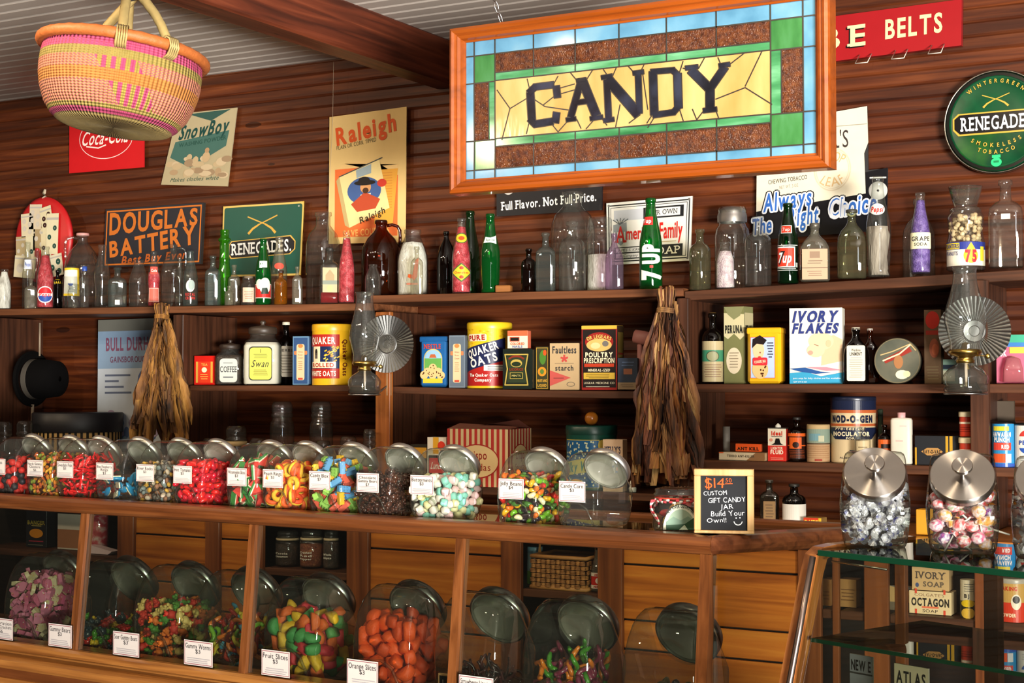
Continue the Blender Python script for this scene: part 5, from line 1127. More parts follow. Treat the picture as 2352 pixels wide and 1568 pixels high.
# ---- middle bay, lower shelf
def d(g, w, h): g.rect(-w/2, -h/2, w/2, h/2, '#2a2418'); g.rect(-w/2, h*.15, w/2, h*.42, '#c08a2a', 1); g.lines(-w*.4, -h*.3, w*.4, h*.05, 3, '#8a7a4a', 1)
carton(943, 980, 1020, ZLM, 'small dark box with a yellow band left of the red striped box', '#2a2418', d, .04, -.255, 5)
def d(g, w, h): g.rect(-w/2, -h/2, w/2, h/2, '#ddd4c4'); g.rrect(-w*.44, -h*.3, w*.5, h*.12, w*.06, '#1c1818', 1); g.rrect(-w*.40, -h*.26, w*.5, h*.06, w*.05, '#c22620', 2); g.text('Lunch', w*.02, -h*.1, h*.14, '#eee4d8', 3, w=w*.6, shear=.3, bold=.02); g.rect(-w*.2, h*.15, w*.1, h*.5, '#d8a02a', 1); g.ell(w*.25, h*.32, w*.2, h*.1, '#d23a26', 2, 14)
carton(982, 1025, 1004, ZLM, 'white box with a red lunch logo beside the red striped box', '#d4cab8', d, .045, -.255, 4)
def stripes(g, w, h, n, lab):
    g.rect(-w/2, -h/2, w/2, h/2, '#c9b083')
    for i in range(n): g.rect(-w/2+w*(i)/n, -h/2, -w/2+w*(i+.5)/n, h/2, '#a8322c', 1)
    if lab:
        c = '#d2b582'; g.ell(0, -h*.06, w*.36, h*.3, '#9a2a26', 2, 30); g.ell(0, -h*.06, w*.345, h*.28, c, 3, 30)
        g.text('Crispo', -w*.02, h*.05, h*.15, '#8f2420', 4, w=w*.36, serif=True, bold=.01); g.text('Saladas', 0, -h*.16, h*.12, '#8f2420', 4, w=w*.44, serif=True)
def ctop(t, w, h, dp):
    m = paint('#8f5a48', .6); b = MB()
    b.add([(-w/2, 0, h), (w/2, 0, h), (w/2, dp*.5, h+.006), (-w/2, dp*.5, h+.016)], [(0, 1, 2, 3)], m, False); b.add([(-w/2, dp, h), (w/2, dp, h), (w/2, dp*.45, h+.03), (-w*.1, dp*.4, h+.01)], [(0, 1, 2, 3)], m, False); b.build('open_flaps', t)
carton(1027, 1166, 985, ZLM, 'large red and cream striped box with open flaps behind the candy jars', '#a8453a', lambda g, w, h: stripes(g, w, h, 11, True), .17, -.285, 3, sidedraw=lambda g, w, h: stripes(g, w, h, 8, True), top=ctop, rough=.35)
def d(g, w, h):
    gd, tq = '#b0a04a', '#2f8f98'
    g.rect(-w*.5, -h*.5, w*.5, h*.5, '#14463a'); g.rect(-w*.42, -h*.46, w*.1, h*.4, gd, 1); g.rect(-w*.41, -h*.45, w*.09, h*.385, '#235a8a', 2)
    for i in range(110): g.ell(random.uniform(-.40, .08)*w, random.uniform(-.43, .37)*h, w*.012, h*.02, '#c9d2b0', 3, 6)
    g.poly([(-w*.42, -h*.02), (w*.1, h*.12), (w*.1, -h*.14), (-w*.42, -h*.26)], '#c2c06a', 4); g.text('Milky Way', -w*.17, -h*.075, h*.17, '#157a72', 5, w=w*.46, shear=.2, bold=.04, rot=.1); g.ell(-w*.2, -h*.42, w*.12, h*.12, '#d8a02a', 5, 16)
    g.frame(w*.14, -h*.46, w*.42, h*.4, .002, gd, 2); g.ell(w*.13, h*.3, w*.05, h*.1, gd, 3, 12)
def ball(t, r, h): b = MB(); b.ico((0, 0, h+.021), .0215, wood('ball', ['#8a4f18', '#a8661f', '#b8762a'], 'Z', .3, .6, .05, coat=.5, knots=False), 3); b.build('wooden_knob', t)
can(1301, 1416, 976, ZLM, 'green patterned sweets tin with a round wooden knob on its lid', '#14463a', d, '#123c33', .13, -.2, extra=ball)
def d(g, w, h): g.rect(-w/2, -h/2, w/2, h/2, '#d8ba9a'); g.text("KELLY'S", 0, h*.3, h*.13, '#28304e', 2, w=w*.8, serif=True, bold=.02); g.ell(0, -h*.02, w*.44, h*.16, '#c98a5c', 1, 20, 0, 180); g.lines(-w*.3, -h*.14, w*.3, -h*.06, 1, '#5a4a44', 2)
carton(1385, 1430, 1009, ZLM, 'small peach box with a blue name in front of the green tin', '#cfae8c', d, .04, -.285, 4)
b = MB(); p = onY(1453, 1075, -.27); b.ico((0, 0, .028), .009, paint('#d8d2c6', .5), 2); b.tube([(0, 0, 0), (0, 0, .012), (0, 0, .022)], [.011, .012, .006], paint('#d8d2c6', .5), 10); tag(b.build('china_figurine', loc=(p.x, -.27, ZLM+.001)), 'tiny white china figure beside the larger tobacco bundle', 'figurine')
# ---- right bay, middle shelf
bottle('chem', 1612, 1661, 719, 'dark bottle with a green and cream label at the left of the right shelf', zb=ZR+.001, gl=BLACKG, Y=-.24, cap=(paint('#a07a3c', .5), .09, .36), labels=((.03, .60, .97, lambda g, w, h: (g.rect(-w/2, -h/2, w/2, h/2, '#a99a74'), g.rect(-w/2, h*.0, w/2, h*.28, '#3a7a5a', 1), g.ell(0, h*.13, w*.22, h*.13, '#8a8a66', 2, 18), g.ring(0, h*.13, w*.22, h*.13, .0015, '#3a3a2a', 3), g.lines(-w*.36, -h*.4, w*.36, -h*.05, 6, '#7a5a48', 1))),))
def d(g, w, h):
    g.rect(-w/2, -h/2, w/2, h/2, '#6f6f45'); g.poly([(-w/2, h*.42), (w/2, h*.40), (w/2, h*.12), (w*.3, h*.07), (0, h*.15), (-w*.3, h*.08), (-w/2, h*.12)], '#c2b88f', 1); g.poly([(-w/2, h*.5), (w/2, h*.5), (w*.3, h*.38), (0, h*.33), (-w*.3, h*.4)], '#7d7d55', 2)
    g.text('PERUNA', 0, h*.21, h*.1, '#24241e', 3, w=w*.86, bold=.05); g.ell(0, -h*.2, w*.38, h*.17, '#d0c2a4', 2, 24); g.lines(-w*.24, -h*.3, w*.24, -h*.08, 6, '#8a7a62', 3)
def sd(g, w, h): g.rect(-w/2, -h/2, w/2, h/2, '#74744c'); g.rect(-w/2, h*.1, w/2, h*.42, '#aaa17c', 1); g.text('PERUNA', 0, h*.21, h*.1, '#24241e', 3, w=w*.86, bold=.05)
carton(1663, 1709, 704, ZR, 'tall olive and cream tonic carton behind the yellow cookie tin', '#77774f', d, .06, -.245, -4, sidedraw=sd, rough=.6)
def d(g, w, h):
    g.rect(-w*.4, -h*.4, w*.34, h*.34, '#c2402e', 1); g.rect(-w*.385, -h*.39, w*.325, h*.33, '#a9b8d2', 2); g.ell(-w*.15, h*.1, w*.17, h*.17, '#e3b58c', 4, 20); g.poly([(-w*.34, h*.14), (-w*.32, h*.3), (-w*.1, h*.37), (w*.1, h*.28), (w*.0, h*.2), (-w*.2, h*.22)], '#221a1c', 5)
    g.ell(-w*.1, h*.06, w*.02, h*.015, '#7a3a2c', 5, 8); g.ell(-w*.12, -h*.02, w*.05, h*.015, '#c0392e', 5, 8); g.ell(-w*.1, -h*.24, w*.24, h*.17, '#d3ab72', 6, 22)
    for q in range(12): g.ell(-w*.1+random.uniform(-.17, .17)*w, -h*.24+random.uniform(-.12, .12)*h, w*.025, h*.018, '#4a2a18', 7, 8)
    g.rrect(-w*.32, -h*.17, w*.12, -h*.03, h*.03, '#c22e36', 7); g.text('COOKIE JAR', -w*.1, -h*.1, h*.045, '#efd9b4', 8, w=w*.34, bold=.03, rot=.1)
    for i, s in enumerate((.18, .2, .16, .12, .17, .1)): g.rect(w*.2-w*s/2, h*(.22-.05*i), w*.2+w*s/2, h*(.24-.05*i), '#3a3a4a', 3)
carton(1716, 1792, 753, ZR, 'yellow cookie tin with a boy\'s face printed on it', '#d8a51a', d, .065, -.275, 6, 'cookie_tin', 'tin', rough=.25, ch=.008, top=rlid('#dca81c'))
def d(g, w, h):
    g.rect(-w/2, -h/2, w/2, h/2, '#d9d3c4'); g.poly([(-w*.5, h*.1), (w*.5, h*.14), (w*.5, -h*.26), (-w*.5, -h*.22)], '#d2d3d0', 1)
    g.poly([(w*.12, h*.1), (w*.34, h*.14), (w*.5, h*.08), (w*.5, -h*.2), (w*.1, -h*.26)], '#cdb08c', 2)
    g.ell(w*.10, h*.06, w*.24, h*.115, '#dfbd97', 3, 24); g.ell(w*.0, -h*.06, w*.17, h*.09, '#e3bb98', 4, 20); g.ell(-w*.1, -h*.09, w*.05, h*.03, '#cf8f7c', 5, 12); g.line([(-w*.03, h*.02), (w*.05, h*.0)], .002, '#8a6048', 5); g.ell(w*.24, h*.03, w*.05, h*.05, '#d8ab86', 4.5, 12)
    g.text('IVORY', w*.0, h*.39, h*.145, '#24306e', 4, w=w*.84, bold=.05, shear=.22); g.text('FLAKES', w*.0, h*.235, h*.13, '#24306e', 4, w=w*.86, bold=.05, shear=.22)
    g.poly([(-w*.5, -h*.36), (-w*.2, -h*.34), (w*.1, -h*.4), (w*.5, -h*.35), (w*.5, -h*.5), (-w*.5, -h*.5)], '#2f8fb4', 5); g.poly([(-w*.5, -h*.3), (-w*.2, -h*.285), (w*.1, -h*.34), (w*.3, -h*.35), (0, -h*.37), (-w*.3, -h*.34)], '#1c4a86', 6); g.poly([(-w*.2, -h*.28), (w*.2, -h*.28), (w*.5, -h*.32), (w*.2, -h*.33)], '#d77f8c', 5.5)
    g.text('pure soap for baby clothes and fine washables', w*.02, -h*.425, h*.022, '#e6e8e2', 7, w=w*.9, shear=.2); g.text('NET WT 13 OZ', -w*.3, -h*.475, h*.018, '#e6e8e2', 7, w=w*.25)
carton(1814, 1933, 707, ZR, 'big white and blue soap flakes box with a sleeping baby picture', '#d3cdbd', d, .06, -.265, 10)
bottle('flask', 1937, 1994, 752, 'dark brown liniment flask with a cream label', zb=ZR+.001, gl=BLACKG, Y=-.262, cap=(paint('#cfc6b0', .5), .07, .34), labels=((.05, .68, .72, lambda g, w, h: (g.rrect(-w/2, -h/2, w/2, h/2, w*.1, '#cdc5b0'), g.text('Watkins', 0, h*.37, h*.07, '#2c2a26', 1, w=w*.5, bold=.02), g.text('LINIMENT', 0, h*.26, h*.09, '#2c2a26', 1, w=w*.66, bold=.03), g.lines(-w*.38, -h*.42, w*.38, h*.18, 10, '#9a937f'))),))
bottle('flask', 1978, 2018, 755, 'reddish brown flask with a white cap behind the liniment', zb=ZR+.001, gl=AMBER, Y=-.2, cap=(paint('#d9d4c6', .5), .06, .34))
p, w_ = place(2013, 2118, 764, -.23); rr = w_/2
t = thing('round_tin', 'round dark tin standing on edge with a red and gold picture on its lid', 'tin', (p.x, -.235, ZR+.001+rr), R(8))
b = MB(); b.lathe([(.001, -.03), (rr*.97, -.03), (rr*.97, .018), (rr, .019), (rr, .034), (rr*.97, .038), (.001, .038)], paint('#3c3a30', .4), 48, caps=False, M4=RX); b.build('body', t)
g = G(); g.ell(0, 0, rr*.96, rr*.96, sheen(['#34382c', '#4a4c3e', '#5e5a48'], 9, .4), 0, 48); g.ring(0, 0, rr*.97, rr*.97, rr*.04, '#6a614a', 1)
g.poly([(-rr*.6, rr*.05), (rr*.5, rr*.62), (rr*.62, rr*.4), (rr*.1, rr*.14), (-rr*.5, -rr*.12)], '#8a2f26', 2); g.line([(-rr*.7, rr*.25), (-rr*.2, rr*.4), (rr*.55, rr*.72), (rr*.78, rr*.45)], .003, '#b9a070', 3); g.line([(-rr*.6, 0), (rr*.1, rr*.3), (rr*.55, rr*.68)], .004, '#d8c9a4', 3)
g.ell(rr*.05, -rr*.05, rr*.2, rr*.3, '#9a6a44', 2, 14); g.ell(rr*.2, -rr*.6, rr*.28, rr*.2, '#d6cdae', 3, 14); g.ell(rr*.4, -rr*.58, rr*.16, rr*.14, '#cfc39c', 3, 12)
g.emit('printed_lid', t, flat(-.0382), .3)
def d(g, w, h): g.rect(-w/2, -h/2, w/2, h/2, '#5a4430'); g.ell(0, h*.36, w*.42, h*.12, '#a8281e', 1, 18); g.rect(-w*.4, h*.16, w*.4, h*.22, '#8a2a1e', 1); g.ell(w*.1, -h*.02, w*.3, h*.13, '#8a4a34', 1, 16); g.ell(w*.15, -h*.04, w*.2, h*.08, '#a85a3c', 2, 14); g.lines(-w*.4, -h*.45, w*.4, -h*.25, 5, '#6a5a40', 1)
carton(2123, 2160, 711, ZR, 'tall worn brown carton with a red top left of the right oil lamp', '#4f3c2a', d, .05, -.245, 4, rough=.7)
def d(g, w, h): g.rect(-w/2, -h/2, w/2, h/2, '#7f9c8e'); g.rect(-w/2, h*.1, w/2, h*.28, '#1f2b3c', 1); g.rect(-w*.4, -h*.4, w*.3, h*.05, '#c2bfa8', 1)
carton(2163, 2200, 825, ZR, 'small teal box half hidden by the right oil lamp', '#6f8c80', d, .04, -.21, 4)
p, w_ = place(2290, 2362, 770, -.24); h_ = p.z-ZR
t = thing('blister_pack', 'pink and blue blister pack at the right edge of the shelf', 'package', (p.x, -.24, ZR+.002), R(12))
b = MB(); b.box((0, .004, h_/2), (w_, .003, h_), paint('#b8486a', .4)); b.build('card', t)
g = G(); g.rect(-w_/2, h_*.25, w_/2, h_*.5, '#2b6fb0'); g.rect(-w_/2, h_*.34, w_*.4, h_*.5, '#2f9a7a', 1); g.rect(-w_*.1, h_*.12, w_*.5, h_*.24, '#d8c63a', 2); g.text('OK', -w_*.3, h_*.12, h_*.12, '#efe9ea', 3, w=w_*.22, bold=.04); g.emit('printed_card', t, flat(.0022, 0, h_/2))
b = MB(); b.loft([(w_*.32, .016, 0.004, 4), (w_*.3, .016, h_*.3, 4), (w_*.22, .012, h_*.5, 4), (w_*.05, .004, h_*.55, 3)], glass('pinkplastic', '#e6c2c6', '#b58a90', body=.3, bodyc='#d88a94'), 24, cy=-.014); b.build('plastic_bubble', t)
# ---- right bay, lower shelf
t, w_, h_ = carton(1652, 1756, 1039, ZLR, 'long torn cream box about ants lying on the lower right shelf', '#a98f6a', lambda g, w, h: (g.rect(-w/2, -h/2, w*.5, h/2, '#b9a78a'), g.poly([(w*.1, -h*.5), (w*.5, -h*.5), (w*.5, h*.5), (w*.3, h*.5)], '#7a5636', 1), g.text('TERRO ANT-KILLER', -w*.02, h*.05, h*.3, '#4a4034', 2, w=w*.6, bold=.02), g.rect(-w/2, h*.36, -w*.4, h/2, '#c8582a', 2)), .05, -.275, -6, rough=.8)
carton(1690, 1747, 1019, ZLR+h_+.002, 'torn orange flap reading about ants on the cream box', '#c9501e', lambda g, w, h: (g.rect(-w/2, -h/2, w/2, h/2, '#cf4f1c'), g.text('ANT KILL', 0, -h*.12, h*.4, '#1d120c', 1, w=w*.86, bold=.04, serif=True)), .012, -.245, -6)
b = MB(); p = onY(1663, 1010, -.2); b.tube([(0, 0, 0), (0, 0, .05), (0, 0, .095)], .011, paint('#6a645c', .6), 14); tag(b.build('candle', loc=(p.x, -.18, ZLR+.001)), 'short grey candle behind the cream ant box', 'candle')
def d(g, w, h):
    g.rect(-w/2, -h/2, w/2, h/2, '#d6cbb6'); g.rect(-w/2, -h/2, w/2, -h*.02, '#c02c24', 1); g.text('Ideal', 0, h*.36, h*.13, '#c0321f', 2, w=w*.6, bold=.05); g.rect(-w*.3, h*.25, w*.3, h*.27, '#4a4038', 2); g.poly([(-w*.32, 0), (w*.36, 0), (w*.2, h*.06), (w*.14, h*.2), (-w*.06, h*.2), (-w*.12, h*.06)], '#171312', 3); g.ell(-w*.32, h*.15, w*.1, h*.05, '#c98a74', 2, 12)
    g.text('LIGHTER', 0, -h*.1, h*.08, '#e3cdb4', 3, w=w*.66, bold=.03); g.text('FLUID', 0, -h*.22, h*.12, '#e8d8c2', 3, w=w*.7, bold=.04); g.lines(-w*.38, -h*.46, w*.38, -h*.38, 2, '#d8a894', 3)
def spout(t, w, h, dp):
    b = MB(); b.box((0, dp/2, h+.001), (w*1.02, dp*1.02, .003), paint('#2a2a24', .4)); b.lathe([(.009, h+.003), (.008, h+.009), (.003, h+.013), (.002, h+.015)], paint('#d6d2c6', .4), 14, cy=dp/2); b.build('spout', t)
carton(1764, 1805, 984, ZLR, 'red and white lighter fluid tin with a little spout', '#bc2c24', d, .028, -.27, 6, 'lighter_fluid_tin', 'tin', rough=.3, top=spout)
def orl(g, w, h): g.rect(-w/2, -h/2, w/2, h/2, '#2a120a'); g.rect(-w/2, h*.38, w/2, h/2, '#cf5a1e', 1); g.rect(-w*.35, -h*.1, w*.2, h*.34, '#cf5a1e', 1); g.ell(-w*.05, h*.05, w*.14, h*.12, '#2a120a', 2, 12); g.rect(-w*.5, 0, w*.5, h*.04, '#cf5a1e', 1); g.lines(-w*.4, -h*.45, w*.4, -h*.15, 5, '#8a3a16', 1)
bottle('chem', 1809, 1851, 958, 'brown bottle with an orange and black label left of the cardboard can', zb=ZLR+.001, gl=BROWN, Y=-.24, cap=(paint('#15110f', .5), .1, .46), labels=((.06, .64, .95, orl),))
can(1854, 1905, 974, ZLR, 'worn cardboard can with a faded blue green label', '#a3825c', lambda g, w, h: (g.rect(-w/2, -h/2, w/2, h/2, '#a88764'), g.rect(-w/2, h*.08, w/2, h/2, '#7d8f80', 1), g.rect(-w*.3, h*.15, w*.05, h*.36, '#6a9098', 2), g.rect(w*.0, h*.12, w*.16, h*.3, '#b5b59a', 3), g.rect(-w/2, h*.04, w/2, h*.07, '#3c3a30', 2), g.lines(-w*.4, -h*.4, w*.4, 0, 6, '#96704e', 1), g.rect(-w*.1, -h*.46, w*.1, -h*.4, '#8f3a2c', 2)), '#b59a6c', .12, -.24, rough=.75)
def d(g, w, h):
    nv, cr, og = '#1b2138', '#c9b48e', '#a8542c'
    g.rect(-w/2, -h/2, w/2, h/2, cr); g.rect(-w/2, h*.34, w/2, h/2, nv, 1); g.rect(-w/2, h*.29, w/2, h*.34, og, 2); g.text('NOD-O-GEN', -w*.02, h*.2, h*.11, nv, 3, w=w*.64, bold=.07, sp=.2); g.rect(-w/2, h*.08, w/2, h*.12, og, 2)
    g.poly([(-w*.5, h*.06), (w*.5, h*.06), (w*.28, -h*.13), (-w*.28, -h*.13)], nv, 2); g.rect(-w/2, -h*.04, w/2, h*.06, nv, 1.5); g.text('Pre-tested', -w*.06, h*.045, h*.05, '#d6c6a2', 3, w=w*.42, shear=.2, bold=.01); g.text('INOCULATOR', -w*.04, -h*.04, h*.065, '#e2d4b2', 4, w=w*.56, bold=.05); g.text('FOR', -w*.04, -h*.11, h*.03, '#e2d4b2', 4, w=w*.12, bold=.03)
    g.poly([(-w*.06, -h*.3), (w*.06, -h*.3), (0, -h*.35)], nv, 2); g.text('ALBERT', -w*.1, -h*.42, h*.03, '#3a3a48', 2, w=w*.2)
can(1909, 2010, 910, ZLR, 'large navy and cream inoculant can on the lower right shelf', '#1b2138', d, '#181d30', .05, -.2, rough=.3)
bottle('chem', 1963, 1999, 980, 'small clear bottle with a cream label in front of the large navy can', zb=ZLR+.001, gl=CLEAR, Y=-.285, labels=((.05, .62, .75, plain('#c2b08a', None, (), (-.4, .3, 4, '#8a7a5a'))),))
bottle('chem', 2016, 2046, 975, 'dark bottle with an orange spray label right of the large navy can', zb=ZLR+.001, gl=BROWN, Y=-.24, labels=((.05, .62, .95, lambda g, w, h: (g.rect(-w/2, -h/2, w/2, h/2, '#cc5a20'), g.rect(-w*.2, h*.1, w*.4, h*.3, '#20120c', 1), g.text('SPRAY', 0, -h*.05, h*.16, '#20120c', 2, w=w*.6, bold=.04, shear=.2), g.rect(-w*.3, -h*.4, w*.4, -h*.18, '#20120c', 1))),))
b = MB(); p = onY(2022, 940, -.12); b.box((0, 0, .075), (.012, .02, .15), paint('#3a4632', .5), ch=.003); tag(b.build('green_strip_box', loc=(p.x, -.12, ZLR+.001)), 'thin dark green strip of packaging standing behind the spray bottle', 'package')
p, w_ = place(2046, 2095, 948, -.255); h_ = p.z-ZLR
t = thing('talc_bottle', 'white talcum bottle with a pink cap on the lower right shelf', 'bottle', (p.x, -.255, ZLR+.001), R(10))
WP = paint('#cfc8b8', .4); r_ = w_/2
b = MB(); b.loft([(r_*.95, .017, 0, 4), (r_, .018, .003, 4), (r_, .018, h_*.85, 4), (r_*.9, .016, h_*.89, 4), (r_*.35, .01, h_*.905, 2)], WP, 28); b.build('body', t)
b = MB(); b.lathe([(r_*.36, h_*.9), (r_*.38, h_), (.001, h_)], paint('#cf9a9a', .45), 18, caps=False); b.build('cap', t)
g = G(); g.lines(-r_*.5, -.012, r_*.2, 0, 1, '#c9a9a0'); g.lines(-r_*.2, .03, r_*.6, .04, 1, '#d8b8b0'); g.emit('printed_front', t, flat(-.0182, 0, h_*.5))
def d(g, w, h): g.rect(-w/2, -h/2, w/2, h/2, '#15171c'); g.rect(w*.2, -h/2, w*.26, h/2, '#b58a1e', 1); g.rect(w*.29, -h/2, w*.36, h/2, '#b58a1e', 1); g.rect(-w*.5, -h/2, -w*.46, h*.1, '#b58a1e', 1); p = [(-w*.36, -h*.04), (-w*.22, h*.09), (w*.02, h*.09), (w*.14, -h*.04), (w*.02, -h*.17), (-w*.22, -h*.17)]; g.poly(p, '#a87c42', 1); g.text('RAY-O-VAC', -w*.11, -h*.04, h*.12, '#1d1712', 2, w=w*.4, bold=.04)
carton(2103, 2200, 1001, ZLR, 'black and yellow battery box on the lower right shelf', '#1b1c1f', d, .05, -.262, 8)
for i, (v0, zz, lb) in enumerate(((1004, ZLR, 'red film can with a cream lid, lower of two stacked by the upright'), (945, None, 'red film can with a cream lid, upper of two stacked by the upright'))):
    p, w_ = place(2204, 2234, v0, -.27)
    if i == 0: zprev = p.z
    t = can(2204, 2234, v0, ZLR if i == 0 else zprev+.0015, lb, '#c03a22', lambda g, w, h: (g.rect(-w*.4, h*.1, w*.3, h*.2, '#e8d2b8', 1), g.lines(-w*.4, -h*.3, w*.3, 0, 3, '#7a1f14', 1)), '#d8c8a2', .16, -.27, name='film_can', group='stacked film cans', lidr=1.12)
def d(g, w, h): g.rect(-w/2, -h/2, w/2, h/2, '#2f86bc'); g.rect(-w*.3, h*.32, w*.14, h*.42, '#d8c63a', 1); g.text('HAWAIIAN', -w*.06, h*.24, h*.1, '#ece8e2', 2, w=w*.5, bold=.05); g.text('PUNCH', -w*.06, h*.12, h*.1, '#ece8e2', 2, w=w*.42, bold=.05); g.rect(-w*.3, -h*.12, w*.2, h*.05, '#cf4438', 1); g.text('RED', w*.04, -h*.04, h*.08, '#ece8e2', 2, w=w*.2, bold=.05); g.rect(-w*.3, -h*.4, w*.04, -h*.2, '#d2542c', 2); g.rect(w*.05, -h*.4, w*.2, -h*.2, '#d6d8dc', 2); g.rect(-w/2, -h/2, w/2, -h*.42, '#3456a8', 2)
can(2279, 2331, 967, ZLR, 'blue juice can with white lettering right of the dark upright', '#2f86bc', d, metal('#8a8a8a', .35), .03, -.25, rough=.3)
def d(g, w, h): g.rect(-w/2, -h/2, w/2, h/2, '#d9d6ce'); g.ell(0, h*.15, w*.22, h*.22, '#b83a34', 1, 20, 20, 160); g.text('PEPSI', 0, h*.08, h*.1, '#28489a', 2, w=w*.42, bold=.04); g.ell(0, h*.02, w*.22, h*.2, '#2b50a4', 1, 20, 200, 340); g.lines(-w*.2, -h*.42, w*.2, -h*.25, 3, '#a0a0a8')
can(2332, 2384, 971, ZLR, 'white cola can at the right edge of the lower shelf', '#d9d6ce', d, metal('#8a8a8a', .35), .03, -.25, rough=.3)
carton(2276, 2328, 920, ZLR, 'plain grey brown box standing behind the blue juice can', '#4a3c2c', None, .02, -.15, 4)
# ---- ledge of the base cabinet
bottle('med', 1745, 1789, 1102, 'dusty square bottle with a brown label on the cabinet ledge', zb=ZB+.001, gl=glass('smoky', '#8f8a7a', '#3a362c', body=.1, bodyc='#5a5246'), Y=-.36, labels=((.1, .55, .62, plain('#8a6a44', None, (), (-.3, .4, 5, '#5f4830'))),), cap=(paint('#4a443c', .5), .1, .42))
bottle('chem', 1797, 1851, 1111, 'black bottle with a blank white label on the cabinet ledge', zb=ZB+.001, gl=BLACKG, Y=-.39, cap=(paint('#15130f', .5), .1, .46), labels=((.02, .56, .97, plain('#d6d2cc')),))
carton(1846, 1886, 1189, ZB, 'little red and yellow filler box on the cabinet ledge', '#8a6a3a', lambda g, w, h: (g.rect(-w/2, -h/2, w/2, h/2, '#c23a22'), g.rect(w*.34, -h/2, w/2, h/2, '#c9a82a', 1), g.text('PLASTIC', -w*.06, h*.2, h*.26, '#e6c84a', 2, w=w*.74, bold=.04), g.text('WOOD', -w*.06, -h*.2, h*.3, '#e6c84a', 2, w=w*.6, bold=.04)), .05, -.43, 0)
carton(2104, 2132, 1170, ZB, 'plain yellow box on the ledge between the two silver lidded jars', '#c98f1e', None, .05, -.40, 0)
# ------------------------------------------------------------------ glass candy counter
pL, pR = onZ(0, 1136, 1.138), onZ(1630, 1232, 1.138)
CA = math.atan2(pR.y-pL.y, pR.x-pL.x); CO = Vector((pR.x, pR.y, 0))
CX = Vector((math.cos(CA), math.sin(CA), 0)); CY = Vector((-math.sin(CA), math.cos(CA), 0))
def loc2w(x, y, z=0): return CO+CX*x+CY*y+Vector((0, 0, z))
def onC(u, v, y):                       # pixel -> counter coordinates on the upright plane y
    d = ray(u, v); t = ((CO-CAM).dot(CY)+y)/d.dot(CY); p = CAM+d*t; q = p-CO
    return q.dot(CX), p.z
ps = onZ(1905, 1217, 1.138)-Vector((CO.x, CO.y, 1.138)); SD = Vector((ps.dot(CX), ps.dot(CY), 0)).normalized(); SN = Vector((-SD.y, SD.x, 0))
XEND, SL = -3.0, .52
case = thing('display_counter', 'long wooden glass fronted candy counter across the lower part of the room', 'display case', tuple(CO), CA)
def railprof(y0, z0, y1, z1):            # rounded nosing
    r = (z1-z0)/2; pts = [(y1, z0), (y1, z1)]
    for k in range(7):
        a = R(90+30*k); pts.append((y0+r*.8+r*.8*math.cos(a), (z0+z1)/2+r*math.sin(a)))
    return pts
def extr(prof, a, d, n, L, m, mb):       # profile (depth, z) run along direction d
    k = len(prof); vs = []
    for s in (0, L):
        for y, z in prof: p = a+d*s+n*y; vs.append((p.x, p.y, z))
    fs = [tuple(range(k)), tuple(range(2*k-1, k-1, -1))]+[(i, (i+1) % k, k+(i+1) % k, k+i) for i in range(k)]
    mb.add(vs, fs, m, False)
o0 = Vector((0, 0, 0)); ex, ey = Vector((1, 0, 0)), Vector((0, 1, 0))
rp = railprof(0, 1.098, .055, 1.138)
b = MB(); extr(rp, Vector((XEND, 0, 0)), ex, ey, -XEND, CASEX, b); b.build('front_rail', case)
b = MB(); extr(rp, o0+SD*.004, SD, SN, SL, wood('case2', ['#3c2012', '#5a311b', '#6e4026'], 'X', .35, 1, .2, coat=.2), b); b.build('side_rail', case)
b = MB(); b.box((XEND/2+.1, .44, 1.118), (-XEND+.2, .04, .04), CASEX, ch=.004); b.build('back_rail', case)
GT = glass('caseglass', '#f0f3ee', '#b4c2b6', base=.045, rough=.01)
tp = [(XEND, .055), (-.05, .055)]+[(SD.x*s+SN.x*.055, SD.y*s+SN.y*.055) for s in (.03, SL-.1)]+[(.2, .42), (XEND, .42)]
b = MB(); b.prism(tp, 1.120, 1.127, GT, plane='XY'); b.build('glass_top', case)
ZBOT = .735; YT, YBm = .016, -.022
def yfront(z): return YBm+(YT-YBm)*(z-ZBOT)/(1.10-ZBOT)
PXS = [-1.0]
px = [onC(u, v, YT)[0] for u, v in ((-160, 1150), (198, 1177), (585, 1207), (1060, 1237))]+[-.013]
for i, x in enumerate(px):
    w = [.022, .024, .021, .021, .026][i]
    b = MB(); a = (x-w/2, x+w/2)
    vs = [(a[k], yfront(z)+dy, z) for z in (ZBOT-.004, 1.10) for k, dy in ((0, -.008), (1, -.008), (1, .018), (0, .018))]
    b.add(vs, [(0, 1, 2, 3), (4, 7, 6, 5), (0, 4, 5, 1), (1, 5, 6, 2), (2, 6, 7, 3), (3, 7, 4, 0)], CASEV, False); b.build('front_post', case)
for i in range(4):
    x0, x1 = px[i]+.012, px[i+1]-.012
    b = MB(); vs = [(x, yfront(z)+dy, z) for z in (ZBOT, 1.098) for x, dy in ((x0, .002), (x1, .002), (x1, .006), (x0, .006))]
    b.add(vs, [(0, 1, 2, 3), (4, 7, 6, 5), (0, 4, 5, 1), (1, 5, 6, 2), (2, 6, 7, 3), (3, 7, 4, 0)], GT, False); b.build('front_pane', case)
b = MB(); q = [SD*s for s in (.012, SL-.02)]
b.add([(p.x+SN.x*dy, p.y+SN.y*dy, z) for z in (ZBOT, 1.098) for p, dy in ((q[0], .004), (q[1], .004), (q[1], .008), (q[0], .008))], [(0, 1, 2, 3), (4, 7, 6, 5), (0, 4, 5, 1), (1, 5, 6, 2), (2, 6, 7, 3), (3, 7, 4, 0)], GT, False); b.build('side_pane', case)
b = MB(); p = SD*(SL-.01); b.box((p.x, p.y, .92), (.024, .024, .36), CASEV, ch=.002); b.build('back_post', case)
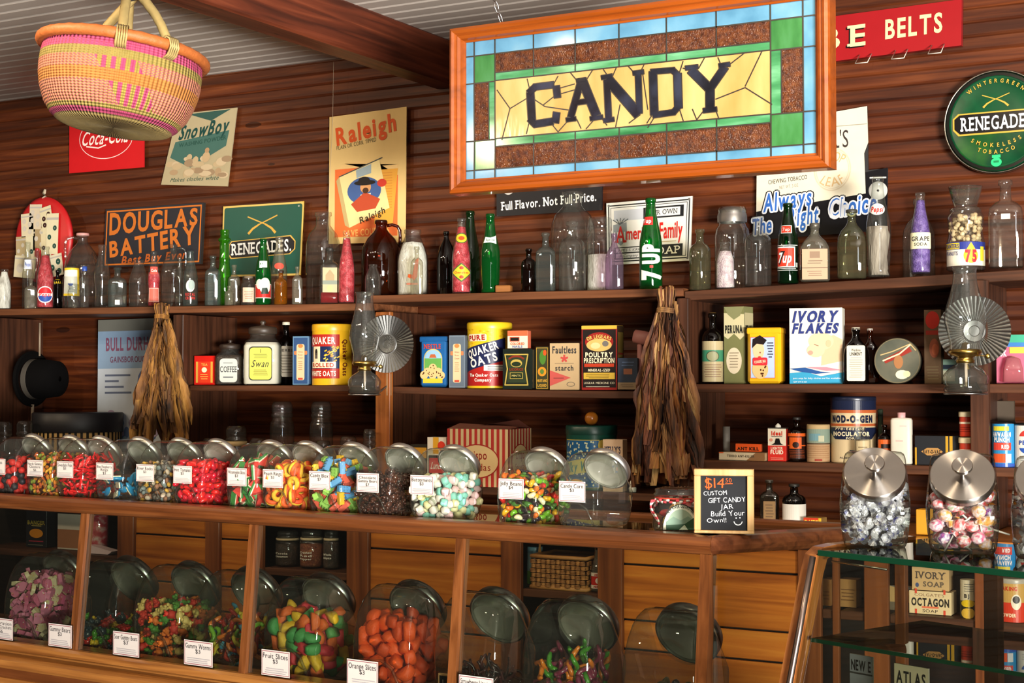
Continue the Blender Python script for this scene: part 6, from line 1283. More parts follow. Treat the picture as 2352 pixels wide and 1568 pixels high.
b = MB(); Z_ = ZBOT; prof = [(.03, Z_), (-.036, Z_), (-.046, Z_-.006), (-.046, Z_-.020), (-.036, Z_-.026), (-.016, Z_-.028), (-.016, Z_-.035), (-.05, Z_-.037), (-.068, Z_-.044), (-.074, Z_-.058), (-.066, Z_-.072), (-.034, Z_-.078), (-.034, Z_-.087), (-.080, Z_-.089), (-.096, Z_-.098), (-.1, Z_-.12), (-.1, .55), (.03, .55)]
GOLDX = wood('casebase', ['#7a4a22', '#a06a34', '#b98243'], 'X', .3, 1.2, .15, coat=.3, knots=False)
extr(prof, Vector((XEND, 0, 0)), ex, ey, -XEND+.04, GOLDX, b); b.build('base_moulding', case)
b = MB(); b.prism([(XEND, .03), (.0, .03), (SD.x*SL, SD.y*SL), (XEND, .46)], .685, .70, DARKW, plane='XY'); b.build('case_floor', case)
b = MB(); b.prism([(XEND, -.07), (.02, -.07), (SD.x*SL+.03, SD.y*SL), (XEND, .46)], 0, .684, CASEX, plane='XY'); b.build('base_body', case)
# ------------------------------------------------------------------ slanted-mouth candy jars
JP = [(-.36, 0), (-.43, .015), (-.475, .07), (-.50, .2), (-.50, .36), (-.49, .5), (-.46, .64), (-.40, .78), (-.31, .89), (-.2, .96), (-.08, .995), (.03, 1.0), (.08, .975), (.47, .50), (.49, .45), (.485, .33), (.46, .16), (.42, .05), (.37, .01), (.33, 0)]
NX = [(-1, .80), (-.985, .88), (-.94, .945), (-.85, .985), (-.65, 1), (-.3, 1), (.3, 1), (.65, 1), (.85, .985), (.94, .945), (.985, .88), (1, .80)]
JG = glass('jarglass', '#f0f3ee', '#aab2aa', body=.012, base=.08, rough=.012)
BRUSH = metal('#b4afa9', .27, .97)
UND = paint('#a3a096', .35, coat=.3); UND2 = paint('#67635b', .3, coat=.4)
RIMM = metal('#c4c1bd', .38)
def bulge(z): return .86+.14*math.sin(math.pi*min(1, max(0, .12+.8*z)))
def inprof(y, z, k):
    cx, cz = -.01, .47; y = cx+(y-cx)/k; z = cz+(z-cz)/k; c = False
    for i in range(len(JP)):
        (a, b_), (c_, d_) = JP[i], JP[i-1]
        if (b_ > z) != (d_ > z) and y < (c_-a)*(z-b_)/(d_-b_)+a: c = not c
    return c
def jar_shell(W, D, H):
    b = MB(); n = len(JP); vs = []; fs = []
    for xf, s in NX:
        for y, z in JP:
            yy = -.01+(y+.01)*s; zz = .47+(z-.47)*s
            if z < .02: zz = max(zz, 0) if s > .99 else .47+(z-.47)*s
            vs.append((xf*W/2*bulge(z), yy*D, zz*H))
    m = len(NX)
    MI, M1 = 12, 13                      # the mouth edge stays open between these two outline points
    for i in range(m-1):
        for k in range(n):
            if k == MI and 2 <= i <= m-4: continue
            l = (k+1) % n; fs.append((i*n+k, i*n+l, (i+1)*n+l, (i+1)*n+k))
    fs.append(tuple(range(n))); fs.append(tuple((m-1)*n+k for k in range(n-1, -1, -1)))
    b.add(vs, fs, JG, True)
    # pressed arch on the front and on each side
    def arch(pts, r): b.tube(pts, r, JG, 6)
    r = W*.022
    pts = [(-W*.33, -.44, .03), (-W*.36, -.495, .16), (-W*.30, -.503, .28), (-W*.15, -.505, .34), (W*.05, -.505, .345), (W*.22, -.505, .28), (W*.31, -.498, .16), (W*.35, -.44, .03)]
    arch([(x, y*D, z*H) for x, y, z in pts], r)
    return b.mesh('jar_glass')
SH_ = {}
def candy_jar(name, label, loc, rz, W, D, H, lidm, card=None, cat='candy jar', knob=False, group=None):
    t = thing(name, label, cat, tuple(loc), rz, group)
    k = (round(W, 4), round(D, 4), round(H, 4))
    if k not in SH_: SH_[k] = jar_shell(W, D, H)
    o = bpy.data.objects.new('glass_body', SH_[k]); COL.objects.link(o); o.parent = t
    a, c = Vector((0, JP[12][0]*D, JP[12][1]*H)), Vector((0, JP[13][0]*D, JP[13][1]*H)); mid = (a+c)/2; nrm = Vector((0, a.z-c.z, c.y-a.y)).normalized()
    q = nrm.to_track_quat('Z', 'Y').to_matrix().to_4x4(); r = min((c-a).length*.5, W*.46)
    b = MB(); b.lathe([(r*.80, -H*.10), (r*.84, -H*.05), (r*.90, 0), (r*.95, H*.01)], JG, 40, caps=False); ng = b.build('mouth_ring', t); ng.matrix_local = Matrix.Translation(mid) @ q
    b = MB(); R1 = r*1.06; th = H*(.085 if knob else .10)
    b.lathe([(.0005, th*.12), (R1*.6, th*.10), (R1*.9, th*.0), (R1*.94, -th*.15)], UND if H < .2 else UND2, 64, caps=False)
    b.lathe([(R1*.94, -th*.15), (R1, -th*.1), (R1*1.005, th*.6), (R1*.985, th*.9), (R1*.965, th*.985), (R1*.95, th), (R1*.94, th), (R1*.5, th), (R1*.02, th), (.0005, th*1.0)], lidm, 64, caps=False)
    l = b.build('lid', t); l.matrix_local = Matrix.Translation(mid+nrm*H*.012) @ q
    if knob:
        b = MB(); b.lathe([(R1*.09, 0), (R1*.09, th*1.2), (R1*.3, th*1.5), (R1*.325, th*1.7), (R1*.31, th*1.96), (R1*.295, th*2.0), (R1*.285, th*2.0), (R1*.02, th*2.0), (.0005, th*2.0)], lidm, 48, caps=False); kn = b.build('knob', l); kn.location = (0, 0, th)
    if card:
        txt, price = card; w, h = W*.60, H*.27
        g = G(); g.rect(-w/2, -h/2, w/2, h/2, '#d6cfc8'); draw_card(g, w, h, txt, price)
        g.emit('price_label', t, lambda u, v, l_: (-W*.10+u, -D*.508-G.E*(l_+1)-(.0 if v < 0 else 0), H*.50+v), .4)
    return t
def draw_card(g, w, h, txt, price):
    g.frame(-w*.47, -h*.45, w*.47, h*.45, w*.014, '#8a2f3e', 1); lines = txt.split('|'); n = len(lines); s = .19 if n == 1 else .15
    for i, x in enumerate(lines): g.text(x, 0, h*(.27-.18*i), h*s, '#2c2a2e', 2, w=min(w*.86, w*.085*len(x)), jit=.07)
    g.text(price, 0, h*(.27-.18*n-.02), h*.15, '#2c2a2e', 2, w=w*.16, jit=.05); g.lines(-w*.40, -h*.40, w*.42, -h*.16, 3, '#a39fa3', 2, .3)
# ------------------------------------------------------------------ sweets
def M_(c, kind='gummy'):
    if kind == 'gummy': return paint(c, .28, var=.15, scale=40, coat=.25, sub=0)
    if kind == 'sugar': return paint(c, .62, var=.16, scale=160, bump=.35)
    if kind == 'matte': return paint(c, .6, var=.12, scale=50)
    return paint(c, .3)
def piece(shape, c, s, kind='gummy', c2=None):
    b = MB(); m = M_(c, kind)
    if shape in ('bean', 'bean2'): b.loft([(s*.02, s*.02, -s*.5, 2), (s*.19, s*.19, -s*.43, 2), (s*.29, s*.28, -s*.22, 2), (s*.30, s*.29, .05*s, 2), (s*.27, s*.26, s*.28, 2), (s*.15, s*.15, s*.46, 2), (s*.01, s*.01, s*.5, 2)], m, 10); b.v = [(x+.5*z*z/s, y, z) for x, y, z in b.v]
    elif shape == 'ball': b.ico((0, 0, 0), s*.5, m, 2, jit=.04)
    elif shape == 'chunk': b.ico((0, 0, 0), s*.5, m, 1, sq=(1, .75, .55), jit=.18, smooth=False)
    elif shape == 'pebble': b.ico((0, 0, 0), s*.5, m, 2, sq=(1, .8, .6), jit=.05)
    elif shape == 'slice':
        p = [(s*.5*math.cos(R(a)), s*.5*math.sin(R(a))-s*.2) for a in range(0, 181, 20)]
        k = len(p); vs = []; fs = []
        for z, f in ((-.27, .80), (-.17, 1), (.17, 1), (.27, .80)): vs += [(x*f, z*s, (y+.02*s)*f) for x, y in p]
        fs = [tuple(range(k)), tuple(range(4*k-1, 3*k-1, -1))]+[(r*k+i, r*k+(i+1) % k, (r+1)*k+(i+1) % k, (r+1)*k+i) for r in range(3) for i in range(k)]
        b.add(vs, fs, m, True)
    elif shape == 'ring': b.tube([(s*.33*math.cos(k*.5236), s*.33*math.sin(k*.5236), 0) for k in range(12)], s*.17, m, 7, True)
    elif shape == 'ring2':
        b.tube([(s*.33*math.cos(k*.5236), s*.33*math.sin(k*.5236), -s*.05) for k in range(12)], s*.16, m, 7, True); b.tube([(s*.33*math.cos(k*.5236), s*.33*math.sin(k*.5236), s*.06) for k in range(12)], s*.16, M_(c2, kind), 7, True)
    elif shape == 'block':
        b.box((0, 0, 0), (s, s*.5, s*.42), m, ch=s*.03)
        for i in range(4):
            for j in (-1, 1): b.lathe([(s*.07, s*.2), (s*.07, s*.29), (.001, s*.29)], m, 8, (i-1.5)*s*.24, j*s*.12, caps=False)
    elif shape == 'mint': b.loft([(s*.02, s*.02, -s*.42, 3), (s*.38, s*.38, -s*.4, 3), (s*.47, s*.47, -s*.2, 3), (s*.47, s*.47, s*.2, 3), (s*.38, s*.38, s*.4, 3), (s*.02, s*.02, s*.42, 3)], m, 14)
    elif shape == 'worm':
        a0 = random.uniform(-.5, .5); pts = [(s*(k/9-.5), s*.14*math.sin(k*.8+a0), s*.05*math.cos(k*.9)) for k in range(10)]
        h = 5; b.tube(pts[:h+1], [s*.05]+[s*.075+s*.012*(k % 2) for k in range(h)], m, 7); b.tube(pts[h:], [s*.075+s*.012*(k % 2) for k in range(9-h)]+[s*.04], M_(c2 or c, kind), 7)
    elif shape == 'rope':
        b.tube([(s*(k/7-.5), s*.06*math.sin(k*.9), s*.05*math.cos(k*1.3)) for k in range(8)], s*.06, m, 6)
    elif shape == 'bear':
        b.ico((0, 0, 0), s*.3, m, 2, (1, .8, 1.15)); b.ico((0, 0, s*.38), s*.22, m, 1)
        for x in (-1, 1): b.ico((x*s*.16, 0, s*.55), s*.08, m, 1); b.ico((x*s*.22, -s*.14, s*.1), s*.12, m, 1); b.ico((x*s*.16, -s*.12, -s*.32), s*.15, m, 1)
    elif shape == 'fish':
        b.loft([(s*.01, s*.01, -s*.5, 2), (s*.06, s*.20, -s*.46, 2), (s*.06, s*.08, -s*.3, 2), (s*.1, s*.2, -s*.05, 2), (s*.1, s*.19, s*.2, 2), (s*.06, s*.1, s*.42, 2), (s*.01, s*.01, s*.5, 2)], m, 10)
    elif shape == 'wedge':
        t = s*.16; b.prism([(-s*.5, 0), (s*.5, 0), (0, s*.62)], -t, t, m); b.prism([(-s*.5, -.05*s), (s*.5, -.05*s), (s*.49, .04*s), (-s*.49, .04*s)], -t*1.06, t*1.06, M_('#e3dcc0', kind)); b.prism([(-s*.5, -.16*s), (s*.5, -.16*s), (s*.52, -.04*s), (-s*.52, -.04*s)], -t*1.08, t*1.08, M_('#2f7a35', kind))
        b.v = [(x, y, z-s*.2) for x, y, z in b.v]
    elif shape == 'shark':
        b.loft([(s*.01, s*.01, -s*.5, 2), (s*.16, s*.1, -s*.4, 2), (s*.2, s*.16, -s*.1, 2), (s*.2, s*.17, s*.15, 2), (s*.1, s*.1, s*.4, 2), (s*.01, s*.01, s*.5, 2)], m, 10); b.v = [(x, max(y, -s*.03), z) for x, y, z in b.v]
        b.prism([(-s*.16, -s*.3), (s*.16, -s*.3), (s*.16, s*.25), (-s*.16, s*.25)], -s*.09, -s*.02, M_(c2, kind)); b.prism([(-s*.03, -s*.1), (s*.03, -s*.02), (s*.0, s*.1)], s*.15, s*.3, m)
    elif shape == 'cracker':
        p = []
        for k in range(14): q = R(k*360/14); rr = s*.5*random.uniform(.6, 1); p.append((rr*math.cos(q), rr*math.sin(q)*.8))
        b.prism(p, -s*.13, s*.13, m)
        for k in range(7): q = random.uniform(0, 6.28); b.ico((.25*s*math.cos(q), random.choice((-1, 1))*s*.14, .2*s*math.sin(q)), s*.04, M_(random.choice(['#d8c25a', '#c9553a', '#d8d2c0']), 'matte'), 1)
    elif shape == 'twist':
        m = sheen(['#77777c', '#e2e2e6', '#b5b5bb', c2 or '#2a2f7a'], 60, .2, metal=.55, bump=.5); b.ico((0, 0, 0), s*.33, m, 2, (1.35, .9, .8), .12, smooth=False)
        for x in (-1, 1):
            n = 9; vs = [(x*s*.36, 0, 0)]+[(x*s*random.uniform(.62, .78), s*.3*math.cos(k*.7), s*.3*math.sin(k*.7)) for k in range(n)]
            b.add(vs, [(0, k+1, (k+1) % n+1) for k in range(n)], m, False)
    return b.mesh(name_of.get(shape, 'sweet'))
name_of = dict(bean2='cinnamon_sweet', bean='jelly_bean', ball='round_sweet', chunk='candy_cluster', pebble='pebble_sweet', slice='fruit_slice', ring='gummy_ring', ring2='peach_ring', block='candy_block', mint='buttermint', worm='gummy_worm', rope='licorice_piece', bear='gummy_bear', fish='gummy_fish', wedge='watermelon_slice', shark='gummy_shark', cracker='animal_cracker', twist='wrapped_candy')
NC = [0]
def fill(jar, W, D, H, level, shape, cols, s, where, kind='gummy', cap=170, packing=.72, group=None, flatx=True, top=None, maxl=9, full=False):
    """individual sweets lying against the sides a viewer can see and across the top of the heap"""
    rn = random.Random(len(where)*7+int(s*1e5)); pts = []; tries = 0
    ph = rn.uniform(0, 6); mk = s*{'twist': .62, 'worm': .44, 'rope': .44, 'fish': .42, 'wedge': .42, 'slice': .42}.get(shape, .36)
    cell = {}
    md = s*packing
    while tries < 9000 and len(pts) < cap:
        tries += 1
        x = rn.uniform(-1, 1)*(W/2*.97-mk); y = rn.uniform(-.5, .5)*D; z = rn.uniform(.02, level)*H
        lv = level*H+H*.05*math.sin(x/W*5+ph)+H*.04*math.cos(y/D*5+ph)
        if z > lv or z < mk*.9: continue
        xm = W/2*bulge(z/H)*.97-mk
        if abs(x) > xm or not inprof(y/D, z/H, 1-2.0*mk/min(D, H)): continue
        dfront = not inprof((y-s*1.15)/D, z/H, .97); dside = x > xm-s*1.15; dtop = z > lv-s*1.2
        if not (dfront or dside or dtop or full): continue
        p = Vector((x, y, z)); k = (int(x/md+99), int(y/md+99), int(z/md+99)); ok = True
        for a in (-1, 0, 1):
            for b_ in (-1, 0, 1):
                for c in (-1, 0, 1):
                    for q in cell.get((k[0]+a, k[1]+b_, k[2]+c), ()):
                        if (q-p).length < md: ok = False; break
        if not ok: continue
        cell.setdefault(k, []).append(p); pts.append(p)
    lib = []
    for c in cols:
        cc = c if isinstance(c, tuple) else (c, None, '')
        for v in range(2 if shape in ('worm', 'cracker', 'chunk', 'twist') else 1): lib.append((piece(shape, cc[0], s, kind, cc[1]), cc[2]))
    M0 = Matrix.LocRotScale(jar.location, jar.rotation_euler, None)
    for p in pts:
        me, cn = rn.choice(lib)
        o = bpy.data.objects.new(me.name.split('.')[0], me); COL.objects.link(o)
        rot = (rn.uniform(0, 6.3), rn.uniform(0, 6.3), rn.uniform(0, 6.3))
        if top and p.z > level*H-s*1.2: rot = (rn.uniform(-.5, .5)+top, rn.uniform(-.5, .5), rn.uniform(0, 6.3))
        o.location = M0 @ p; o.rotation_euler = rot
        nm = me.name.split('.')[0].replace('_', ' ')
        tag(o, (cn+' '+where).strip(), nm, group or where); NC[0] += 1
W1, D1, H1 = .113, .168, .170
def counter_jar(uleft, txt, price, label):
    x, z = onC(uleft, 1125, .058)
    return candy_jar('candy_jar', label, loc2w(x+W1/2, .058+D1/2, 1.1285), CA, W1, D1, H1, RIMM, (txt, price) if txt else None)
F = lambda j, *a, **k: fill(j, W1, D1, H1, *a, **k)
j = counter_jar(-28, 'Berries', '$4', 'leftmost jar on the counter, holding black and red berry sweets'); F(j, .62, 'ball', [('#16131c', None, 'black'), ('#c02018', None, 'red')], .021, 'round berry sweet in the leftmost counter jar', 'sugar')
j = counter_jar(57, 'Nerds Gummy|Clusters', '$6', 'counter jar of small orange and green candy clusters'); F(j, .74, 'chunk', [('#c9761e', None, 'orange'), ('#d9a02a', None, 'yellow'), ('#7d8a2a', None, 'green'), ('#b3501c', None, 'rusty')], .017, 'little gummy cluster in a counter jar', 'matte', cap=240)
j = counter_jar(125, 'Swedish Fish', '$3', 'counter jar of bright red gummy fish, second in red from the left'); F(j, .72, 'fish', [('#d8141a', None, 'red')], .032, 'gummy fish in a counter jar', cap=150, packing=.5)
j = counter_jar(215, 'Blue Raspberry|Rings', '$3', 'counter jar with a few blue and cream gummies at the bottom'); F(j, .42, 'shark', [('#1f7fae', '#ded4b4', 'blue and cream')], .05, 'gummy shark in a counter jar', packing=.62)
j = counter_jar(307, 'River Rocks', '$3', 'counter jar of grey, brown and yellow pebble sweets'); F(j, .64, 'pebble', [('#4a4640', None, 'dark grey'), ('#6f7a78', None, 'blue grey'), ('#8a5f44', None, 'brown'), ('#c99a3a', None, 'yellow'), ('#a89884', None, 'beige')], .017, 'pebble sweet in the river rock jar', 'matte', cap=240)
j = counter_jar(392, 'Hot Tamales', '$5', 'counter jar of deep pink and red cinnamon sweets'); F(j, .68, 'bean2', [('#c4102a', None, 'crimson'), ('#d81a1a', None, 'red')], .026, 'cinnamon bean in a counter jar', cap=190, packing=.55)
j = counter_jar(515, 'Watermelon Slices', '$3', 'counter jar of red, white and green watermelon wedges'); F(j, .74, 'wedge', [('#cf3a30', None, 'red and green')], .038, 'watermelon wedge in a counter jar', 'sugar', packing=.55)
j = counter_jar(597, 'Peach Rings', '$3', 'counter jar of orange and yellow peach rings'); F(j, .70, 'ring2', [('#dd4a12', '#e8b32c', 'orange and yellow'), ('#e2b02a', '#d8561a', 'yellow and orange')], .040, 'peach ring in a counter jar', 'sugar', packing=.55)
j = counter_jar(703, 'Candy Blox', '$7', 'counter jar of coloured toy brick shaped candies'); F(j, .76, 'block', [('#4f8fc2', None, 'blue'), ('#d9ac1e', None, 'yellow'), ('#7fae4a', None, 'green'), ('#c9523a', None, 'red')], .032, 'candy brick in a counter jar', 'matte', cap=150, packing=.6)
j = counter_jar(812, 'Chocolate|Gummy Bears', '$7', 'counter jar of dark brown chocolate bears'); F(j, .62, 'bear', [('#35190f', None, 'dark brown'), ('#4a2517', None, 'brown')], .026, 'chocolate covered bear in a counter jar', cap=180, packing=.6)
j = counter_jar(935, 'Buttermints', '$3', 'counter jar of pastel pink, teal and yellow buttermints'); F(j, .60, 'mint', [('#d8b4b4', None, 'pink'), ('#7fc2b4', None, 'teal'), ('#d9d3a0', None, 'pale yellow'), ('#d8d2c8', None, 'white')], .020, 'pillow mint in a counter jar', 'matte', cap=240, packing=.8)
j = counter_jar(1137, 'Jelly Beans', '$4', 'counter jar of multicoloured jelly beans, second from the right'); F(j, .68, 'bean', [('#c0201c', None, 'red'), ('#6aa81e', None, 'lime green'), ('#d9a51c', None, 'yellow'), ('#d86a1c', None, 'orange'), ('#d8cfa8', None, 'cream'), ('#1d1520', None, 'black'), ('#3f6f2c', None, 'dark green')], .021, 'jelly bean in a counter jar', cap=280, packing=.62)
j = counter_jar(1275, 'Candy Corn', '$3', 'empty counter jar, rightmost of the labelled row')
# jars inside the counter
W2, D2, H2 = .180, .190, .260
F2 = lambda j, *a, **k: fill(j, W2, D2, H2, *a, **k)
DKM = metal('#8c8a8a', .28)
def case_jar(uleft, label):
    x, z = onC(uleft, 1470, .05)
    return candy_jar('candy_jar', label, loc2w(x+W2/2, .05+D2/2, .7005), CA, W2, D2, H2, DKM)
j = case_jar(2, 'jar of pink frosted crackers inside the case, leftmost'); F2(j, .76, 'cracker', [('#c46f90', None, 'pink frosted'), ('#b9587a', None, 'deep pink frosted'), ('#cdbb9a', None, 'cream frosted')], .042, 'animal cracker inside the case', 'matte', packing=.5, cap=200)
j = case_jar(158, 'case jar low on gummy bears, second from the left'); F2(j, .36, 'bear', [('#c9a21c', None, 'yellow'), ('#3f7a1f', None, 'green'), ('#b3201c', None, 'red'), ('#20303a', None, 'dark blue')], .036, 'gummy bear in the half empty case jar', packing=.65)
j = case_jar(298, 'case jar of red, green and pale sour bears, third from the left'); F2(j, .62, 'bear', [('#c22a1e', None, 'red'), ('#d86a1e', None, 'orange'), ('#4a7f2a', None, 'green'), ('#d3b36a', None, 'pale yellow')], .038, 'sour bear in a case jar', 'sugar', packing=.62)
j = case_jar(436, 'case jar of red and mixed gummy worms, left of the fruit slices'); F2(j, .52, 'worm', [('#b32a1c', '#c96a2a', 'red and orange'), ('#4a90b0', '#c9b23a', 'blue and yellow'), ('#6a9a2a', '#cf6a1e', 'green and orange'), ('#a3241c', '#5a1a14', 'dark red')], .075, 'thin gummy worm in a case jar', packing=.32, cap=150)
j = case_jar(600, 'case jar of red, yellow and green fruit slices'); F2(j, .70, 'slice', [('#c02838', None, 'red'), ('#d2a41c', None, 'yellow'), ('#3f8a4a', None, 'green'), ('#cf5a1c', None, 'orange')], .046, 'sugared fruit slice in a case jar', 'sugar', packing=.55)
j = case_jar(803, 'case jar filled with orange sugared slices'); F2(j, .70, 'slice', [('#df4d10', None, 'bright orange'), ('#c8400f', None, 'deep orange')], .050, 'orange slice sweet in a case jar', 'sugar', packing=.52)
j = case_jar(990, 'case jar with a low layer of dark licorice'); F2(j, .30, 'rope', [('#3a0f12', None, 'dark red'), ('#2a0c10', None, 'nearly black')], .06, 'licorice piece in a case jar', packing=.3, cap=170)
j = case_jar(1192, 'case jar of green, orange and purple fat worms'); F2(j, .50, 'worm', [('#3f7d22', '#3a7a24', 'green'), ('#c46a18', '#b85f18', 'orange'), ('#6a1f3a', '#74243f', 'purple')], .072, 'fat glossy worm in a case jar', packing=.33, cap=150)
j = case_jar(1422, 'case jar with dark sweets at the bottom, beside the corner post'); F2(j, .30, 'pebble', [('#241420', None, 'black'), ('#3a1f2a', None, 'plum'), ('#4a3a1c', None, 'olive')], .034, 'dark sweet in the rightmost case jar', packing=.7)
# price cards standing inside the glass
for (u0, u1, v0, v1, tx, pr, lb) in ((-26, 32, 1417, 1462, 'Celebration|Animal Crackers', '$6', 'white price card for animal crackers, leftmost behind the glass'), (110, 167, 1431, 1482, 'Gummy Bears', '$3', 'white price card reading Gummy Bears just left of a post'), (258, 322, 1449, 1500, 'Sour Gummy Bears', '$3', 'white price card reading Sour Gummy Bears'), (421, 491, 1469, 1522, 'Gummy Worms', '$3', 'white price card reading Gummy Worms'),
                                         (599, 668, 1491, 1547, 'Fruit Slices', '$3', 'white price card reading Fruit Slices'), (795, 871, 1513, 1572, 'Orange Slices', '$3', 'white price card reading Orange Slices'), (1052, 1136, 1550, 1612, 'Strawberry Licorice', '$3', 'white price card reading Strawberry Licorice, cut off by the picture edge')):
    y = -.030; xa, za = onC(u0, v1, y); xb_, zb_ = onC(u1, v1, y); _, zt = onC((u0+u1)/2, (v0+v1)/2-(v1-v0)*.5, y); zt = onC((u0+u1)/2, v0, y)[1]
    w = xb_-xa; zl = ZBOT+.001; h = max(.04, zt-zl)
    t = thing('price_card', lb, 'price card', tuple(loc2w((xa+xb_)/2, y, zl)), CA)
    b = MB(); b.box((0, .001, h/2), (w, .0016, h), glass('acrylic', '#e8e8e8', '#b0b0b0')); b.box((0, .012, .001), (w*.8, .022, .0016), glass('acrylic')); b.build('acrylic_stand', t)
    g = G(); hh = min(h, w*.82); g.rect(-w*.47, -hh*.46, w*.47, hh*.46, '#cfc8c2'); draw_card(g, w*.96, hh*.94, tx, pr); g.emit('printed_card', t, flat(-.0002, 0, h-hh/2))
x, z = onC(1026, 1512, .03); t = thing('mini_chalkboard', 'tiny framed chalkboard tag standing before the licorice jar', 'chalkboard', tuple(loc2w(x, .03, .7005)), CA)
b = MB(); b.box((0, 0, .05), (.045, .006, .065), paint('#b08a5a', .6), ch=.001); b.box((0, .004, .01), (.02, .02, .02), paint('#b08a5a', .6)); b.build('frame', t)
g = G(); g.rect(-.018, -.028, .018, .028, '#17181a'); g.text('1', -.008, .015, .008, '#c9c9c9', 1); g.emit('slate', t, flat(-.0032, 0, .05))
# gift jar and chalkboard at the counter corner
p = onZ(1546, 1222, 1.1285); pw = 118*dep(p)/FPX; r = pw/2*1.04; ph_ = 100*dep(p)/FPX
t = thing('gift_jar', 'squat clip-top gift jar with red and white twine and a landscape label', 'jar', (p.x, p.y+r*.6, 1.1285), va_of(p))
b = MB(); b.loft([(r*.02, r*.02, .003, 4), (r*.92, r*.92, .001, 4), (r, r, .01, 4), (r, r, ph_*.58, 4), (r*.9, r*.9, ph_*.68, 3), (r*.84, r*.84, ph_*.72, 2), (r*.84, r*.84, ph_*.78, 2)], JG, 40, caps=False); b.build('glass', t)
b = MB(); b.lathe([(r*.84, ph_*.79), (r*.95, ph_*.80), (r*.97, ph_*.86), (r*.9, ph_*.89), (r*.92, ph_*.97), (r*.8, ph_), (r*.7, ph_*.98), (r*.02, ph_*.96)], JG, 40, caps=False); b.build('lid', t)
b = MB(); b.lathe([(r*.86, ph_*.765), (r*.93, ph_*.77), (r*.93, ph_*.79), (r*.86, ph_*.795)], paint('#c8402c', .5), 36, caps=False); b.build('rubber_seal', t)
b = MB(); TW = [paint('#c03a44', .8), paint('#d8d0c8', .8)]
for k in range(44):
    a0, a1 = k*6.283/44, (k+1)*6.283/44; b.tube([(r*.9*math.cos(q), r*.9*math.sin(q), ph_*.71+.003*math.sin(k*2)) for q in (a0, a1)], .0028, TW[k % 2], 6)
def loop(pts):
    for k in range(len(pts)-1): b.tube([pts[k], pts[k+1]], .0022, TW[k % 2], 6)
for sgn in (0, 1, 2):
    loop([(-r*(.86+.16*math.sin(k*.45+sgn*.4))-.003, -r*.35-.006*sgn, ph_*(.74-.064*k*(1 if sgn else .9))) for k in range(11)])
b.build('twine', t)
b = MB(); b.tube([(r*.8, -r*.2, ph_*.7), (r*1.02, -r*.2, ph_*.8), (r*.98, -r*.1, ph_*.93)], .0015, metal('#c9c9c9', .2), 6); b.tube([(r*.8, r*.2, ph_*.7), (r*1.02, r*.2, ph_*.8), (r*.98, r*.1, ph_*.93)], .0015, metal('#c9c9c9', .2), 6); b.build('wire_clip', t)
g = G(); w, h = r*1.35, ph_*.6; arch = lambda k: [(w*k*.5*math.cos(R(a)), h*(k-.02)*math.sin(R(a))) for a in range(0, 181, 12)]
g.poly([(w*.5, -h*.02)]+arch(1)+[(-w*.5, -h*.02)], '#1a2420'); g.poly(arch(.97), '#c9cdb8', 1); g.poly(arch(.8), '#8aa08a', 2)
g.poly([(-w*.4, 0), (-w*.4, h*.3), (-w*.2, h*.5), (0, h*.36), (w*.2, h*.52), (w*.4, h*.3), (w*.4, 0)], '#6f8a78', 3); g.poly([(-w*.4, 0), (-w*.4, h*.18), (w*.1, h*.22), (w*.4, h*.5), (w*.4, 0)], '#2c4a34', 4); g.poly([(-w*.05, 0), (w*.1, h*.2), (w*.2, 0)], '#a8b8a0', 5)
g.text('NEW RIVER OUTFITTERS', 0, h*.9, h*.12, '#1a2420', 4, w=w*.9, arc=w*.46, bold=.03)
g.emit('picture_label', t, flat(-r-.0008, r*.05, .008))
for k, (c, x, y, z, nm) in enumerate((('#b3241c', -.6, -.4, .3, 'red'), ('#c9a03a', -.55, -.5, .12, 'yellow'), ('#6a2a1c', -.3, .2, .3, 'brown'), ('#d8c9a8', .1, .1, .45, 'cream'), ('#c0392a', .35, -.1, .5, 'bright red'), ('#7a1a20', .1, -.4, .4, 'dark red'), ('#d8a02a', -.2, -.45, .42, 'golden'), ('#3a2418', -.6, -.1, .1, 'dark brown'))):
    o = bpy.data.objects.new('wrapped_sweet', piece('pebble', c, r*.5, 'sugar')); COL.objects.link(o); o.location = t.location+Matrix.Rotation(t.rotation_euler.z, 3, 'Z') @ Vector((x*r*.85, y*r*.85, .012+z*ph_)); o.rotation_euler = (k, k*2, k); tag(o, nm+' sweet inside the twine tied gift jar', 'sweet', 'sweets in the gift jar')
p0 = onZ(1655, 1227, 1.139); w = 137*dep(p0)/FPX; h = 148*dep(p0)/FPX
t = thing('chalkboard_sign', 'small pale framed chalkboard with a handwritten price at the counter corner', 'chalkboard', (p0.x, p0.y+.02, 1.1395), va_of(p0)-.06)
FW = wood('palewood', ['#b08d5c', '#c4a06c', '#d0b07e'], 'Z', .55, 1.5, .1, knots=False); f = w*.11
b = MB(); b.prism([(-w/2, 0), (w/2, 0), (w/2, h), (-w/2, h)], .004, .016, FW); b.build('back_board', t)
for nm, q in (('frame_rail', (-w/2, h-f, w/2, h)), ('frame_rail', (-w/2, 0, w/2, f*.45)), ('frame_rail', (-w/2, f*.45, -w/2+f, h-f)), ('frame_rail', (w/2-f, f*.45, w/2, h-f))):
    b = MB(); b.box(((q[0]+q[2])/2, .001, (q[1]+q[3])/2), (q[2]-q[0], .014, q[3]-q[1]), FW, ch=.0015); b.build(nm, t)
g = G(); iw = w-2*f; g.rect(-iw/2, -h/2+f*.4, iw/2, h/2-f, '#1a1c20'); wc = '#c9ccd0'
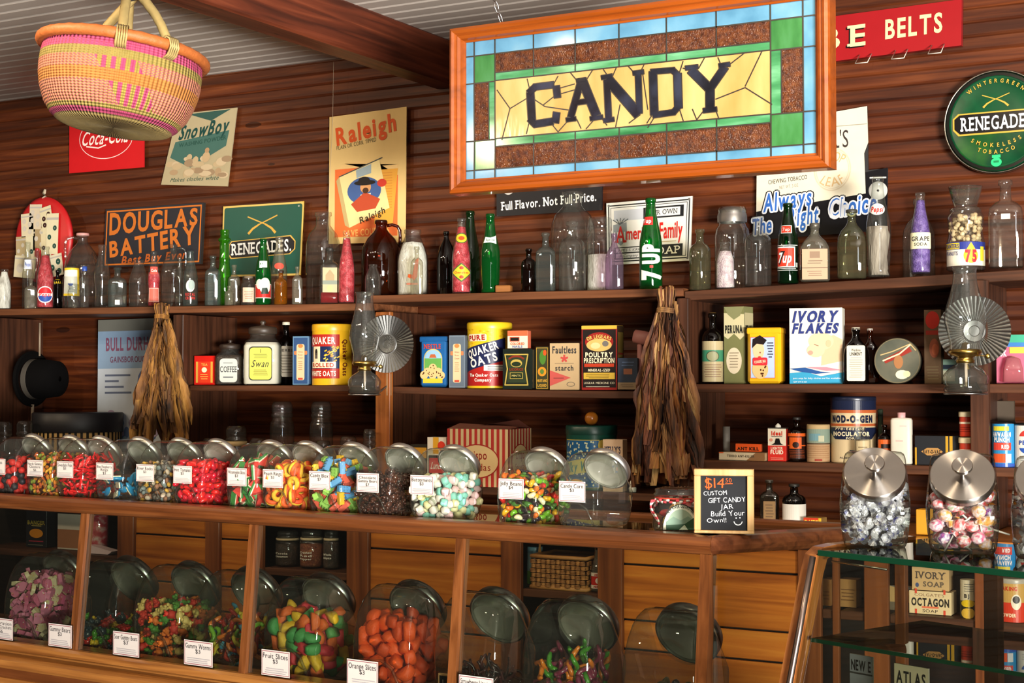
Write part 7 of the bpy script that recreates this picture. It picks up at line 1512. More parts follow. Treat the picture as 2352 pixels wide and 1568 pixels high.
g.text('$14', -iw*.2, h*.28, h*.155, '#d2531e', 2, w=iw*.42, jit=.06, bold=-.005); g.line([(-iw*.37, h*.37), (-iw*.37, h*.19)], .0016, '#d2531e', 2); g.text('50', iw*.1, h*.325, h*.065, '#d2531e', 2, w=iw*.13, jit=.08); g.line([(iw*.03, h*.27), (iw*.18, h*.275)], .0018, '#d2531e', 2)
for s, x, z, hh, ww in (('CUSTOM', -iw*.19, .125, .065, .5), ('GIFT CANDY', iw*.06, .02, .075, .8), ('JAR', iw*.06, -.085, .075, .27), ('Build Your', iw*.08, -.19, .075, .72), ('Own!!', -iw*.16, -.30, .07, .42)): g.text(s, x, h*z, h*hh, wc, 2, w=iw*ww, jit=.12, rot=.05)
g.ring(iw*.30, -h*.30, iw*.10, h*.075, .002, wc, 2, a0=190, a1=350); g.ell(iw*.26, -h*.26, .0015, .0015, wc, 2); g.ell(iw*.34, -h*.255, .0015, .0015, wc, 2)
g.emit('chalk_writing', t, flat(-.0006+.005, 0, h/2), .7)
b = MB(); b.box((0, .03, .004), (w*.3, .05, .006), FW); b.build('foot', t)
# ------------------------------------------------------------------ right hand glass case
qL, qR = onZ(1880, 1262, 1.147), onZ(2352, 1312, 1.147)
KA = math.atan2(qR.y-qL.y, qR.x-qL.x); KO = Vector((qL.x, qL.y, 0))
kc = thing('glass_case', 'slant fronted glass display case with a thick green edged top at the lower right', 'display case', tuple(KO), KA)
KX = Vector((math.cos(KA), math.sin(KA), 0)); KY = Vector((-math.sin(KA), math.cos(KA), 0))
GE = glass('greenedge', '#d9e6da', '#1d5a38', base=.06, rough=.012)
EDGE = paint('#0c3320', .12, var=.1)
LN = 1.15; SLP = -.30                         # front leans out towards the floor
b = MB(); b.box((LN/2, .18, 1.1425), (LN, .36, .009), GE); b.build('glass_top', kc)
b = MB(); b.box((LN/2, -.0015, 1.1415), (LN, .004, .011), EDGE, ch=.0015); b.build('polished_edge', kc)
EW = wood('caseend', ['#7a4522', '#9a5f30', '#ad7440'], 'Z', .35, 1, .15, coat=.3, knots=False)
def yk(z): return SLP*(1.14-z)
b = MB(); pr = [(.30, 1.153), (.06, 1.153), (.02, 1.150), (-.002, 1.138), (-.014, 1.11), (yk(.5)-.012, .5), (yk(.5)+.02, .5), (.018, 1.10), (.03, 1.128), (.06, 1.136), (.30, 1.136)]
b.prism(pr, -.030, -.004, EW, plane='YZ'); b.build('end_frame', kc)
b = MB(); b.tube([(-.002, yk(z)-.012, z) for z in (1.135, 1.0, .8, .5)], .006, metal('#8f7f78', .3), 8); b.build('corner_strip', kc)
b = MB(); b.add([(x, yk(z)+dy, z) for z in (.5, 1.136) for x, dy in ((.002, 0), (LN, 0), (LN, .005), (.002, .005))], [(0, 1, 2, 3), (4, 7, 6, 5), (0, 4, 5, 1), (1, 5, 6, 2), (2, 6, 7, 3), (3, 7, 4, 0)], GT, False); b.build('front_pane', kc)
for z, y1 in ((.987, .30),):
    b = MB(); y0 = yk(z)+.012; b.box((LN/2, (y0+y1)/2, z), (LN-.02, y1-y0, .006), GE); b.box((LN/2, y0-.001, z), (LN-.02, .003, .007), EDGE); b.build('glass_shelf', kc)
b = MB(); b.box((LN/2, .06, .862), (LN-.02, .44, .014), DARKW); b.build('wood_shelf', kc)
b = MB(); b.box((.15, .33, .82), (.03, .02, .62), DARKV); b.build('back_post', kc)
b = MB(); b.box((LN-.02, .33, .82), (.03, .02, .62), DARKV); b.build('back_post', kc)
b = MB(); b.prism([(0, yk(.5)), (LN, yk(.5)), (LN, .36), (0, .36)], 0, .5, DARKW, plane='XY'); b.build('base_body', kc)
b = MB(); b.tube([(.028, .004, 1.128), (.15, .004, 1.124)], .0022, metal('#c9c4ba', .2), 6); b.build('top_clip', kc)
def onK(u, v, y):
    d_ = ray(u, v); t_ = ((KO-CAM).dot(KY)+y)/d_.dot(KY); q_ = CAM+d_*t_-KO; return q_.dot(KX), q_.z
for (u0, u1, v0, tx, y, lb) in ((1952, 2004, 1500, 'NEW E', .10, 'grey card with large letters low inside the right glass case'), (2054, 2132, 1522, 'ATLAS', .03, 'tan card reading like a map book low inside the right glass case')):
    xa, z = onK(u0, v0, y); xb2, _ = onK(u1, v0, y); w = xb2-xa; h = z-.8705
    p = KO+KX*((xa+xb2)/2)+KY*y; t = thing('printed_card', lb, 'card', (p.x, p.y, .8705), KA)
    b = MB(); b.box((0, .002, h/2), (w, .003, h), paint('#8a8070', .7)); b.box((0, .02, .0015), (w*.8, .04, .003), paint('#8a8070', .7)); b.build('card_stand', t)
    g = G(); g.rect(-w/2, -h/2, w/2, h/2, '#a3957a' if tx == 'ATLAS' else '#7c7f84'); g.text(tx, 0, h*.24, h*.26, '#22201e', 1, w=w*.86, bold=.02); g.rect(-w/2, h*.02, w/2, h*.06, '#3a3836', 1); g.emit('printed_face', t, flat(.0002, 0, h/2))
rn = random.Random(5)
for k in range(14):
    x, y = rn.uniform(.04, .6), rn.uniform(-.05, .02); p = KO+KX*x+KY*y
    c = ['#c9a070', '#d8c9a8', '#8a5a34', '#b0a498'][k % 4]
    if any((o.location-Vector((p.x, p.y, .8785))).length < .028 for o in COL.objects if o.name.startswith('case_sweet')): continue
    o = bpy.data.objects.new('case_sweet', piece('pebble', c, .026, 'matte')); COL.objects.link(o); o.location = (p.x, p.y, .8785); o.rotation_euler = (0, 0, k)
    tag(o, ['caramel', 'cream', 'brown', 'greyish'][k % 4]+' sweet lying low inside the right glass case', 'sweet', 'loose sweets in the right case')
# three silver lidded jars on it
W3, D3, H3 = .128, .172, .178
def lid_jar(u, v, label, drot=0):
    p = onZ(u, v, 1.148); va = va_of(p)
    q = p-KY*0+Vector((-math.sin(va)*-1, math.cos(va), 0)).normalized()*0
    back = Vector((-math.sin(-va)*-1, 0, 0))
    fw = Vector((math.sin(va), -math.cos(va), 0))           # towards the viewer
    c = p-fw*(D3*.47)
    return candy_jar('candy_jar', label, (c.x, c.y, 1.1478), va+math.pi+drot, W3, D3, H3, BRUSH, None, knob=True)
F3 = lambda j, *a, **k: fill_front(j, W3, D3, H3, *a, **k)
def fill_front(j, *a, **k):
    return fill(j, *a, full=True, **k)
ja = lid_jar(2010, 1262, 'silver lidded jar of foil wrapped sweets, left of the pair on the right case')
F3(ja, .62, 'twist', [('#c9c9cd', None, 'silver'), ('#c9c9cd', '#2a2f8a', 'silver and blue'), ('#c9c9cd', '#7a6a54', 'silver and tan')], .031, 'foil wrapped sweet in a silver lidded jar', packing=.58, cap=150)
jb = lid_jar(2212, 1275, 'silver lidded jar of pink lollipops on the right case')
jc = lid_jar(2412, 1290, 'silver lidded jar cut off by the right picture edge')
F3(jc, .70, 'twist', [('#c9c9cd', '#b3202c', 'red'), ('#c9c9cd', '#2f5a9a', 'blue'), ('#c9c9cd', '#c9802a', 'orange')], .031, 'wrapped sweet in the jar at the right edge', packing=.6, cap=110)
rn = random.Random(8); pts = []; M0 = Matrix.LocRotScale(jb.location, jb.rotation_euler, None); LS = {}
PAP = {}
def pop_mesh(c1, c2):
    if (c1, c2) in PAP: return PAP[(c1, c2)]
    b = MB(); m = sheen([c1, c2, '#d8c8cc', c1], 70, .25); s = .029
    b.ico((0, 0, 0), s*.46, m, 2, (1, .85, 1), .08, smooth=False)
    vs = [(0, 0, -s*.42)]+[(s*.36*math.cos(k*.7)*rn.uniform(.7, 1.2), s*.36*math.sin(k*.7)*rn.uniform(.7, 1.2), -s*rn.uniform(.6, .85)) for k in range(9)]
    b.add(vs, [(0, k+1, (k+1) % 9+1) for k in range(9)], m, False)
    b2 = MB(); b2.tube([(0, 0, -s*.4), (0, 0, -s*2.1)], .0018, paint('#ddd6cb', .5), 6)
    PAP[(c1, c2)] = (b.mesh('lollipop'), b2.mesh('stick')); return PAP[(c1, c2)]
tries = 0
while tries < 6000 and len(pts) < 75:
    tries += 1; x, y, z = rn.uniform(-1, 1)*W3*.42, rn.uniform(-.44, .46)*D3, rn.uniform(.06, .60)*H3
    if abs(x) > W3/2*bulge(z/H3)*.94-.013 or not inprof(y/D3, z/H3, .84): continue
    if any((Vector((x, y, z))-q).length < .0225 for q in pts): continue
    pts.append(Vector((x, y, z)))
    c1, c2, cn = rn.choice([('#c23a6a', '#d87a9a', 'pink'), ('#c22c3c', '#d86a6a', 'red'), ('#b54a7a', '#6a3a8a', 'purple pink'), ('#5a8a3a', '#c23a4a', 'green and red'), ('#c9802a', '#d8a05a', 'orange'), ('#7a4a2a', '#b08a5a', 'brown')])
    me, ms = pop_mesh(c1, c2); o = bpy.data.objects.new('lollipop', me); COL.objects.link(o); o.location = M0 @ pts[-1]
    ctr = Vector((0, 0, H3*.35)); aim = (ctr-pts[-1]); aim += Vector((rn.uniform(-.05, .05), rn.uniform(-.05, .05), rn.uniform(-.05, .05)))
    o.rotation_euler = (jb.rotation_euler.to_matrix() @ aim).to_track_quat('-Z', 'Y').to_euler()
    s_ = bpy.data.objects.new('stick', ms); COL.objects.link(s_); s_.parent = o
    tag(o, cn+' wrapped lollipop in the middle silver lidded jar', 'lollipop', 'lollipops in the silver lidded jar')
# ------------------------------------------------------------------ goods inside the base cabinet
def d(g, w, h): g.rect(-w/2, -h/2, w/2, h/2, '#b29468'); g.text('IVORY', 0, h*.16, h*.3, '#4a3f38', 1, w=w*.78, serif=True, bold=.02); g.text('SOAP', w*.08, -h*.22, h*.22, '#5a4c40', 1, w=w*.56, serif=True, bold=.03); g.ell(-w*.36, -h*.28, w*.05, h*.1, '#3f4a6a', 1, 12)
ZC2 = .8425
t, w_, h_ = carton(2090, 2183, 1358, ZC2, 'cream soap box with red corner marks, under another soap box', '#b8a07a', lambda g, w, h: (g.rect(-w/2, -h/2, w/2, h/2, '#c9b48c'), g.text("COLGATE'S", -w*.02, h*.34, h*.12, '#8a6a50', 1, w=w*.7), g.text('OCTAGON', 0, h*.03, h*.34, '#26221f', 1, w=w*.9, bold=.04), g.text('SOAP', 0, -h*.36, h*.13, '#4a3a30', 1, w=w*.36), *[g.rect(s*w*.34-w*.025, q-h*.1, s*w*.34+w*.025, q+h*.1, '#c2432f', 1) for s in (-1, 1) for q in (-h*.4, h*.5)], g.rect(-w*.2, -h*.24, w*.2, -h*.16, '#cf6a4a', 1)), .06, -.40, 0)
carton(2096, 2178, 1303, ZC2+h_+.002, 'tan soap box with blue grey letters stacked on the cream soap box', '#a98c64', d, .055, -.395, 2)
carton(2040, 2092, 1345, ZC2, 'tan envelope packet with a dark lower band beside the soap boxes', '#b08a58', lambda g, w, h: (g.rect(-w/2, -h/2, w/2, h/2, '#b89260'), g.rect(-w/2, -h/2, w*.5, -h*.16, '#6a5c4c', 1), g.poly([(-w/2, h*.5), (w*.5, h*.3), (w*.5, h*.5)], '#5a5a5a', 1)), .01, -.37, 0)
can(2206, 2240, 1330, ZC2, 'slim white and yellow can right of the soap boxes', '#b3a68a', lambda g, w, h: (g.rect(-w/2, -h/2, w/2, h/2, '#b8ab90'), g.rect(-w/2, -h/2, w/2, -h*.05, '#2a2618', 1), g.ell(0, -h*.12, w*.3, h*.1, '#c9a81e', 2, 14), g.ell(0, -h*.38, w*.3, h*.14, '#c9a03a', 2, 14), g.text('BJ', -w*.05, h*.08, h*.1, '#2a2624', 1, w=w*.2, bold=.04), g.lines(-w*.2, h*.18, w*.3, h*.42, 4, '#6a6458', 1)), None, Y=-.40)
can(2291, 2362, 1325, ZC2, 'red and yellow tin with a portrait oval at the lower right edge', '#b06a3a', lambda g, w, h: (g.rect(-w/2, -h/2, w/2, 0, '#b83420', 1), g.rect(-w/2, 0, w/2, h/2, '#b08a4a', 1), g.ell(w*.06, h*.02, w*.1, h*.2, '#d0c4b0', 2, 16), g.ell(w*.06, h*.08, w*.07, h*.1, '#2a2220', 3, 12), g.text('BAKING', -w*.1, h*.36, h*.1, '#b0301e', 2, w=w*.36, bold=.04), g.text('POWDER', -w*.1, -h*.32, h*.09, '#e0c8a8', 2, w=w*.3, bold=.04)), '#9a9488', .1, Y=-.40)
carton(1927, 1966, 1330, ZC2, 'brown carton on the cabinet shelf behind the right glass case', '#8a5f38', lambda g, w, h: (g.rect(-w/2, -h/2, w/2, h/2, '#9a7044'), g.lines(-w*.4, -h*.3, w*.4, h*.2, 4, '#6a4628', 1)), .05, -.38, 0)
carton(1888, 1909, 1330, ZC2, 'narrow orange brown carton behind the left end of the right glass case', '#8f5f34', lambda g, w, h: (g.rect(-w/2, -h/2, w/2, h/2, '#a06c3c'), g.lines(-w*.4, -h*.3, w*.4, h*.1, 3, '#7a4a28', 1)), .05, -.38, 0)
for a in ((632, 690, 1218, 'Cassia Cinnamon', 'squat jar of dark ground spice inside the cabinet, leftmost of three', SPICED, .62), (688, 744, 1216, 'Crushed Red Pepper', 'squat jar of red pepper flakes inside the cabinet', SPICER, .62), (742, 780, 1217, 'Whole Allspice', 'slim jar of dark berries inside the cabinet, right of the red flakes', SPICED, .7)):
    glassjar(a[0], a[1], a[2], .846, a[4], a[5], a[6], a[3], -.37, paint('#b09a78', .7), dark=False)
# wicker basket, windmill tin and sauce bottle in the middle opening
p = onY(1292, 1330, -.37); wl = onY(1228, 1300, -.40).x; wr = onY(1352, 1300, -.40).x; w = wr-wl; zt = onY(1290, 1278, -.42).z; h = zt-.8395
t = thing('wicker_basket', 'small rectangular wicker basket inside the middle opening of the cabinet', 'basket', ((wl+wr)/2, -.345, .8395))
WK = [paint('#a5713a', .6, var=.25), paint('#8a5a2c', .6, var=.25), paint('#6e4522', .7, var=.3)]
b = MB(); dy = .075
b.box((0, 0, h*.5), (w*.9, dy*1.7, h*.9), WK[2])
n = 11
for r_ in range(6):
    for i in range(n):
        x = -w/2+w*(i+.5)/n; z = h*(.12+.14*r_); on = (r_+i) % 2
        for k in (-1, 0, 1): b.loft([(.001, .001, -w/n*.55, 2), (.003, .0035, 0, 2), (.001, .001, w/n*.55, 2)], WK[on], 6, M4=Matrix.Translation((x, -dy-.001-(.004 if on else 0), z+k*h*.04)) @ Matrix.Rotation(math.pi/2, 4, 'Y'))
    for i in range(7):
        y = -dy+2*dy*(i+.5)/7; z = h*(.12+.14*r_); on = (r_+i) % 2
        for s in (-1, 1):
            for k in (-1, 0, 1): b.loft([(.001, .001, -dy/7*1.1, 2), (.0035, .003, 0, 2), (.001, .001, dy/7*1.1, 2)], WK[on], 6, M4=Matrix.Translation((s*(w/2+(.004 if on else 0)), y, z+k*h*.04)) @ Matrix.Rotation(math.pi/2, 4, 'X'))
b.build('woven_body', t)
b = MB()
for z, r_ in ((h*.97, .006), (h*.04, .007)): b.tube([(-w/2, -dy, z), (w/2, -dy, z), (w/2, dy, z), (-w/2, dy, z)], r_, WK[0], 8, True)
b.build('rim', t)
b = MB(); b.tube([(-w*.52, -dy*.2, h*1.0), (-w*.52, -dy*.2, h*1.32), (w*.52, -dy*.2, h*1.32), (w*.52, -dy*.2, h*1.0)], .006, WK[0], 8); b.build('handle', t)
can(1211, 1246, 1254, .8385, 'pale blue and green picture tin left of the wicker basket', '#7fa0a8', lambda g, w, h: (g.rect(-w/2, -h/2, w/2, h/2, '#88a8b0'), g.rect(-w/2, -h/2, w/2, -h*.1, '#6a9a4a', 1), g.ell(0, h*.2, w*.14, h*.1, '#c9d2cf', 1, 14), g.rect(-w*.1, -h*.12, w*.06, h*.08, '#b8342a', 2), g.ell(-w*.02, h*.08, w*.1, h*.06, '#20181a', 3, 10)), '#6a92a4', .14, -.32)
b_ = bottle('soda', 1357, 1392, 1262, 'sauce bottle with a red label right of the wicker basket', zb=.8395, gl=HAZE, Y=-.39, labels=((.08, .46, .95, lambda g, w, h: (g.rect(-w/2, -h/2, w/2, h/2, '#b3261e'), g.rect(-w/2, h*.28, w/2, h/2, '#d0c4b4', 1), g.rect(-w/2, -h/2, w/2, -h*.28, '#d0c4b4', 1), g.ell(0, 0, w*.16, h*.2, '#d8d0c4', 2, 16), g.text('HOT', 0, h*.38, h*.14, '#a3201c', 2, w=w*.4, bold=.04), g.text('PEPPER', 0, -h*.39, h*.12, '#a3201c', 2, w=w*.5, bold=.04))),))
# left opening
def d(g, w, h): g.rect(-w/2, -h/2, w/2, h/2, '#15161c'); g.text('BANGER', 0, h*.14, h*.1, '#b09a3a', 1, w=w*.86, bold=.03); g.lines(-w*.3, h*.02, w*.3, h*.1, 1, '#9a8a4a', 1); g.ell(0, -h*.14, w*.34, h*.12, '#c07a1e', 1, 20); g.rect(-w*.36, -h*.36, w*.36, -h*.33, '#8a2a3a', 1); g.lines(-w*.4, -h*.46, w*.4, -h*.42, 1, '#7a7a6a', 1)
carton(62, 106, 1168, .846, 'black packet with yellow letters in the left cabinet opening', '#15161c', d, .05, -.36, 4)
carton(134, 186, 1180, .846, 'white and tan packet beside the black packet in the left opening', '#a89a8c', lambda g, w, h: (g.rect(-w/2, -h/2, w/2, h/2, '#b5aaa0'), g.rect(-w/2, -h*.46, w/2, h*.06, '#8f5f44', 1)), .05, -.36, 0)
glassjar(204, 250, 1150, .846, 'tall jar of red and white sweets seen through the left counter glass', sheen(['#a3182a', '#c23a4a', '#d8c0bc'], 40, .5), .72, None, -.36)
p = onY(232, 1250, -.34); b = MB(); b.prism([(-.06, 0), (.05, 0), (.07, .012), (-.04, .03)], -.02, .02, paint('#c9b0b4', .35)); tag(b.build('sweet_packet', loc=(p.x+.06, -.40, .847)), 'shiny pink and white packet in front of the red sweets jar', 'packet')
# ------------------------------------------------------------------ oil lamps with reflectors
TIN = metal('#a9aaa8', .27); BRASS = metal('#a58a4a', .3); STEEL = metal('#9a9a9a', .3)
def oil_lamp(uc, vtop, vch, vburn, vbase, wch, wfont, ur, vr, rr_px, label, Y=-.40):
    p = onY(uc, vbase, Y); k = dep(p)/FPX; z = lambda v: onY(uc, v, Y).z-p.z
    t = thing('oil_lamp', label, 'lamp', tuple(p), va_of(p))
    r = wfont/2*k; h = z(vburn)
    LG = glass('lampglass', '#eef0ee', '#8f9494', base=.10, rough=.015, body=.03)
    b = MB(); b.lathe([(r*.02, .004), (r*.9, .001), (r*.97, .006), (r*.95, h*.2), (r, h*.5), (r*.97, h*.58), (r*.75, h*.78), (r*.45, h*.92), (r*.33, h)], LG, 36, caps=False); b.build('oil_font', t)
    b = MB(); b.lathe([(r*.02, .006), (r*.85, .006), (r*.9, h*.18), (r*.9, h*.3), (r*.02, h*.3)], glass('oil', '#dcdccb', '#9a9a80', base=.05), 30, caps=False); b.build('lamp_oil', t)
    b = MB(); zb = z(vch); rb = wch/2*k
    b.lathe([(r*.36, h*.98), (r*.40, h), (r*.40, h+.006), (r*.34, h+.010), (r*.36, h+.014), (rb*.72, zb-.010), (rb*.8, zb-.004), (rb*.78, zb+.004), (r*.2, zb+.006), (r*.16, zb+.02), (.001, zb+.024)], BRASS, 30, caps=False)
    b.tube([(r*.3, -r*.2, zb-.012), (r*.95, -r*.5, zb-.014)], .0016, BRASS, 6); b.lathe([(.001, -.002), (.007, -.002), (.007, .002), (.001, .002)], BRASS, 14, M4=Matrix.Translation((r*.95, -r*.5, zb-.014)) @ Matrix.Rotation(math.pi/2, 4, 'X')); b.build('burner', t)
    b = MB(); b.tube([(0, 0, h*.2), (.002, 0, h*.6), (0, 0, zb)], .004, paint('#c9b9a4', .9), 8); b.build('wick', t)
    H = z(vtop)-zb
    b = MB(); b.lathe([(rb*.74, zb), (rb*.74, zb+H*.10), (rb*.80, zb+H*.16), (rb, zb+H*.34), (rb*1.0, zb+H*.42), (rb*.9, zb+H*.54), (rb*.72, zb+H*.68), (rb*.60, zb+H*.80), (rb*.555, zb+H*.90), (rb*.56, zb+H*.95), (rb*.60, zb+H*.985), (rb*.62, zb+H), (rb*.58, zb+H)], LG, 40, caps=False); b.build('chimney', t)
    # wall bracket
    q = onY(ur, vr, YF-.03); inv = t.matrix_basis.inverted() if False else Matrix.LocRotScale(t.location, t.rotation_euler, None).inverted()
    ql = inv @ q; rr = rr_px*dep(q)/FPX
    b = MB(); n = 96; vs = [(0, 0, 0)]; fs = []
    RD = [(.14, 0), (.16, .004), (.30, .004), (.34, 0), (1.0, .0)]
    vs = []; fs = []
    for i, (rf, dp) in enumerate(RD):
        for kk in range(n):
            a = 2*math.pi*kk/n; f = (.0022 if kk % 2 else -.0022)*(1 if rf > .3 else 0)*rf
            vs.append((rr*rf*math.cos(a), f-dp-.012*rf*rf, rr*rf*math.sin(a)))
    for i in range(len(RD)-1):
        for kk in range(n): l = (kk+1) % n; fs.append((i*n+kk, i*n+l, (i+1)*n+l, (i+1)*n+kk))
    fs.append(tuple(range(n))); b.add(vs, fs, TIN, False); m = b.build('fluted_reflector', t, ql, (0, 0, -t.rotation_euler.z+R(14)))
    b = MB(); wp = inv @ (q+Vector((0, .027, 0))); b.tube([tuple(ql+Vector((0, .004, 0))), tuple(wp)], .004, STEEL, 6)
    cup = inv @ Vector((q.x-.002, YF-.018, p.z+.03)); b.box(tuple(cup), (.016, .010, .075), paint('#8f7a5a', .5), ch=.002)
    b.tube([tuple(cup), (r*.7, r*.72, -.004), (0, 0, -.004)], .0035, STEEL, 6); b.tube([(r*.92*math.cos(a*.5236), r*.92*math.sin(a*.5236), -.003) for a in range(12)], .003, STEEL, 6, True)
    b.build('wall_bracket', t)
oil_lamp(837, 671, 832, 850, 904, 70, 77, 890, 790, 66, 'clear glass oil lamp with a fluted tin reflector on the orange pine upright')
oil_lamp(2218, 613, 806, 832, 901, 94, 102, 2238, 760, 80, 'clear glass oil lamp with a fluted tin reflector at the right')
# ------------------------------------------------------------------ hanging tobacco
def tobacco(u, v0, v1, wtop, wbot, label, Y, cols, seed, n=120, vtie=None, bare=None):
    rn = random.Random(seed); top = onY(u, v0, Y); k = dep(top)/FPX; H = (v1-v0)*k; R0, R1 = wtop/2*k, wbot/2*k
    t = thing('tobacco_bundle', label, 'tobacco bundle', tuple(top), va_of(top))
    mats = [sheen(c, 7, .75, (5, 5, .9), bump=.9) for c in cols]; b = MB()
    for i in range(n):
        a = rn.uniform(0, 6.283); ro = math.sqrt(rn.uniform(.15, 1)); L = H*rn.uniform(.55, .97); st = H*rn.uniform(.05, .14); m = rn.choice(mats)
        wd = rn.uniform(.016, .040)*H/.42; ph = rn.uniform(0, 6); sg = 12; vs = []; fs = []; tw = rn.uniform(-1.8, 1.8); a0 = a+1.57+rn.uniform(-1., 1.)
        for s in range(sg+1):
            f = s/sg; z = -st-(L-st)*f; fr = -z/H
            rad = ro*(R0*.5+(R1-R0*.5)*min(1, fr*1.2)**1.15)*(1+.05*math.sin(f*9+ph))
            w = wd*(.22+1.1*math.sin(math.pi*min(1, .05+.82*f))+.18*math.sin(f*17+ph))
            x, y = rad*math.cos(a)+.004*math.sin(f*14+ph), rad*.62*math.sin(a)+.004*math.cos(f*11+ph)
            ang = a0+tw*f+.35*math.sin(f*8+ph); dx, dy_ = math.cos(ang)*w/2, math.sin(ang)*w/2; cr = .45*w
            nx, ny = -math.sin(ang)*cr, math.cos(ang)*cr; j = lambda: rn.uniform(-.0032, .0032)
            vs += [(x-dx+j(), y-dy_+j(), z+j()), (x-dx*.4+nx*.8+j(), y-dy_*.4+ny*.8, z), (x+j()-nx*.5, y-ny*.5, z+j()), (x+dx*.45+nx, y+dy_*.45+ny+j(), z), (x+dx+j(), y+dy_+j(), z+j())]
            if s:
                o = 5*s
                for q in range(4): fs.append((o-5+q, o-4+q, o+1+q, o+q))
        b.add(vs, fs, m, True)
    b.build('dried_leaves', t)
    b = MB(); m = mats[0]
    for i in range(46):
        a = rn.uniform(0, 6.283); ro = math.sqrt(rn.random()); x, y = R0*ro*math.cos(a), R0*ro*math.sin(a)
        b.tube([(x*1.05, y*1.05, rn.uniform(-.012, .004)), (x, y, -H*.03), (x*.8, y*.8, -H*.08), (x*.95, y*.95, -H*.16)], [.0035, .004, .004, .003], rn.choice(mats), 6)
    b.build('stem_ends', t)
    b = MB(); zt = -H*(vtie or .10)
    for q in range(3): b.tube([(R0*.93*math.cos(s*.42), R0*.93*math.sin(s*.42), zt+q*.005+.002*math.sin(s*.8)) for s in range(15)], .003, mats[1], 6, True)
    b.build('tie', t)
TA = [['#462b10', '#7d5520', '#a87a34'], ['#563312', '#946426', '#b98a44'], ['#2a1808', '#613b15', '#885a22']]
TB = [['#2e170a', '#6e431d', '#a3743c'], ['#4f2f15', '#8f6636', '#bd9862'], ['#1f0e06', '#4a2610', '#74431d'], ['#3f200d', '#804c1c', '#ab7433'], ['#2a130a', '#5f2f16', '#8a4f24']]
tobacco(372, 697, 1030, 33, 130, 'smaller tan bundle of dried tobacco hanging before the left shelves', YF-.10, TA, 4, 95, .10)
tobacco(1531, 660, 1135, 46, 172, 'larger brown bundle of dried tobacco leaves hanging from the middle shelf', YF-.115, TB, 9, 130, .12)
# ------------------------------------------------------------------ woven basket hanging from the ceiling
YBK = -1.70
p = onY(284, 126, YBK); kb = dep(p)/FPX; rb = 187*kb
t = thing('woven_basket', 'round pink, orange and olive woven basket hanging from the ceiling', 'basket', tuple(p))
t.rotation_euler = (R(-3), R(7), R(29))
def weave(name):
    m, nt, o = nodes(name); bs = N(nt, 'ShaderNodeBsdfPrincipled'); bs.inputs['Roughness'].default_value = .7
    tc = N(nt, 'ShaderNodeTexCoord'); sx = N(nt, 'ShaderNodeSeparateXYZ'); nt.links.new(tc.outputs['Object'], sx.inputs[0])
    z = math_(nt, 'DIVIDE', sx.outputs['Z'], rb*.93)          # 0 at rim, about -1 at base
    an = math_(nt, 'ARCTAN2', sx.outputs['Y'], sx.outputs['X'])
    rib = math_(nt, 'SINE', math_(nt, 'MULTIPLY', an, 110)); row = math_(nt, 'SINE', math_(nt, 'MULTIPLY', z, 190))
    cr = N(nt, 'ShaderNodeValToRGB'); cr.color_ramp.interpolation = 'CONSTANT'; e = cr.color_ramp.elements
    OL, PK_, OR, CO_, MG, BE = '#8d7c3c', '#ae3f66', '#ae6f30', '#ab664a', '#963458', '#94804c'
    stops = [(0, BE), (.045, MG), (.10, OL), (.155, CO_), (.42, OR), (.57, CO_), (.72, OL), (.835, PK_)]
    e[0].position = 0; e[0].color = lin(stops[0][1]); e[1].position = stops[1][0]; e[1].color = lin(stops[1][1])
    for q, c in stops[2:]: x = e.new(q); x.color = lin(c)
    f = math_(nt, 'ADD', math_(nt, 'MULTIPLY', z, 1.0), 1.0, True); nt.links.new(f, cr.inputs[0])
    alt = mixc(nt, math_(nt, 'GREATER_THAN', math_(nt, 'MULTIPLY', rib, row), .0), lin('#b05a64'), lin('#ad8148'))
    inb = math_(nt, 'MULTIPLY', math_(nt, 'GREATER_THAN', f, .155), math_(nt, 'LESS_THAN', f, .72)); ino = math_(nt, 'MULTIPLY', math_(nt, 'GREATER_THAN', f, .42), math_(nt, 'LESS_THAN', f, .57))
    c = mixc(nt, math_(nt, 'SUBTRACT', inb, ino), cr.outputs[0], alt)
    # patches of tall pink and olive checks
    slow = math_(nt, 'SINE', math_(nt, 'ADD', math_(nt, 'MULTIPLY', an, 3.0), math_(nt, 'MULTIPLY', z, 2.0))); tall = math_(nt, 'GREATER_THAN', math_(nt, 'SINE', math_(nt, 'MULTIPLY', an, 55)), 0.0)
    chk = mixc(nt, tall, lin(PK_), lin('#948238')); c = mixc(nt, math_(nt, 'MULTIPLY', math_(nt, 'SUBTRACT', inb, ino), math_(nt, 'GREATER_THAN', slow, .72)), c, chk)
    nz = N(nt, 'ShaderNodeTexNoise'); nz.inputs['Scale'].default_value = 60; nt.links.new(tc.outputs['Object'], nz.inputs[0])
    c = mixc(nt, 1.0, c, mixc(nt, nz.outputs[0], (.72, .70, .68, 1), (1.2, 1.2, 1.15, 1)), 'MULTIPLY'); nt.links.new(c, bs.inputs['Base Color'])
    bp = N(nt, 'ShaderNodeBump'); bp.inputs['Strength'].default_value = .8; bp.inputs['Distance'].default_value = .003
    nt.links.new(math_(nt, 'ADD', math_(nt, 'MULTIPLY', rib, .7), math_(nt, 'MULTIPLY', row, .4)), bp.inputs['Height']); nt.links.new(bp.outputs[0], bs.inputs['Normal'])
    nt.links.new(bs.outputs[0], o.inputs[0]); return m
WV = weave('basket_weave'); hb = .93*rb
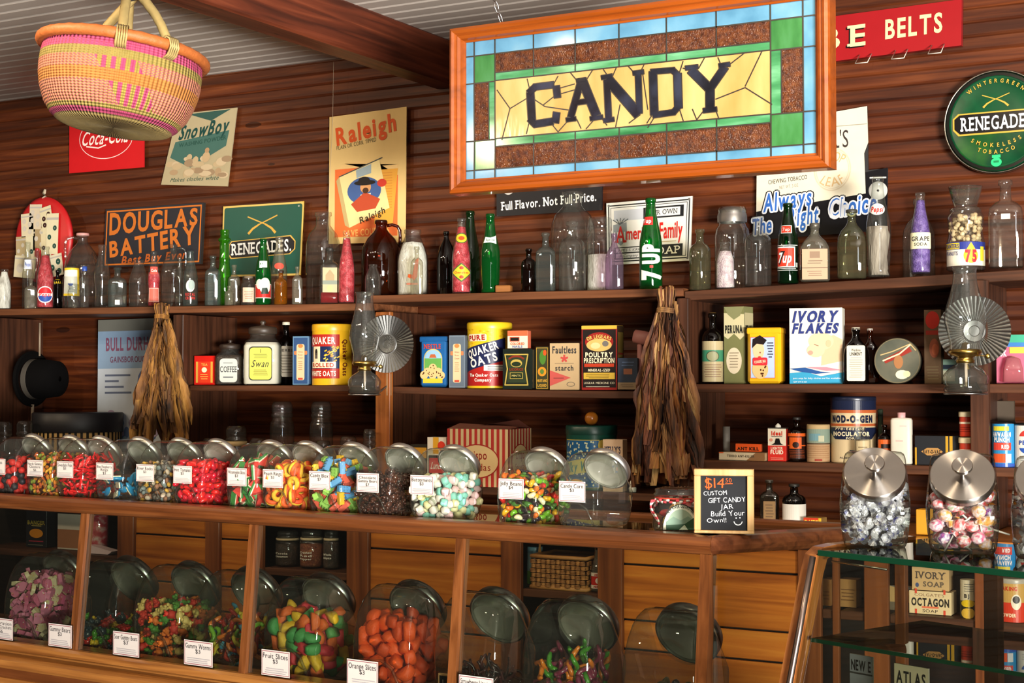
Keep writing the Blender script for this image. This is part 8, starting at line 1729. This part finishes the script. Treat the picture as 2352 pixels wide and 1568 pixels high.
b = MB(); prof = [(.01, -.985), (.5, -1.0), (.60, -1.0), (.68, -.975), (.77, -.90), (.865, -.76), (.93, -.58), (.965, -.42), (.975, -.3), (.972, -.15), (.96, -.03), (.95, 0), (.93, -.02), (.94, -.3), (.84, -.62), (.62, -.9), (.01, -.96)]
b.lathe([(r*rb, z*hb) for r, z in prof], WV, 96, caps=False); b.build('woven_body', t)
b = MB(); RM = paint('#a55a26', .6, var=.25, scale=60, bump=.6)
b.tube([(rb*.985*math.cos(k*math.pi/36), rb*.985*math.sin(k*math.pi/36), .004) for k in range(72)], [.013+.0012*(k % 2) for k in range(72)], RM, 10, True); b.build('rim', t)
HD = paint('#a18c58', .6, var=.25, scale=40, bump=.4)
apex = Vector((0, 0, rb*.86))
for sgn in (-1, 1):
    b = MB()
    for s2 in (-1, 1):
        a = R(-60)+(0 if sgn < 0 else math.pi)+s2*.30
        q = Vector((rb*.97*math.cos(a), rb*.97*math.sin(a), 0)); tip = Vector((s2*.01, sgn*.012, rb*.80))
        b.tube([tuple(q.lerp(tip, f)+Vector((0, 0, .0))+Vector((q.x, q.y, 0)).normalized()*.02*math.sin(math.pi*f)) for f in (0, .15, .35, .55, .75, .9, 1)], .0115, HD, 10)
        for w in range(5): b.tube([tuple(q+Vector((.022*math.cos(k*.785)*math.cos(a), .022*math.cos(k*.785)*math.sin(a), .026*math.sin(k*.785)-.002))+Vector((-math.sin(a), math.cos(a), 0))*(w-2)*.0055) for k in range(8)], .003, HD, 5, True)
    b.build('handle', t)
b = MB(); b.tube([tuple(apex+Vector((.014*math.cos(k*.785), .0, .014*math.sin(k*.785)-.02))) for k in range(8)], .003, paint('#2a2420', .4), 6, True); b.build('wire_loop', t)
pz = t.matrix_basis @ apex if False else Matrix.LocRotScale(t.location, t.rotation_euler, None) @ apex
b = MB(); b.tube([(0, 0, -.03), (0, 0, ZC-pz.z-.012)], .002, paint('#2a2420', .4), 6); b.tube([(0, 0, ZC-pz.z-.012), (0, 0, ZC-pz.z)], .006, paint('#2a2420', .4), 8); tag(b.build('ceiling_hook', loc=tuple(pz)), 'thin dark hook line holding the woven basket to the ceiling', 'hook')
